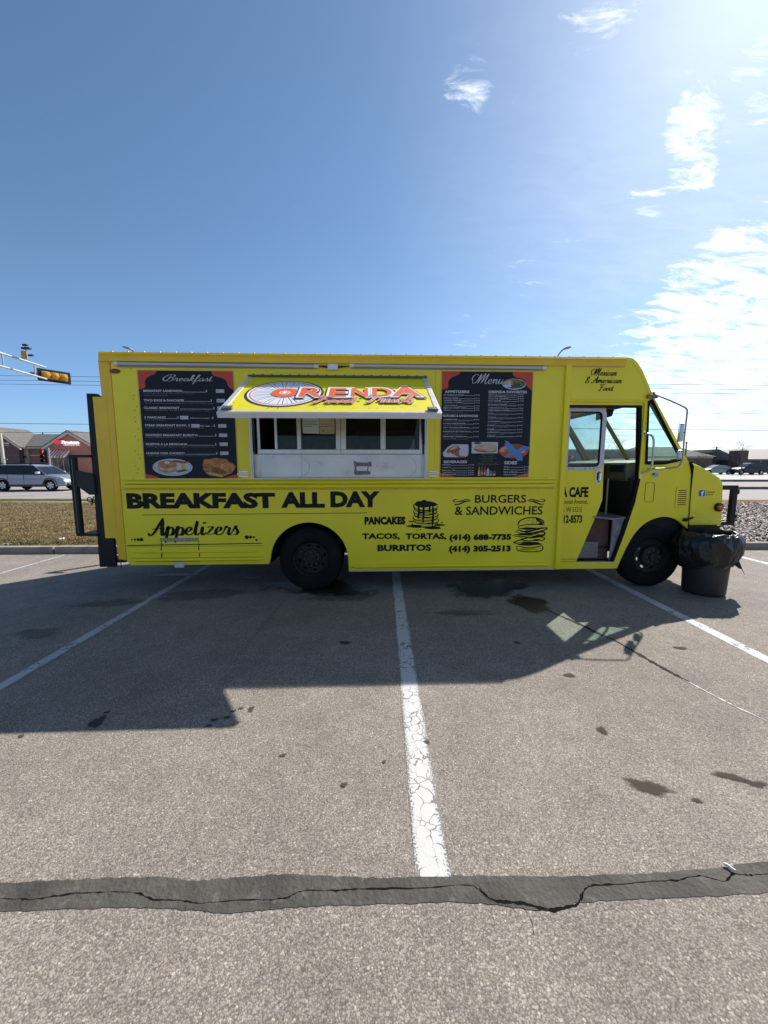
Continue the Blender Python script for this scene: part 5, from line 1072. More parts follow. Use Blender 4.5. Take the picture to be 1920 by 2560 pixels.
for s, z, q in (('MEAT CHOICES', 1.71, .08), ('STEAK, ASADA', 1.688, .065), ('BEEF BIRRIA, BARBACOA', 1.668, .11), ('PORK, AL PASTOR', 1.648, .075), ('CHICKEN, POLLO', 1.628, .075), ('BEEF OR CHICKEN, CHORIZO', 1.607, .125), ('VEGETARIAN, CAMPECHANO', 1.590, .135)): deco('menu_line', lambda b: put_text(b, side, s, 1.28 - q, z, 1.28 + q, z + .013, d=D1, res=1), M_GRN2, b2d)
def pic1(b):
    put_poly(b, side, ell(1.577, 2.563, .146, .064, 36), 1, D1); put_poly(b, side, ell(1.575, 2.566, .137, .057, 36, .04, 4), 2, D2)
    for k, (x, z, rx_, rz_, ro, mi) in enumerate(((1.50, 2.585, .06, .02, .2, 3), (1.555, 2.56, .06, .012, -1.1, 0), (1.64, 2.58, .07, .016, -.5, 0), (1.49, 2.54, .045, .022, 0, 1), (1.60, 2.55, .05, .025, .3, 4), (1.52, 2.56, .02, .012, 0, 1), (1.68, 2.56, .03, .022, .4, 2))): put_poly(b, side, ell(x, z, rx_, rz_, 16, .2, k, rot=ro), mi, D3 + .0003 * k)
def pic2(b):
    put_poly(b, side, [(.722, 1.74), (.78, 1.81), (.84, 1.845), (1.035, 1.843), (1.04, 1.75), (1.03, 1.705), (1.00, 1.688), (.76, 1.688), (.73, 1.70)], 1, D1)
    for k, (x, z, rx_, rz_, ro, mi) in enumerate(((.84, 1.785, .08, .032, .5, 0), (.90, 1.76, .09, .05, -.2, 5), (.93, 1.72, .08, .03, -.2, 0), (.86, 1.80, .05, .015, .4, 3), (.97, 1.745, .055, .045, 0, 6))): put_poly(b, side, ell(x, z, rx_, rz_, 20, .12, k + 3, rot=ro), mi, D2 + .0004 * k)
def pic3(b):
    put_poly(b, side, [(1.078, 1.735), (1.403, 1.737), (1.404, 1.871), (1.078, 1.873)], 1, D1)
    for k, (x, z, rx_, rz_, ro, mi) in enumerate(((1.15, 1.86, .05, .012, 0, 4), (1.245, 1.775, .14, .03, -.05, 5), (1.25, 1.80, .14, .045, -.05, 3), (1.27, 1.82, .12, .035, .05, 7), (1.20, 1.772, .07, .01, -.2, 0))): put_poly(b, side, ell(x, z, rx_, rz_, 22, .05, k + 7, rot=ro), mi, D2 + .0004 * k)
def pic4(b):
    put_poly(b, side, ell(1.605, 1.763, .185, .088, 36, .03, 2), 8, D1)
    for k, (x, z, rx_, rz_, ro, mi) in enumerate(((1.50, 1.79, .07, .03, .3, 3), (1.63, 1.82, .09, .03, 0, 5), (1.56, 1.75, .09, .03, -.3, 0), (1.70, 1.76, .05, .02, 0, 7), (1.62, 1.71, .1, .025, 0, 8))): put_poly(b, side, ell(x, z, rx_, rz_, 20, .1, k + 9, rot=ro), mi, D2 + .0004 * k)
for pf in (pic1, pic2, pic3, pic4): deco('food_picture', pf, [M_FD2, M_PLT, M_FD4, M_FD6, mat('printed_dark_greens', (.035, .05, .04), .5, var=.5, scale=30), M_FD3, mat('printed_cup', (.46, .50, .60), .5), mat('printed_tortilla', (.52, .40, .30), .5, var=.25, scale=12), M_RED], b2d)
def crossf(b):
    b.prism([[(1.482, 1.895), (1.50, 1.86), (1.48, 1.845), (1.66, 1.64), (1.70, 1.65), (1.717, 1.638), (1.716, 1.685), (1.53, 1.88)]], side, D4 + .002, D4 + .001)
    b.prism([[(1.485, 1.69), (1.50, 1.722), (1.60, 1.755), (1.73, 1.83), (1.80, 1.812), (1.785, 1.79), (1.62, 1.715), (1.50, 1.68)]], side, D4 + .003, D4 + .0022)
deco('tape_cross', crossf, M_TAPE, b2d)
for i_ in range(6):
  def bottle(b):
    for i, (x, h, wd, mi) in enumerate(((1.178, .115, .014, 0), (1.213, .118, .012, 1), (1.25, .118, .012, 1), (1.29, .10, .017, 2), (1.33, .06, .015, 3), (1.37, .06, .016, 4))):
        if i != i_: continue
        z = 1.458
        if i < 3: pts = [(x - wd, z), (x + wd, z), (x + wd, z + h * .5), (x + .005, z + h * .75), (x + .005, z + h), (x - .005, z + h), (x - .005, z + h * .75), (x - wd, z + h * .5)]
        elif i == 3: pts = [(x - wd, z), (x + wd, z), (x + wd, z + h * .7), (x + .006, z + h * .85), (x + .006, z + h), (x - .006, z + h), (x - .006, z + h * .85), (x - wd, z + h * .7)]
        else: pts = rrect(x - wd, x + wd, z, z + h, .005, 2)
        put_poly(b, side, pts, mi, D1)
        put_poly(b, side, [(x - wd * .9, z + h * .15), (x + wd * .9, z + h * .15), (x + wd * .9, z + h * .4), (x - wd * .9, z + h * .4)], 5 if i < 4 else 2, D2)
  deco('drink_picture', bottle, [mat('drink_yellow', (.42, .32, .04), .5), mat('drink_red', (.40, .08, .05), .5), mat('drink_clear', (.40, .44, .50), .5), mat('drink_green', (.04, .22, .12), .5), mat('drink_magenta', (.36, .02, .08), .5), M_FD6], b2d)

# ------------------------------------------------------------------ vegetation helpers
def bare_tree_geo(seed, H, spread, levels=5, r0=.09, lean=0, first=.28, up=.35):
    r_ = random.Random(seed); tr = MB(); cr = MB()
    def grow(b, p, d, L, r, lv):
        n = 4; pts = [p]; q = p.copy(); dd = d.copy()
        for i in range(n):
            dd = (dd + Vector((r_.uniform(-1, 1), r_.uniform(-1, 1), r_.uniform(-.6, 1) * up)) * .16).normalized(); q = q + dd * (L / n); pts.append(q.copy())
        b.tube(pts, [r * (1 - .5 * i / n) for i in range(n + 1)], 6 if lv > 3 else (4 if lv > 1 else 3), cap=lv > 3)
        if lv <= 0: return
        k = 3 if lv > 1 else 4
        for j in range(k):
            t = r_.randint(2, n) if j else n
            a = r_.uniform(0, 6.28); sd_ = Vector((cos(a), sin(a), r_.uniform(-.1, .7))).normalized()
            nd = (dd * (1 - spread) + sd_ * spread * 1.4).normalized()
            grow(cr, pts[t], nd, L * r_.uniform(.62, .85), r * .5, lv - 1)
    grow(tr, Vector((0, 0, 0)), Vector((lean, 0, 1)).normalized(), H * first, r0, levels)
    return tr, cr
M_BRK = mat('bark', (.10, .08, .065), .95, var=.3, scale=8, spec=.1); M_TWG = mat('twigs', (.11, .085, .07), .95, spec=.1)
def bare_tree(name, x, y, seed, H, spread, label, cat, group=None, levels=5, r0=.09, z=.05, first=.28, lean=0, parts=('trunk', 'crown')):
    t = empty(name, (x, y, z), 0, label, cat, group)
    a, c = bare_tree_geo(seed, H, spread, levels, r0, lean, first)
    a.build(parts[0], M_BRK, t, recalc=False); c.build(parts[1], M_TWG, t, recalc=False)
    return t

# ------------------------------------------------------------------ brick tyre shop across the road (left)
def brickmat(name, c1, c2, mortar, scale=1.0):
    m, t, b = base_mat(name); L = t.links.new
    co = t.nodes.new('ShaderNodeTexCoord'); sp = t.nodes.new('ShaderNodeSeparateXYZ'); L(co.outputs['Object'], sp.inputs[0])
    ad = t.nodes.new('ShaderNodeMath'); L(sp.outputs[0], ad.inputs[0]); L(sp.outputs[1], ad.inputs[1])
    cb_ = t.nodes.new('ShaderNodeCombineXYZ'); L(ad.outputs[0], cb_.inputs[0]); L(sp.outputs[2], cb_.inputs[1])
    br = t.nodes.new('ShaderNodeTexBrick'); L(cb_.outputs[0], br.inputs[0]); br.inputs['Color1'].default_value = (*c1, 1); br.inputs['Color2'].default_value = (*c2, 1); br.inputs['Mortar'].default_value = (*mortar, 1)
    br.inputs['Scale'].default_value = 1; br.inputs['Brick Width'].default_value = .22; br.inputs['Row Height'].default_value = .075; br.inputs['Mortar Size'].default_value = .006
    L(br.outputs[0], b.inputs['Base Color']); b.inputs['Roughness'].default_value = .9; MATS[name] = m; return m
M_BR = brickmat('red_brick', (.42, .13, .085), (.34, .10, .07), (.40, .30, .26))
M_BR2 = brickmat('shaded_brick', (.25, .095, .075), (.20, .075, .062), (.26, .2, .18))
M_ROOF = mat('asphalt_shingle', (.14, .135, .125), .95, var=.15, scale=2, bump=.3, bscale=8, spec=.1)
M_TRIM = mat('cream_trim', (.52, .47, .40), .8, var=.08, scale=2); M_STN = mat('stone_band', (.42, .37, .31), .85, var=.1, scale=2)
M_PIL = mat('tan_pilaster', (.30, .26, .215), .85, var=.1, scale=1)
M_DGL = mat('dark_glass', (.02, .025, .03), .08, spec=.7)
SY = 56.; K = SY / 50.
shop = empty('tyre_shop', (-44, SY, .1), 0, 'red brick shop with grey shingle roof and a lit sign on its front gable', 'shop')
def sx(x): return x * K + 44
def sz(z): return 1.6 + (z - 1.6) * K - .1
gx0, gx1, gpk = sx(-43.57), sx(-37.0), sx(-40.25)
ev, pk = sz(3.85), sz(5.80)
FWY = 0.0     # front wall of the gable bay
# gable bay
b = MB(); b.prism([[(gx0 + .25, 0), (gx1 - .2, 0), (gx1 - .2, ev + .05), (gpk, pk - .28), (gx0 + .25, ev + .05)]], lambda p, d: (p[0], d, p[1]), 0, 12); b.build('gable_wall', M_BR, shop)
b = MB(); b.box(gx0 + .2, gx1 - .15, -.05, .0, 2.75, 2.95); b.build('stone_course', M_STN, shop)
for a, c in (((gx0 - .15, ev - .15), (gpk, pk)), ((gpk, pk), (gx1 + .3, ev - .15))):
    b = MB(); d_ = Vector((c[0] - a[0], c[1] - a[1])).normalized(); n_v = Vector((-d_.y, d_.x))
    q = [a, c, (c[0] - 0, c[1] - .34), (a[0], a[1] - .34)]
    b.prism([q], lambda p, d: (p[0], d, p[1]), -.35, -.12); b.build('rake_board', M_TRIM, shop)
b = MB(); b.prism([[(gx0 - .2, ev - .15), (gpk, pk + .03), (gx1 + .35, ev - .15), (gx1 + .35, ev - .05), (gpk, pk + .15), (gx0 - .2, ev - .05)]], lambda p, d: (p[0], d, p[1]), -.4, 12); b.build('roof', M_ROOF, shop)
# striped awning over the shop window, window below
aw0, aw1 = sx(-42.80), sx(-40.35)
for i in range(13):
    w_ = (aw1 - aw0) / 13; x = aw0 + i * w_
    b = MB(); b.prism([[(-.06, sz(3.38)), (-1.1, sz(2.62)), (-1.1, sz(2.42)), (-.06, sz(3.2))]], lambda p, d: (d, p[0], p[1]), x, x + w_)
    b.build('awning_stripe', mat('awning_red', (.55, .08, .07), .7) if i % 2 else mat('awning_white', (.75, .74, .72), .7), shop)
b = MB(); b.box(aw0 + .1, aw1 + .3, -.06, .0, .3, 2.5); wnd = b.build('shop_window', M_DGL, shop)
for k in range(5): b = MB(); x = aw0 + .1 + k * .8; b.box(x - .04, x + .04, -.1, -.06, .3, 2.5); b.build('window_bar', M_TRIM, wnd)
b = MB(); b.box(aw0, aw1 + .4, -.12, 0, .15, .35); b.build('sill', M_STN, shop)
# main range with long roof, and second gable at the left
mx0 = sx(-56)
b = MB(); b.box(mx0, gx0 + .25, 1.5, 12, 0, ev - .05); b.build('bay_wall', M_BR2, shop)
for (x0, x1) in ((-47.65, -46.75), (-44.45, -43.6), (-50.9, -50.0)):
    b = MB(); b.box(sx(x0), sx(x1), 1.2, 1.5, 0, ev - .05); pl_ = b.build('pilaster', M_PIL, shop)
b = MB(); b.box(sx(-47.45), sx(-47.05), .98, 1.2, sz(2.48), sz(2.72)); b.build('wall_lamp', M_BLK, shop)
b = MB(); b.box(mx0, gx0 + .2, 1.42, 1.5, 2.75, 2.9); b.build('stone_course', M_STN, shop)
b = MB(); b.box(mx0, gx0 + .2, 1.0, 1.3, ev - .2, ev); b.build('eaves_fascia', M_TRIM, shop)
rt = sz(5.85)
b = MB(); b.prism([[(.9, ev - .02), (1.0, ev + .12), (6, rt), (11.8, ev), (11.8, ev - .05)]], lambda p, d: (d, p[0], p[1]), mx0 - .5, gpk); b.build('roof', M_ROOF, shop)
lx0, lx1, lpk = sx(-53.8), sx(-46.85), sx(-50.3)
b = MB(); b.prism([[(lx0, 0), (lx1 - .5, 0), (lx1 - .5, ev), (lpk, sz(6.1)), (lx0, ev)]], lambda p, d: (p[0], d, p[1]), .4, 3)
b.build('gable_wall', mat('dark_gable', (.10, .06, .055), .8, var=.2, scale=2), shop)
for a, c in (((lx0, ev - .1), (lpk, sz(6.3))), ((lpk, sz(6.3)), (lx1, ev - .1))):
    b = MB(); b.prism([[a, c, (c[0], c[1] - .3), (a[0], a[1] - .3)]], lambda p, d: (p[0], d, p[1]), .1, .35); b.build('rake_board', M_TRIM, shop)
b = MB(); b.prism([[(lx0 - .1, ev - .1), (lpk, sz(6.3)), (lx1 + .1, ev - .1), (lx1 + .1, ev), (lpk, sz(6.42)), (lx0 - .1, ev)]], lambda p, d: (p[0], d, p[1]), 0, 6.0); b.build('roof', M_ROOF, shop)
for x in (-48.3,): b = MB(); b.tube([(sx(x), 6, rt - .4), (sx(x), 6, rt + .3)], .08, 6); b.build('roof_vent', M_BLK, shop)
for x, h in ((-39.0, 5.3), (-38.2, 5.3)): b = MB(); b.tube([(sx(x), 8, sz(4.0)), (sx(x), 8, sz(h))], .06, 6); b.build('roof_vent', M_BLK, shop)
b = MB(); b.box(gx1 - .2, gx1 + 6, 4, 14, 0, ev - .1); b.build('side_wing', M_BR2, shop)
b = MB(); b.prism([[(3.6, ev - .15), (9, sz(5.0)), (14.3, ev - .15)]], lambda p, d: (d, p[0], p[1]), gx1 - .2, gx1 + 6.4); b.build('roof', M_ROOF, shop)
def shopf(y): return lambda p, d=0.0: (p[0], y - d, p[1])
M_SGW = mat('sign_white', (.8, .8, .8), .4, emis=(1, 1, 1), es=.5); M_SGR = mat('sign_red', (.70, .03, .04), .4, emis=(1, .05, .05), es=.25); M_SGB = mat('sign_blue', (.03, .07, .35), .4, emis=(.05, .1, .6), es=.25)
s0, s1 = sx(-41.95), sx(-38.95)
def sgn(b): pass
b = MB(); b.prism([[(s0, sz(4.28)), (s0 + .12, sz(4.66)), (s0 + 1.0, sz(4.66)), (s0 + .9, sz(4.20)), (s0 + .5, sz(4.12))]], shopf(-.22), .02, .28); b.build('sign_emblem', M_SGR, shop)
b = MB(); b.prism([[(s0 + .0, sz(4.24)), (s0 + .4, sz(4.08)), (s0 + 1.15, sz(4.02)), (s0 + 1.15, sz(4.10)), (s0 + .5, sz(4.17))]], shopf(-.22), .04, .26); b.build('sign_emblem', M_SGB, shop)
b = MB()
for dd in (.0, .06): put_text(b, shopf(-.26), 'Firestone', s0 + .95, sz(4.20), s1 + .08, sz(4.62), bold=.05, d=dd)
b.build('sign_lettering', M_SGW, shop, recalc=False)
b = MB(); put_text(b, shopf(-.26), 'COMPLETE AUTO CARE', s0 + 1.15, sz(4.0), s1 + .08, sz(4.13), bold=.05, d=.03); b.build('sign_lettering', M_SGW, shop, recalc=False)
b = MB(); put_text(b, shopf(.4), 'Firestone', sx(-51.6), sz(4.18), sx(-48.35), sz(4.5), bold=.04, d=.08); b.build('sign_lettering', mat('dull_letter', (.55, .53, .5), .6), shop, recalc=False)
b = MB(); put_text(b, shopf(.4), 'COMPLETE AUTO CARE', sx(-51.2), sz(3.97), sx(-48.4), sz(4.06), bold=.04, d=.08); b.build('sign_lettering', MATS['dull_letter'], shop, recalc=False)
bare_tree('young_tree', -42.2 * 48 / 50, 48, 11, 5.2, .45, 'small bare tree in front of the striped awning of the brick shop', 'tree', levels=5, r0=.07, first=.26)
bare_tree('shrub', -39.3 * 44 / 50, 44, 21, 2.4, .6, 'low bare bush under the brick shop window', 'bush', levels=4, r0=.03, first=.25, parts=('stems', 'crown'))

# ------------------------------------------------------------------ low buildings far away (right)
def P85(x, z, Y=85.): return (x * Y / 60, 1.6 + (z - 1.6) * Y / 60)
M_DB = brickmat('dark_brick', (.085, .06, .055), (.07, .05, .048), (.09, .08, .075)); M_DR = mat('dark_roof', (.065, .062, .062), .9, var=.15, scale=1)
g1 = empty('restaurant_building', (64, 85, 0), 0, 'dark hip roofed building just beyond the truck nose', 'building')
def hip(par, x0, x1, y0, y1, ze, zr, inset, mw, mr, ov=.5):
    b = MB(); b.box(x0, x1, y0, y1, 0, ze); b.build('wall', mw, par)
    b = MB(); a0, a1, c0, c1 = x0 - ov, x1 + ov, y0 - ov, y1 + ov; ym = (y0 + y1) / 2
    b.add([(a0, c0, ze - .1), (a1, c0, ze - .1), (a1, c1, ze - .1), (a0, c1, ze - .1), (a0 + inset, ym, zr), (a1 - inset, ym, zr)], [(0, 1, 5, 4), (1, 2, 5), (2, 3, 4, 5), (3, 0, 4), (0, 3, 2, 1)]); b.build('roof', mr, par)
hip(g1, -9, 8.0, 0, 12, 3.4, 5.65, 4.3, M_DB, M_DR)
for i in range(7):
    x = -7.5 + i * 2.1
    b = MB(); b.box(x, x + 1.1, -.05, .02, 1.0, 2.6); f_ = b.build('window', M_DGL, g1)
b = MB(); b.box(-9, 8, -.12, 0, 2.95, 3.15); b.build('wall_band', M_STN, g1)
g2 = empty('long_building', (74.5, 92, 0), 0, 'long low building with a dull red band above its windows', 'building')
b = MB(); b.box(-6, 6, 0, 10, 0, 4.4); b.build('wall', mat('grey_brown_wall', (.17, .145, .13), .9, var=.1), g2)
b = MB(); b.box(-6.1, 6.1, -.3, 0, 3.3, 4.3); b.build('sign_band', mat('dull_red', (.16, .05, .05), .8), g2)
b = MB(); b.box(-6.1, 6.1, -.4, 0, 1.7, 1.95); b.build('pale_rail', M_TRIM, g2)
b = MB(); b.box(-5.8, 5.8, -.06, 0, .3, 1.6); b.build('window', M_DGL, g2)
b = MB(); b.box(-6.3, 6.3, -.5, 10.3, 4.4, 4.65); b.build('parapet', M_TRIM, g2)
g3 = empty('store_building', (88, 85, 0), 0, 'wide grey roofed store with a dark glass front at the right edge of the photo', 'building')
b = MB(); b.box(-10, 22, 0, 14, 0, 2.9); b.build('wall', mat('navy_wall', (.05, .055, .075), .7, var=.2, scale=.5), g3)
b = MB(); b.prism([[(-.8, 2.55), (-.8, 2.75), (5, 5.1), (14, 5.1), (14, 2.55)]], lambda p, d: (d, p[0], p[1]), -10.6, 22); b.build('roof', mat('grey_metal_roof', (.17, .155, .13), .7, var=.1), g3)
b = MB(); b.box(-10.8, -9.2, -1.0, 2, 0, 4.6); b.build('corner_pier', M_DB, g3)
for i in range(9): b = MB(); b.box(-8.5 + i * 3, -8.38 + i * 3, -.08, 0, .1, 2.7); b.build('glazing_bar', mat('grey_bar', (.25, .26, .28), .5), g3)
b = MB(); b.box(-8.5, 20, -.07, -.01, .9, 1.25); b.build('shop_poster', mat('poster_pale', (.45, .47, .5), .6), g3)
b = MB(); b.box(-9, 20, -.07, -.01, 2.5, 2.56); b.build('fascia', M_TRIM, g3)
bare_tree('street_tree', 52.2, 56.5, 31, 7.2, .42, 'bare leafless tree standing before the store at the right', 'tree', group='bare trees beyond the road', levels=6, r0=.10, first=.30)
bare_tree('street_tree', 60.0, 72, 32, 6.0, .5, 'smaller bare tree beyond the hip roofed building, left of the store', 'tree', group='bare trees beyond the road', levels=5, r0=.09)
bare_tree('street_tree', 29.5, 50, 33, 6.4, .45, 'bare tree seen through the cab of the truck', 'tree', group='bare trees beyond the road', levels=6, r0=.1)
for i, (x, y, s_) in enumerate([(57.5, 66, 41), (47, 60, 42), (51.5, 64, 43), (68, 68, 44)]):
    bare_tree('shrub', x, y, s_, 2.6, .62, ('bare bush beside the parked dark cars', 'bare bush close to the truck nose', 'bare bush under the street tree', 'bare bush beneath the store roof')[i], 'bush', group='leafless bushes by the far car park', levels=4, r0=.03, first=.22, parts=('stems', 'crown'))
# long roofline on the far side, seen through the cab glass
g4 = empty('warehouse_building', (36, 78, 0), 0, 'long grey building seen through the cab windows', 'building')
b = MB(); b.box(-14, 15, 0, 12, 0, 4.3); b.build('wall', mat('teal_grey_wall', (.12, .13, .13), .9, var=.1), g4)
b = MB(); b.box(-14.3, 15.3, -.3, 12.3, 4.3, 4.6); b.build('parapet', M_PIL, g4)
for i in range(8): b = MB(); b.box(-13 + i * 3.4, -11 + i * 3.4, -.05, .0, 1, 3); b.build('window', M_DGL, g4)

# ------------------------------------------------------------------ cars
def car(name, loc, rz, label, cat, group, kind, paint, glassm=None, detail=True):
    """side profile swept across the width; front of the car at +x"""
    root = empty(name, loc, rz, label, cat, group)
    Wd = 1.80 if kind != 'sedan' else 1.76
    if kind == 'wagon':
        Lb = [(-2.36, .42), (-2.40, .62), (-2.38, .95), (-2.30, 1.02), (-1.9, 1.05), (.85, 1.02), (1.15, 1.0), (1.75, .93), (2.15, .80), (2.32, .66), (2.38, .50), (2.34, .36), (1.9, .30)]
        G = [(-2.28, 1.02), (-2.02, 1.42), (-1.75, 1.55), (-.9, 1.60), (.05, 1.57), (.45, 1.48), (1.15, 1.0)]; wh = (-1.42, 1.38); rr = .345; roofz = 1.60
    elif kind == 'suv':
        Lb = [(-2.3, .45), (-2.36, .7), (-2.34, 1.05), (-2.2, 1.12), (1.0, 1.08), (1.7, 1.0), (2.15, .88), (2.3, .7), (2.3, .45), (1.9, .35)]
        G = [(-2.25, 1.1), (-2.1, 1.6), (-1.9, 1.72), (-.2, 1.74), (.2, 1.66), (.95, 1.08)]; wh = (-1.4, 1.4); rr = .37; roofz = 1.74
    else:
        Lb = [(-2.3, .38), (-2.35, .6), (-2.3, .92), (-2.0, .98), (-1.6, .98), (.7, .93), (1.2, .90), (1.9, .80), (2.25, .66), (2.3, .45), (1.9, .28)]
        G = [(-1.75, .97), (-1.15, 1.34), (-.7, 1.42), (-.05, 1.42), (.25, 1.35), (1.05, .91)]; wh = (-1.38, 1.4); rr = .325; roofz = 1.42
    body = [(p.x, p.y) for p in spline(Lb, 3)]
    lo = []
    for c in (wh[1], wh[0]):
        lo += arc(c, rr + .01, rr + .055, 0, 180, 12)
        lo += [(c - rr - .06, .26)] if c == wh[1] else []
        if c == wh[1]: lo += [(wh[0] + rr + .06, .26)]
    body = body + [(wh[1] + rr + .06, .28)] + lo + [(wh[0] - rr - .06, .32)]
    b = MB(); b.prism([body], lambda p, d: (p[0] - (.10 * (abs(d) / (Wd / 2)) ** 3 if p[0] > 1.6 else 0), d, p[1]), -Wd / 2, Wd / 2)
    # taper: rounded plan by splitting into strips
    b = MB(); nst = 8; ls = [[Vector((p[0], p[1], 0)) for p in body]]; tri = tessellate_polygon(ls); n = len(body); vs = []
    for k in range(nst + 1):
        y = -Wd / 2 + Wd * k / nst; t = abs(y) / (Wd / 2); q = t ** 5
        for x, z in body:
            xx = x * (1 - .045 * q * (abs(x) > 1.5)); zz_ = z - (.05 * t ** 6 if z > .75 else 0); vs.append((xx, y * (1 - .03 * max(0, (z - .8))), zz_))
    fs = [tuple(t_) for t_ in tri] + [tuple(nst * n + i for i in t_[::-1]) for t_ in tri]
    for k in range(nst): fs += [(k * n + i, k * n + (i + 1) % n, (k + 1) * n + (i + 1) % n, (k + 1) * n + i) for i in range(n)]
    b.add(vs, fs); b.build('body', paint, root, smooth=True, bevel=.02)
    gt = [(p.x, p.y) for p in spline(G, 4)]
    def cab(pts, y0b, ytop, m, nm, zs=None, grow=0.0):
        b = MB(); zb = min(p[1] for p in pts); zt = max(p[1] for p in pts); n = len(pts); vs = []
        for s_ in (-1, 1):
            for x, z in pts: vs.append((x, s_ * (y0b + (ytop - y0b) * (z - zb) / (zt - zb) + grow), z))
        tri = tessellate_polygon([[Vector((p[0], p[1], 0)) for p in pts]])
        b.add(vs, [tuple(t_) for t_ in tri] + [tuple(n + i for i in t_[::-1]) for t_ in tri] + [(i, (i + 1) % n, n + (i + 1) % n, n + i) for i in range(n)])
        return b.build(nm, m, root, smooth=True)
    cab(gt, Wd / 2 - .06, Wd / 2 - .22, glassm or M_DGL, 'glasshouse')
    # roof skin and pillars in body colour
    top = [p for p in gt if p[1] > roofz - .13]; b = MB()
    rp_ = [(p[0], p[1] + .012) for p in top] + [(p[0], p[1] - .06) for p in reversed(top)]
    b.prism([rp_], lambda p, d: (p[0], d, p[1]), -(Wd / 2 - .205), Wd / 2 - .205); b.build('roof', paint, root, smooth=True, bevel=.01)
    zb = min(p[1] for p in gt); zt = roofz
    def yy(z, s_): return s_ * (Wd / 2 - .06 - .16 * (z - zb) / (zt - zb) + .006)
    def pil(xa, za, xb, zb_, wd_):
        for s_ in (-1, 1):
            b = MB(); b.tube([(xa, yy(za, s_), za), (xb, yy(zb_, s_), zb_)], wd_, 4); b.build('pillar', paint, root)
    fr = [p for p in G if True]
    pil(G[-1][0], G[-1][1], G[-2][0], G[-2][1], .035); pil(G[0][0], G[0][1], G[1][0], G[1][1], .05)
    if detail:
        for xa, xb in ((-.1, -.16), (-1.15, -1.25)):
            for s_ in (-1, 1):
                b = MB(); b.tube([(xa, yy(zb, s_), zb), (xb, yy(zt - .06, s_), zt - .06)], .022, 4); b.build('pillar', M_BLK, root)
    # wheels
    def cwheel(x, y, s_):
        b = MB(); b.lathe([(rr * .62, 0), (rr * .7, -.0), (rr * .95, .015), (rr, .05), (rr, .16), (rr * .95, .2), (rr * .6, .2)], (0, 0, 0), 'y', 28)
        t = b.build('tyre', M_RUB, root, smooth=True, loc=(x, y, rr)); t.rotation_euler = (0, 0, 0) if s_ < 0 else (0, 0, pi)
        b = MB(); b.lathe([(rr * .63, .01), (rr * .60, .03), (rr * .58, .12)], (0, 0, 0), 'y', 28); b.lathe([(rr * .16, .02), (rr * .12, .005), (0, .005)], (0, 0, 0), 'y', 12)
        for k in range(6):
            a = 2 * pi * k / 6 + .3; c, q = cos(a), sin(a); pts = []
            for r1, hw in ((rr * .12, .035), (rr * .61, .055)):
                for sg in (-1, 1): pts.append((c * r1 - q * hw * sg, q * r1 + c * hw * sg))
            b.prism([[pts[0], pts[1], pts[3], pts[2]]], lambda p, d: (p[0], d, p[1]), .02, .05)
        b.build('rim', mat('alloy', (.50, .50, .52), .35, .7), t)
        b = MB(); b.lathe([(rr * .6, .10), (0, .10)], (0, 0, 0), 'y', 20); b.build('brake_disc', M_BLK, t)
    for x in wh:
        for s_ in (-1, 1): cwheel(x, s_ * (Wd / 2 - .015), s_)
    # cladding, lights, handles, mirrors
    if detail:
        M_CLAD = mat('grey_cladding', (.05, .052, .058), .7)
        for s_ in (-1, 1):
            b = MB(); b.box(wh[0] + rr + .07, wh[1] - rr - .07, s_ * Wd / 2 - .02, s_ * Wd / 2 + .012, .26, .40); b.build('sill_cladding', M_CLAD, root, bevel=.01)
            for c in wh:
                b = MB(); b.prism([arc(c, rr + .01, rr + .10, 0, 180, 14) + arc(c, rr + .01, rr + .05, 180, 0, 14)], lambda p, d: (p[0], s_ * (Wd / 2 - .02 + d), p[1]), 0, .03); b.build('arch_cladding', M_CLAD, root)
            for x in (.02, -1.0):
                b = MB(); b.box(x - .09, x + .09, s_ * (Wd / 2) - .01, s_ * (Wd / 2) + .03, .86, .895); b.build('door_handle', paint, root, bevel=.008)
            for x in (-.12, -1.05): b = MB(); b.box(x - .004, x + .004, s_ * Wd / 2 - .01, s_ * Wd / 2 + .0035, .42, .98); b.build('door_gap', M_RUB, root)
            b = MB(); b.box(.70, .88, s_ * (Wd / 2 - .02), s_ * (Wd / 2 + .17), 1.03, 1.17); b.build('mirror', mat('mirror_shell', (.62, .63, .65), .35, .3), root, bevel=.03)
            b = MB(); b.prism([[(1.80, .80), (2.02, .845), (2.22, .74), (2.30, .66), (2.05, .68)]], lambda p, d: (p[0], s_ * (Wd / 2 - .045 - (.12 if p[0] > 2.1 else .0) + d), p[1]), -.02, .055); b.build('headlight', mat('lamp_glass', (.75, .72, .62), .12, spec=.8), root)
            b = MB(); b.box(-2.37, -2.2, s_ * (Wd / 2 - .10) - .06, s_ * (Wd / 2 - .10) + .075, .82, 1.0); b.build('tail_lamp', mat('tail_red', (.35, .02, .02), .2), root, bevel=.02)
            b = MB(); b.tube([(-1.8, s_ * .60, 1.62), (-1.6, s_ * .60, 1.665), (.0, s_ * .60, 1.64), (.2, s_ * .60, 1.56)], .022, 6); b.build('roof_rail', M_BLK, root)
            b = MB(); b.lathe([(.07, 0), (.05, .02), (0, .02)], (2.30, s_ * .62, .48), 'x', 12); b.build('fog_lamp', mat('alloy', (.5, .5, .52), .35, .7), root)
        b = MB(); b.box(2.20, 2.40, -.80, .80, .34, .50); b.build('bumper', M_CLAD, root, bevel=.05)
        b = MB(); b.box(2.22, 2.345, -.5, .5, .56, .72); b.build('grille', M_BLK, root, bevel=.02)
    else:
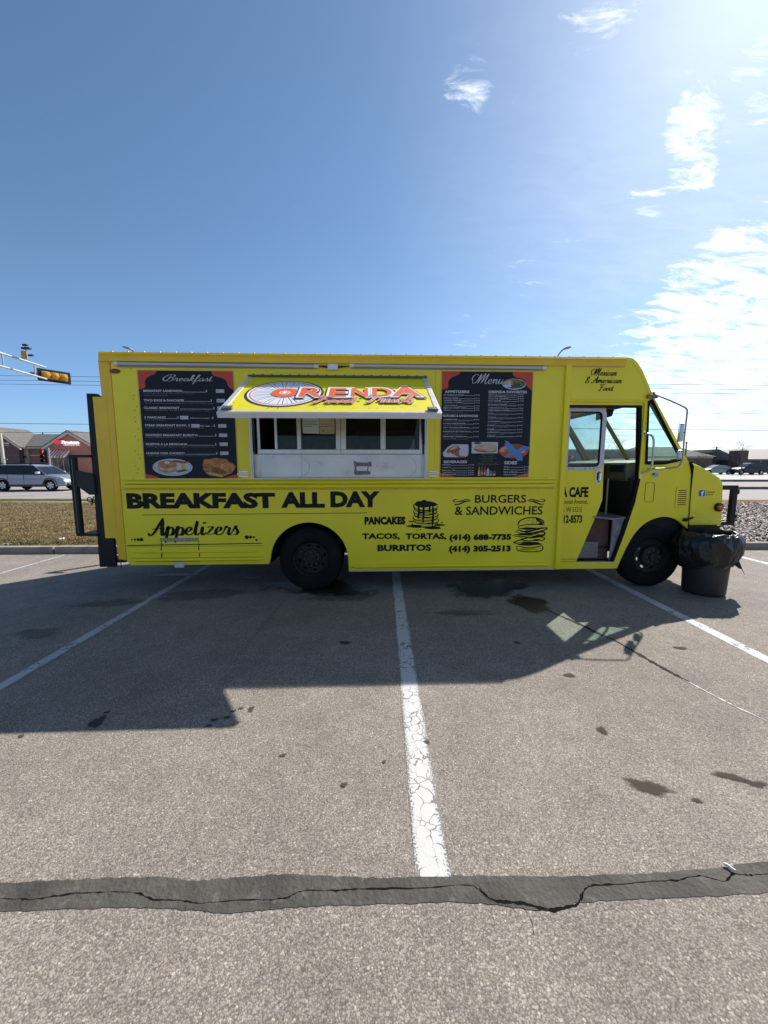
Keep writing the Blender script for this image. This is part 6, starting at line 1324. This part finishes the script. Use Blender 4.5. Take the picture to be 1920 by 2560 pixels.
        for s_ in (-1, 1):
            b = MB(); b.box(2.1, 2.26, s_ * .62 - .15, s_ * .62 + .15, .62, .74); b.build('headlight', mat('lamp_glass', (.75, .72, .62), .12, spec=.8), root, bevel=.02)
    return root
M_SILV = mat('silver_blue_paint', (.27, .29, .36), .34, .45, coat=.6, var=.03, scale=2)
car('parked_wagon' if False else 'estate_car', (-21.5, 24.0, .0), R(2), 'silver blue estate car driving on the road left of the truck', 'car', None, 'wagon', M_SILV, mat('car_glass', (.012, .016, .022), .12, spec=.35))
M_DG = mat('dark_green_paint', (.012, .022, .026), .45, .2, coat=.2)
car('parked_suv', (54.9, 58.5, .05), R(176), 'dark green estate car parked in the far lot, nearest the road', 'car', 'cars parked in the far lot', 'suv', M_DG, detail=False)
car('parked_car', (51.2, 59.8, .05), R(174), 'pale green saloon with a bright windscreen, leftmost in the far lot', 'car', 'cars parked in the far lot', 'sedan', mat('pale_green_paint', (.20, .24, .23), .3, .5, coat=.5), mat('bright_screen', (.25, .28, .28), .1, spec=.8), detail=False)
car('parked_car', (58.2, 60.5, .05), R(178), 'black saloon parked behind the dark green estate car', 'car', 'cars parked in the far lot', 'sedan', mat('black_paint', (.02, .022, .025), .3, coat=.5), detail=False)
# pale guard posts with a rail in front of the far lot
gr = empty('guard_rail', (52.5, 50.5, .05), 0, 'white painted post and rail barrier at the edge of the far lot', 'barrier')
for i in range(7): b = MB(); b.box(-.12 + i * 1.25, .12 + i * 1.25, -.1, .1, 0, .95); b.build('post', mat('pale_post', (.5, .5, .52), .7), gr, bevel=.02)
b = MB(); b.box(-.1, 7.8, -.04, .04, .62, .74); b.build('rail', MATS['pale_post'], gr)
for i, (x, y, rx, ry, h) in enumerate([(43.5, 38.2, 5, .9, .22), (58, 38.4, 6, .9, .2)]):
    b = MB(); b.lathe([(1, 0), (.8, .6), (.4, .95), (0, 1)], (0, 0, 0), 'z', 20); o = b.build('mound', M_BRG, None, smooth=True, loc=(x, y, .05)); o.scale = (rx, ry, h); o['kind'] = 'structure'

# ------------------------------------------------------------------ poles, signals and wires
M_GALV = mat('galvanised_steel', (.42, .42, .41), .5, .4, var=.08, scale=1)
M_SIG = mat('signal_amber_paint', (.62, .33, .03), .5, var=.1); M_SGK = mat('signal_black', (.012, .012, .012), .6)
def off(p, Yo, z):   # helper for rays measured at a reference distance
    return (p[0] * 1, Yo, z)
AP, AQ = Vector((-15.9, 12.0, 0)), Vector((-16.75, 19.75, 0))
arm = empty('signal_mast', (-15.4, 7.5, 0), 0, 'steel mast with a truss arm reaching over the road from the left edge', 'signal mast')
A_ = lambda v, z: (v.x + 15.4, v.y - 7.5, z)
b = MB(); b.tube([(0, 0, 0), (0, 0, 7.2)], [.14, .10], 14); b.build('pole', M_GALV, arm, smooth=True)
Bq = Vector((-15.4, 7.5, 0))
for z0 in (6.36, 5.80):
    b = MB(); b.tube([(0, 0, z0 - .04), A_(AQ, z0)], .042, 10); b.build('chord', M_GALV, arm, smooth=True)
for k in range(7):
    v = Bq.lerp(AQ, (k + .6) / 7); b = MB(); b.tube([A_(v, 5.80), A_(v, 6.36)], .032, 8); b.build('strut', M_GALV, arm, smooth=True)
def sig_head(root_name, loc, rz, horiz, label, lit=None, back=True, cat='traffic light'):
    r0 = empty(root_name, loc, rz, label, cat)
    f = (lambda u, v, d: (u, d, v)) if not horiz else (lambda u, v, d: (v, d, u))
    for k in range(3):
        c = (k - 1) * .355
        b = MB(); pts = rrect(-.17, .17, c - .17, c + .17, .04); b.prism([pts], lambda p, d: f(p[0], p[1], d), -.06, .12); b.build('lamp_section', M_SIG if back else M_SGK, r0, bevel=.02)
        b = MB(); vs = []; n = 16
        for (rr_, dd) in ((.15, .12), (.155, .20), (.12, .26), (0, .28)) if back else ((.155, -.06), (.155, -.30)):
            vs += [f(rr_ * cos(2 * pi * j / n), c + rr_ * sin(2 * pi * j / n), dd) for j in range(n)]
        q = len(vs) // n
        b.add(vs, [(i * n + j, i * n + (j + 1) % n, (i + 1) * n + (j + 1) % n, (i + 1) * n + j) for i in range(q - 1) for j in range(n)]); b.build('visor', M_SIG if back else M_SGK, r0)
        b = MB(); vs = [f(.14 * cos(2 * pi * j / n), c + .14 * sin(2 * pi * j / n), -.075) for j in range(n)]; b.add(vs, [tuple(range(n))])
        on = lit == k
        b.build('lens', mat('red_lit', (.6, .02, .02), .4, emis=(1, .03, .04), es=1.4) if on else M_SGK, r0, recalc=False)
    b = MB(); b.prism([rrect(-.30, .30, -.68, .68, .05)], lambda p, d: f(p[0], p[1], d), .0, .012) if back else b.prism([rrect(-.2, .2, -.56, .56, .04)], lambda p, d: f(p[0], p[1], d), .0, .05); b.build('back_plate', M_SGK, r0)
    return r0
h = sig_head('traffic_light', (-16.85, 20.35, 6.06), R(43), True, 'amber backed three lamp signal hanging at the end of the truss arm')
h.rotation_euler = (0, 0, R(36 + 180))
h.rotation_euler = (0, 0, R(236))
b = MB(); b.tube([(.95, .05, .0), (.6, .05, .0)], .05, 6); b.build('bracket', M_SGK, h)
dt = empty('detector_camera', (-16.35, 18.2, 6.36), 0, 'orange housing with a small black camera on top of the truss arm', 'camera')
b = MB(); b.tube([(0, 0, 0), (0, 0, .34)], .10, 12); b.build('housing', M_SIG, dt, smooth=True, bevel=.01)
b = MB(); b.tube([(.12, 0, .0), (.12, 0, .6)], .025, 6); b.build('stem', M_GALV, dt)
b = MB(); b.box(-.05, .32, -.07, .07, .42, .50); b.box(.0, .2, -.05, .05, .56, .64); b.build('camera_body', M_SGK, dt, bevel=.01)
b = MB(); b.box(.2, .42, -.05, .05, .12, .19); b.build('camera_body', M_SGK, dt, bevel=.01)
# signal and poles by the road
h2 = sig_head('traffic_light', (-27.95, 32.0, 2.26), R(0), False, 'small traffic light showing red in front of the brick shop', lit=2, back=False)
b = MB(); b.tube([(.32, .05, -2.2), (.32, .05, .7)], .055, 8); b.build('post', M_GALV, h2, smooth=True); b = MB(); b.box(-.14, .16, -.03, .05, -1.15, -.85); b.build('walk_signal', M_SGK, h2)
b = MB(); b.tube([(.32, .05, .55), (.0, .05, .60)], .03, 6); b.build('bracket', M_GALV, h2)
pp = empty('sign_pole', (-29.75, 30.3, 0), 0, 'plain pale pole at the left edge beside the silver car', 'pole')
b = MB(); b.tube([(0, 0, 0), (0, 0, 4.0)], [.13, .11], 12); b.build('shaft', mat('pale_pole', (.50, .47, .38), .7, var=.1), pp, smooth=True)
b = MB(); b.tube([(.1, 0, 2.0), (.35, 0, 2.0)], .03, 6); b.build('bracket', M_GALV, pp)
def street_lamp(x, y, s_, label):
    t = empty('street_lamp', (x, y, 0), 0, label, 'street lamp', 'street lamps behind the truck')
    b = MB(); b.tube([(0, 0, 0), (0, 0, 7.9)], [.10, .06], 12); b.build('pole', mat('lamp_pole', (.16, .16, .16), .5, .4), t, smooth=True)
    b = MB(); b.tube(spline([(0, 0, 7.8), (-s_ * .12, 0, 8.15), (-s_ * .35, 0, 8.40)], 5), .035, 8); b.build('arm', MATS['lamp_pole'], t, smooth=True)
    b = MB(); b.prism([[(-.05, -.03), (.12, .05), (.42, .04), (.55, -.02), (.40, -.06), (.0, -.06)]], lambda p, d: (-s_ * (.32 + p[0]), d, 8.44 + p[1] + .12 * p[0] / .5), -.13, .13); b.build('lamp_head', mat('lamp_head', (.30, .30, .29), .5, .3), t, bevel=.015)
street_lamp(-14.75, 24, 1, 'street lamp whose head leans left above the rear of the truck roof')
street_lamp(10.35, 24, -1, 'street lamp whose head shows above the cab roof')
M_WIRE = mat('cable_black', (.03, .03, .032), .7)
def wire(y, zl, zr, label, x0=-70, x1=70, r=.016, group='power lines across the sky', sag=.5, tilt=0):
    b = MB(); pts = []
    for i in range(25):
        t = i / 24; x = x0 + (x1 - x0) * t; pts.append((x, y + tilt * x, zl + (zr - zl) * t - sag * 4 * t * (1 - t)))
    b.tube(pts, r, 5); o = b.build('power_line', M_WIRE, None, recalc=False); tag(o, label, 'power line', group); return o
wire(30, 8.75, 7.0, 'topmost of the three thin wires crossing the sky left of the truck', sag=.0, r=.014)
wire(30.4, 8.5, 6.75, 'middle of the three thin wires crossing the sky left of the truck', sag=.0, r=.014)
wire(30.8, 8.3, 6.5, 'lowest of the three thin wires crossing the sky left of the truck', sag=.0, r=.014)
wire(34, 5.45, 4.2, 'heavier low wire above the brick shop roof and the bonnet', sag=-.0, r=.02)
wire(40, 4.75, 4.9, 'wire just over the ridge of the brick shop', sag=.0, r=.018, x0=-80, x1=-8)
wire(45, 7.4, 7.5, 'thin single wire right of the cab windscreen', sag=.1, r=.016, x0=20, x1=90)
for i, (x, y, h_, lb) in enumerate([(64.4, 85.0 - 2, 6.4, 'dark utility pole behind the hip roofed building'), (75.2, 88, 5.6, 'small utility pole before the long low building'), (22.0, 60, 6.2, 'utility pole with a crossarm seen through the sliding door window')]):
    t = empty('utility_pole', (x, y, 0), 0, lb, 'utility pole', 'utility poles beyond the road'); b = MB(); b.tube([(0, 0, 0), (0, 0, h_)], .13, 8); b.build('pole', M_BRK, t)
    b = MB(); b.box(-1.0, 1.0, -.06, .06, h_ - .35, h_ - .22); b.build('crossarm', M_BRK, t)

# ------------------------------------------------------------------ bin with its liner, beside the front wheel
import numpy as np
bin_ = empty('rubbish_bin', (4.03, 4.70, 0), 0, 'round black bin with a loose black bag over its rim, by the front wheel', 'bin')
M_BIN = mat('dark_brown_plastic', (.020, .018, .018), .55, var=.2, scale=6, bump=.15, bscale=40)
b = MB(); b.lathe([(0, .0), (.208, .0), (.218, .015), (.222, .04), (.247, .70), (.265, .72), (.265, .755), (.242, .755), (.212, .10), (0, .08)], (0, 0, 0), 'z', 48); b.build('drum', M_BIN, bin_, smooth=True)
b = MB()
rb = random.Random(2)
for a in (2.2, 5.35): 
    b.prism([[(-.05, .50), (.05, .50), (.06, .58), (-.06, .58)]], lambda p, d: ((.236 + d) * cos(a) - p[0] * sin(a), (.236 + d) * sin(a) + p[0] * cos(a), p[1]), 0, .05)
b.build('handles', M_BIN, bin_, bevel=.008)['kind'] = 'stuff'
# liner: from inside over the rim and down in creased folds
from mathutils import noise
prof0 = [(.17, .35), (.21, .60), (.235, .70), (.252, .762), (.266, .776), (.290, .765), (.315, .735), (.328, .68), (.330, .62), (.326, .56), (.315, .50), (.300, .45), (.285, .415)]
prof_ = [(p.x, p.y) for p in spline(prof0, 5)]; n = 300; vs = []; i0 = 18
rl = random.Random(17); ph = [rl.uniform(0, 6.28) for _ in range(12)]
for i, (r, z) in enumerate(prof_):
    t = max(0, (i - i0) / (len(prof_) - 1 - i0))
    for j in range(n):
        a = 2 * pi * j / n; c, s_ = cos(a), sin(a)
        big = noise.noise(Vector((c * 1.6, s_ * 1.6, 4.0)))
        # drooping folds: creases wander with height, sharp ridges between slack panels
        w1 = noise.noise(Vector((c * 1.9 + 7, s_ * 1.9 + t * .9, t * 1.3))); w2 = noise.noise(Vector((c * 4.6 + t * 2.2, s_ * 4.6 + 3, t * 2.6))); w3 = noise.noise(Vector((c * 13 + t * 4.5, s_ * 13 + 9, t * 8)))
        ridge = (1 - 2.4 * abs(w1)) * .55 + (1 - 2.6 * abs(w2)) * .22 + (1 - 2 * abs(w3)) * .12
        left = max(0, -c); right = max(0, c)
        g = min(1, t * 2.2)
        k = 1 + g * (.10 * (ridge - .45)) + t * .10 * big + g * (.24 * left ** 3 * (1 - .3 * t) + .10 * right ** 6)
        dz = t * (-.07 * left + .10 * big) + .02 * g * ridge + (.018 * w2 if 10 < i < 26 else 0)
        if t > .9: dz += .03 * w2
        vs.append((r * k * c, r * k * s_, z + dz))
b = MB(); b.add(vs, [(i * n + j, i * n + (j + 1) % n, (i + 1) * n + (j + 1) % n, (i + 1) * n + j) for i in range(len(prof_) - 1) for j in range(n)])
# bottom of the bag inside
M_BAG = mat('black_bag', (.006, .006, .008), .36, var=.2, scale=9, bump=.8, bscale=26, spec=.45)
bag = b.build('bag', M_BAG, bin_, smooth=False, recalc=False); bag.data.shade_smooth()
b = MB(); c_ = []; 
b.lathe([(0, .40), (.18, .38), (.21, .42)], (0, 0, 0), 'z', 24, fn=lambda p, a: (p[0], p[1], p[2] + .02 * sin(5 * a))); b.build('bag_bottom', M_BAG, bin_, smooth=True)
# loose flap of the bag at the right
b = MB(); fv = []
for i in range(9):
    for j in range(7):
        u = i / 8; v = j / 6; a = -.95 + 1.0 * u
        r = .285 + .085 * v * (1 - .25 * sin(4 * u)) ; fv.append((r * cos(a), r * sin(a), 0.49 - .17 * v + .02 * v * u + .012 * sin(9 * u + 4 * v)))
b.add(fv, [(i * 7 + j, i * 7 + j + 1, (i + 1) * 7 + j + 1, (i + 1) * 7 + j) for i in range(8) for j in range(6)]); fl_ = b.build('bag_flap', mat('bag_matt', (.008, .008, .010), .75, spec=.12), bin_, smooth=True, recalc=False); md = fl_.modifiers.new('t', 'SOLIDIFY'); md.thickness = .004

# ------------------------------------------------------------------ ground cover
def scatter(name, count, xr, yr, zf, kindf, mats, seed, big_near=True, mi_n=1):
    r = np.random.default_rng(seed)
    V = []; F = []; MI = []
    x = r.uniform(*xr, count); y = r.uniform(*yr, count)
    return r, x, y
def grass(name, count, xr, y1_, seed, h0, h1, m, keep=None):
    r = np.random.default_rng(seed); x = r.uniform(xr[0], xr[1], count); t = r.uniform(0, 1, count) ** 1.6
    y0 = yc(x) + .16; y = y0 + (y1_ - y0) * t
    h = r.uniform(h0, h1, count); a = r.uniform(0, 6.28, count); wv = r.uniform(.004, .009, count); ln = r.uniform(0, 1.1, count) * h; la = r.uniform(0, 6.28, count)
    z = np.full(count, VZ - .015) + .02 * np.sin(x * .9) * np.sin((y) * .7)
    v = np.empty((count, 3, 3)); v[:, 0] = np.stack([x - wv * np.cos(a), y - wv * np.sin(a), z], 1); v[:, 1] = np.stack([x + wv * np.cos(a), y + wv * np.sin(a), z], 1); v[:, 2] = np.stack([x + ln * np.cos(la), y + ln * np.sin(la), z + h], 1)
    me = bpy.data.meshes.new(name); me.vertices.add(count * 3); me.vertices.foreach_set('co', v.reshape(-1)); me.loops.add(count * 3); me.loops.foreach_set('vertex_index', np.arange(count * 3, dtype=np.int32)); me.polygons.add(count)
    me.polygons.foreach_set('loop_start', np.arange(0, count * 3, 3, dtype=np.int32)); me.polygons.foreach_set('loop_total', np.full(count, 3, dtype=np.int32))
    for q in (m if isinstance(m, (list, tuple)) else [m]): me.materials.append(q)
    k = len(m) if isinstance(m, (list, tuple)) else 1
    green = (y - yc(x)) < r.uniform(.1, 1.1, count)
    me.polygons.foreach_set('material_index', np.where(green & (r.uniform(0, 1, count) < .75), 0, r.integers(1, k, count)).astype(np.int32) if k > 1 else np.zeros(count, np.int32))
    me.update(); me.validate(); o = bpy.data.objects.new(name, me); COL.objects.link(o); o['kind'] = 'stuff'; return o
GM = [mat('grass_green', (.09, .10, .035), .9, spec=.1), mat('grass_straw', (.34, .25, .135), .9, spec=.1), mat('grass_straw_dark', (.20, .145, .07), .9, spec=.1), mat('grass_olive', (.15, .14, .05), .9, spec=.1), mat('grass_straw', (.33, .25, .13), .9, spec=.1)]
o = grass('grass', 190000, (-18, -3.2), 15.2, 5, .025, .065, GM); tag(o, 'patchy brown and green spring grass on the verge left of the truck', 'grass')
def chips(name, count, xr, y1_, seed, ms):
    r = np.random.default_rng(seed); x = r.uniform(xr[0], xr[1], count); t = r.uniform(0, 1, count) ** 1.4; y0 = yc(x) + .17; y = y0 + (y1_ - y0) * t
    s = r.uniform(.018, .055, count); w_ = s * r.uniform(.25, .6, count); a = r.uniform(0, 6.28, count); tl = r.normal(0, .45, count); tw = r.normal(0, .35, count); z = VZ + .01 + r.uniform(0, .035, count)
    ux = np.stack([np.cos(a) * np.cos(tl), np.sin(a) * np.cos(tl), np.sin(tl)], 1); vx = np.stack([-np.sin(a) * np.cos(tw), np.cos(a) * np.cos(tw), np.sin(tw)], 1); c = np.stack([x, y, z], 1)
    v = np.empty((count, 5, 3)); S = s[:, None]; Wv = w_[:, None]
    v[:, 0] = c - ux * S - vx * Wv; v[:, 1] = c + ux * S - vx * Wv * .6; v[:, 2] = c + ux * S * 1.1 + vx * Wv; v[:, 3] = c - ux * S * .9 + vx * Wv; v[:, 4] = c + np.array([0, 0, .012])
    idx = np.array([[0, 1, 4], [1, 2, 4], [2, 3, 4], [3, 0, 4]], np.int32); F = (np.arange(count, dtype=np.int32)[:, None, None] * 5 + idx[None]).reshape(-1)
    me = bpy.data.meshes.new(name); me.vertices.add(count * 5); me.vertices.foreach_set('co', v.reshape(-1)); nf = count * 4; me.loops.add(nf * 3); me.loops.foreach_set('vertex_index', F); me.polygons.add(nf)
    me.polygons.foreach_set('loop_start', np.arange(0, nf * 3, 3, dtype=np.int32)); me.polygons.foreach_set('loop_total', np.full(nf, 3, dtype=np.int32))
    for q in ms: me.materials.append(q)
    me.polygons.foreach_set('material_index', np.repeat(r.integers(0, len(ms), count), 4).astype(np.int32)); me.update(); o = bpy.data.objects.new(name, me); COL.objects.link(o); o['kind'] = 'stuff'; return o
o = chips('wood_chips', 60000, (2.5, 18), 14.9, 6, [mat('chip_pale', (.42, .37, .34), .7), mat('chip_brown', (.17, .11, .08), .8), mat('chip_grey', (.27, .24, .225), .75), mat('chip_dark', (.08, .055, .045), .9)])
tag(o, 'shredded bark mulch in the bed right of the truck', 'mulch')
# leafless shrubs in the bed, seen through the front rack
for i, (x, y, s_, h_) in enumerate([(6.35, 9.6, 51, 1.25), (4.2, 9.8, 52, 1.2)]):
    bare_tree('shrub', x, y, s_, h_, .55, ('bare twiggy shrub in the mulch seen through the front rack', 'bare twiggy shrub in the mulch hidden behind the bonnet')[i], 'shrub', group='shrubs in the mulch bed', levels=5, r0=.018, z=VZ, first=.24, parts=('stems', 'crown'))
# litter
def litter(name, x, y, z, sx_, sy_, lab, cat, m, seed):
    r_ = random.Random(seed); b = MB(); n = 9; vs = []
    for j in range(n):
        for i in range(n):
            vs.append(((i / (n - 1) - .5) * sx_, (j / (n - 1) - .5) * sy_ * (1 - .3 * abs(i / (n - 1) - .5)), z + r_.uniform(0, .012) + .01 * sin(i * 1.3 + j)))
    b.add(vs, [(j * n + i, j * n + i + 1, (j + 1) * n + i + 1, (j + 1) * n + i) for j in range(n - 1) for i in range(n - 1)])
    o = b.build(name, m, None, smooth=True, recalc=False, loc=(x, y, 0), rotz=r_.uniform(0, 3)); tag(o, lab, cat); return o
M_LIT = mat('white_scrap', (.7, .7, .7), .6)
litter('paper_scrap', -6.25, 7.35, VZ + .06, .10, .07, 'crumpled white scrap lying in the grass behind the rear carrier', 'litter', M_LIT, 1)
litter('paper_scrap', -7.0, 6.98, .135, .14, .08, 'pale scrap lying on the kerb at the left', 'litter', mat('grey_scrap', (.45, .42, .38), .8), 2)
b = MB(); b.tube([(-.016, 0, .012), (-.004, .004, .012), (.010, .0, .012), (.02, .004, .010)], [.0045, .0055, .005, .003], 6)
o = b.build('wrapper_twist', M_LIT, None, smooth=True, loc=(1.372, 1.345, 0), rotz=-.9); tag(o, 'tiny white wrapper twist lying on the sealed crack at the right', 'litter')
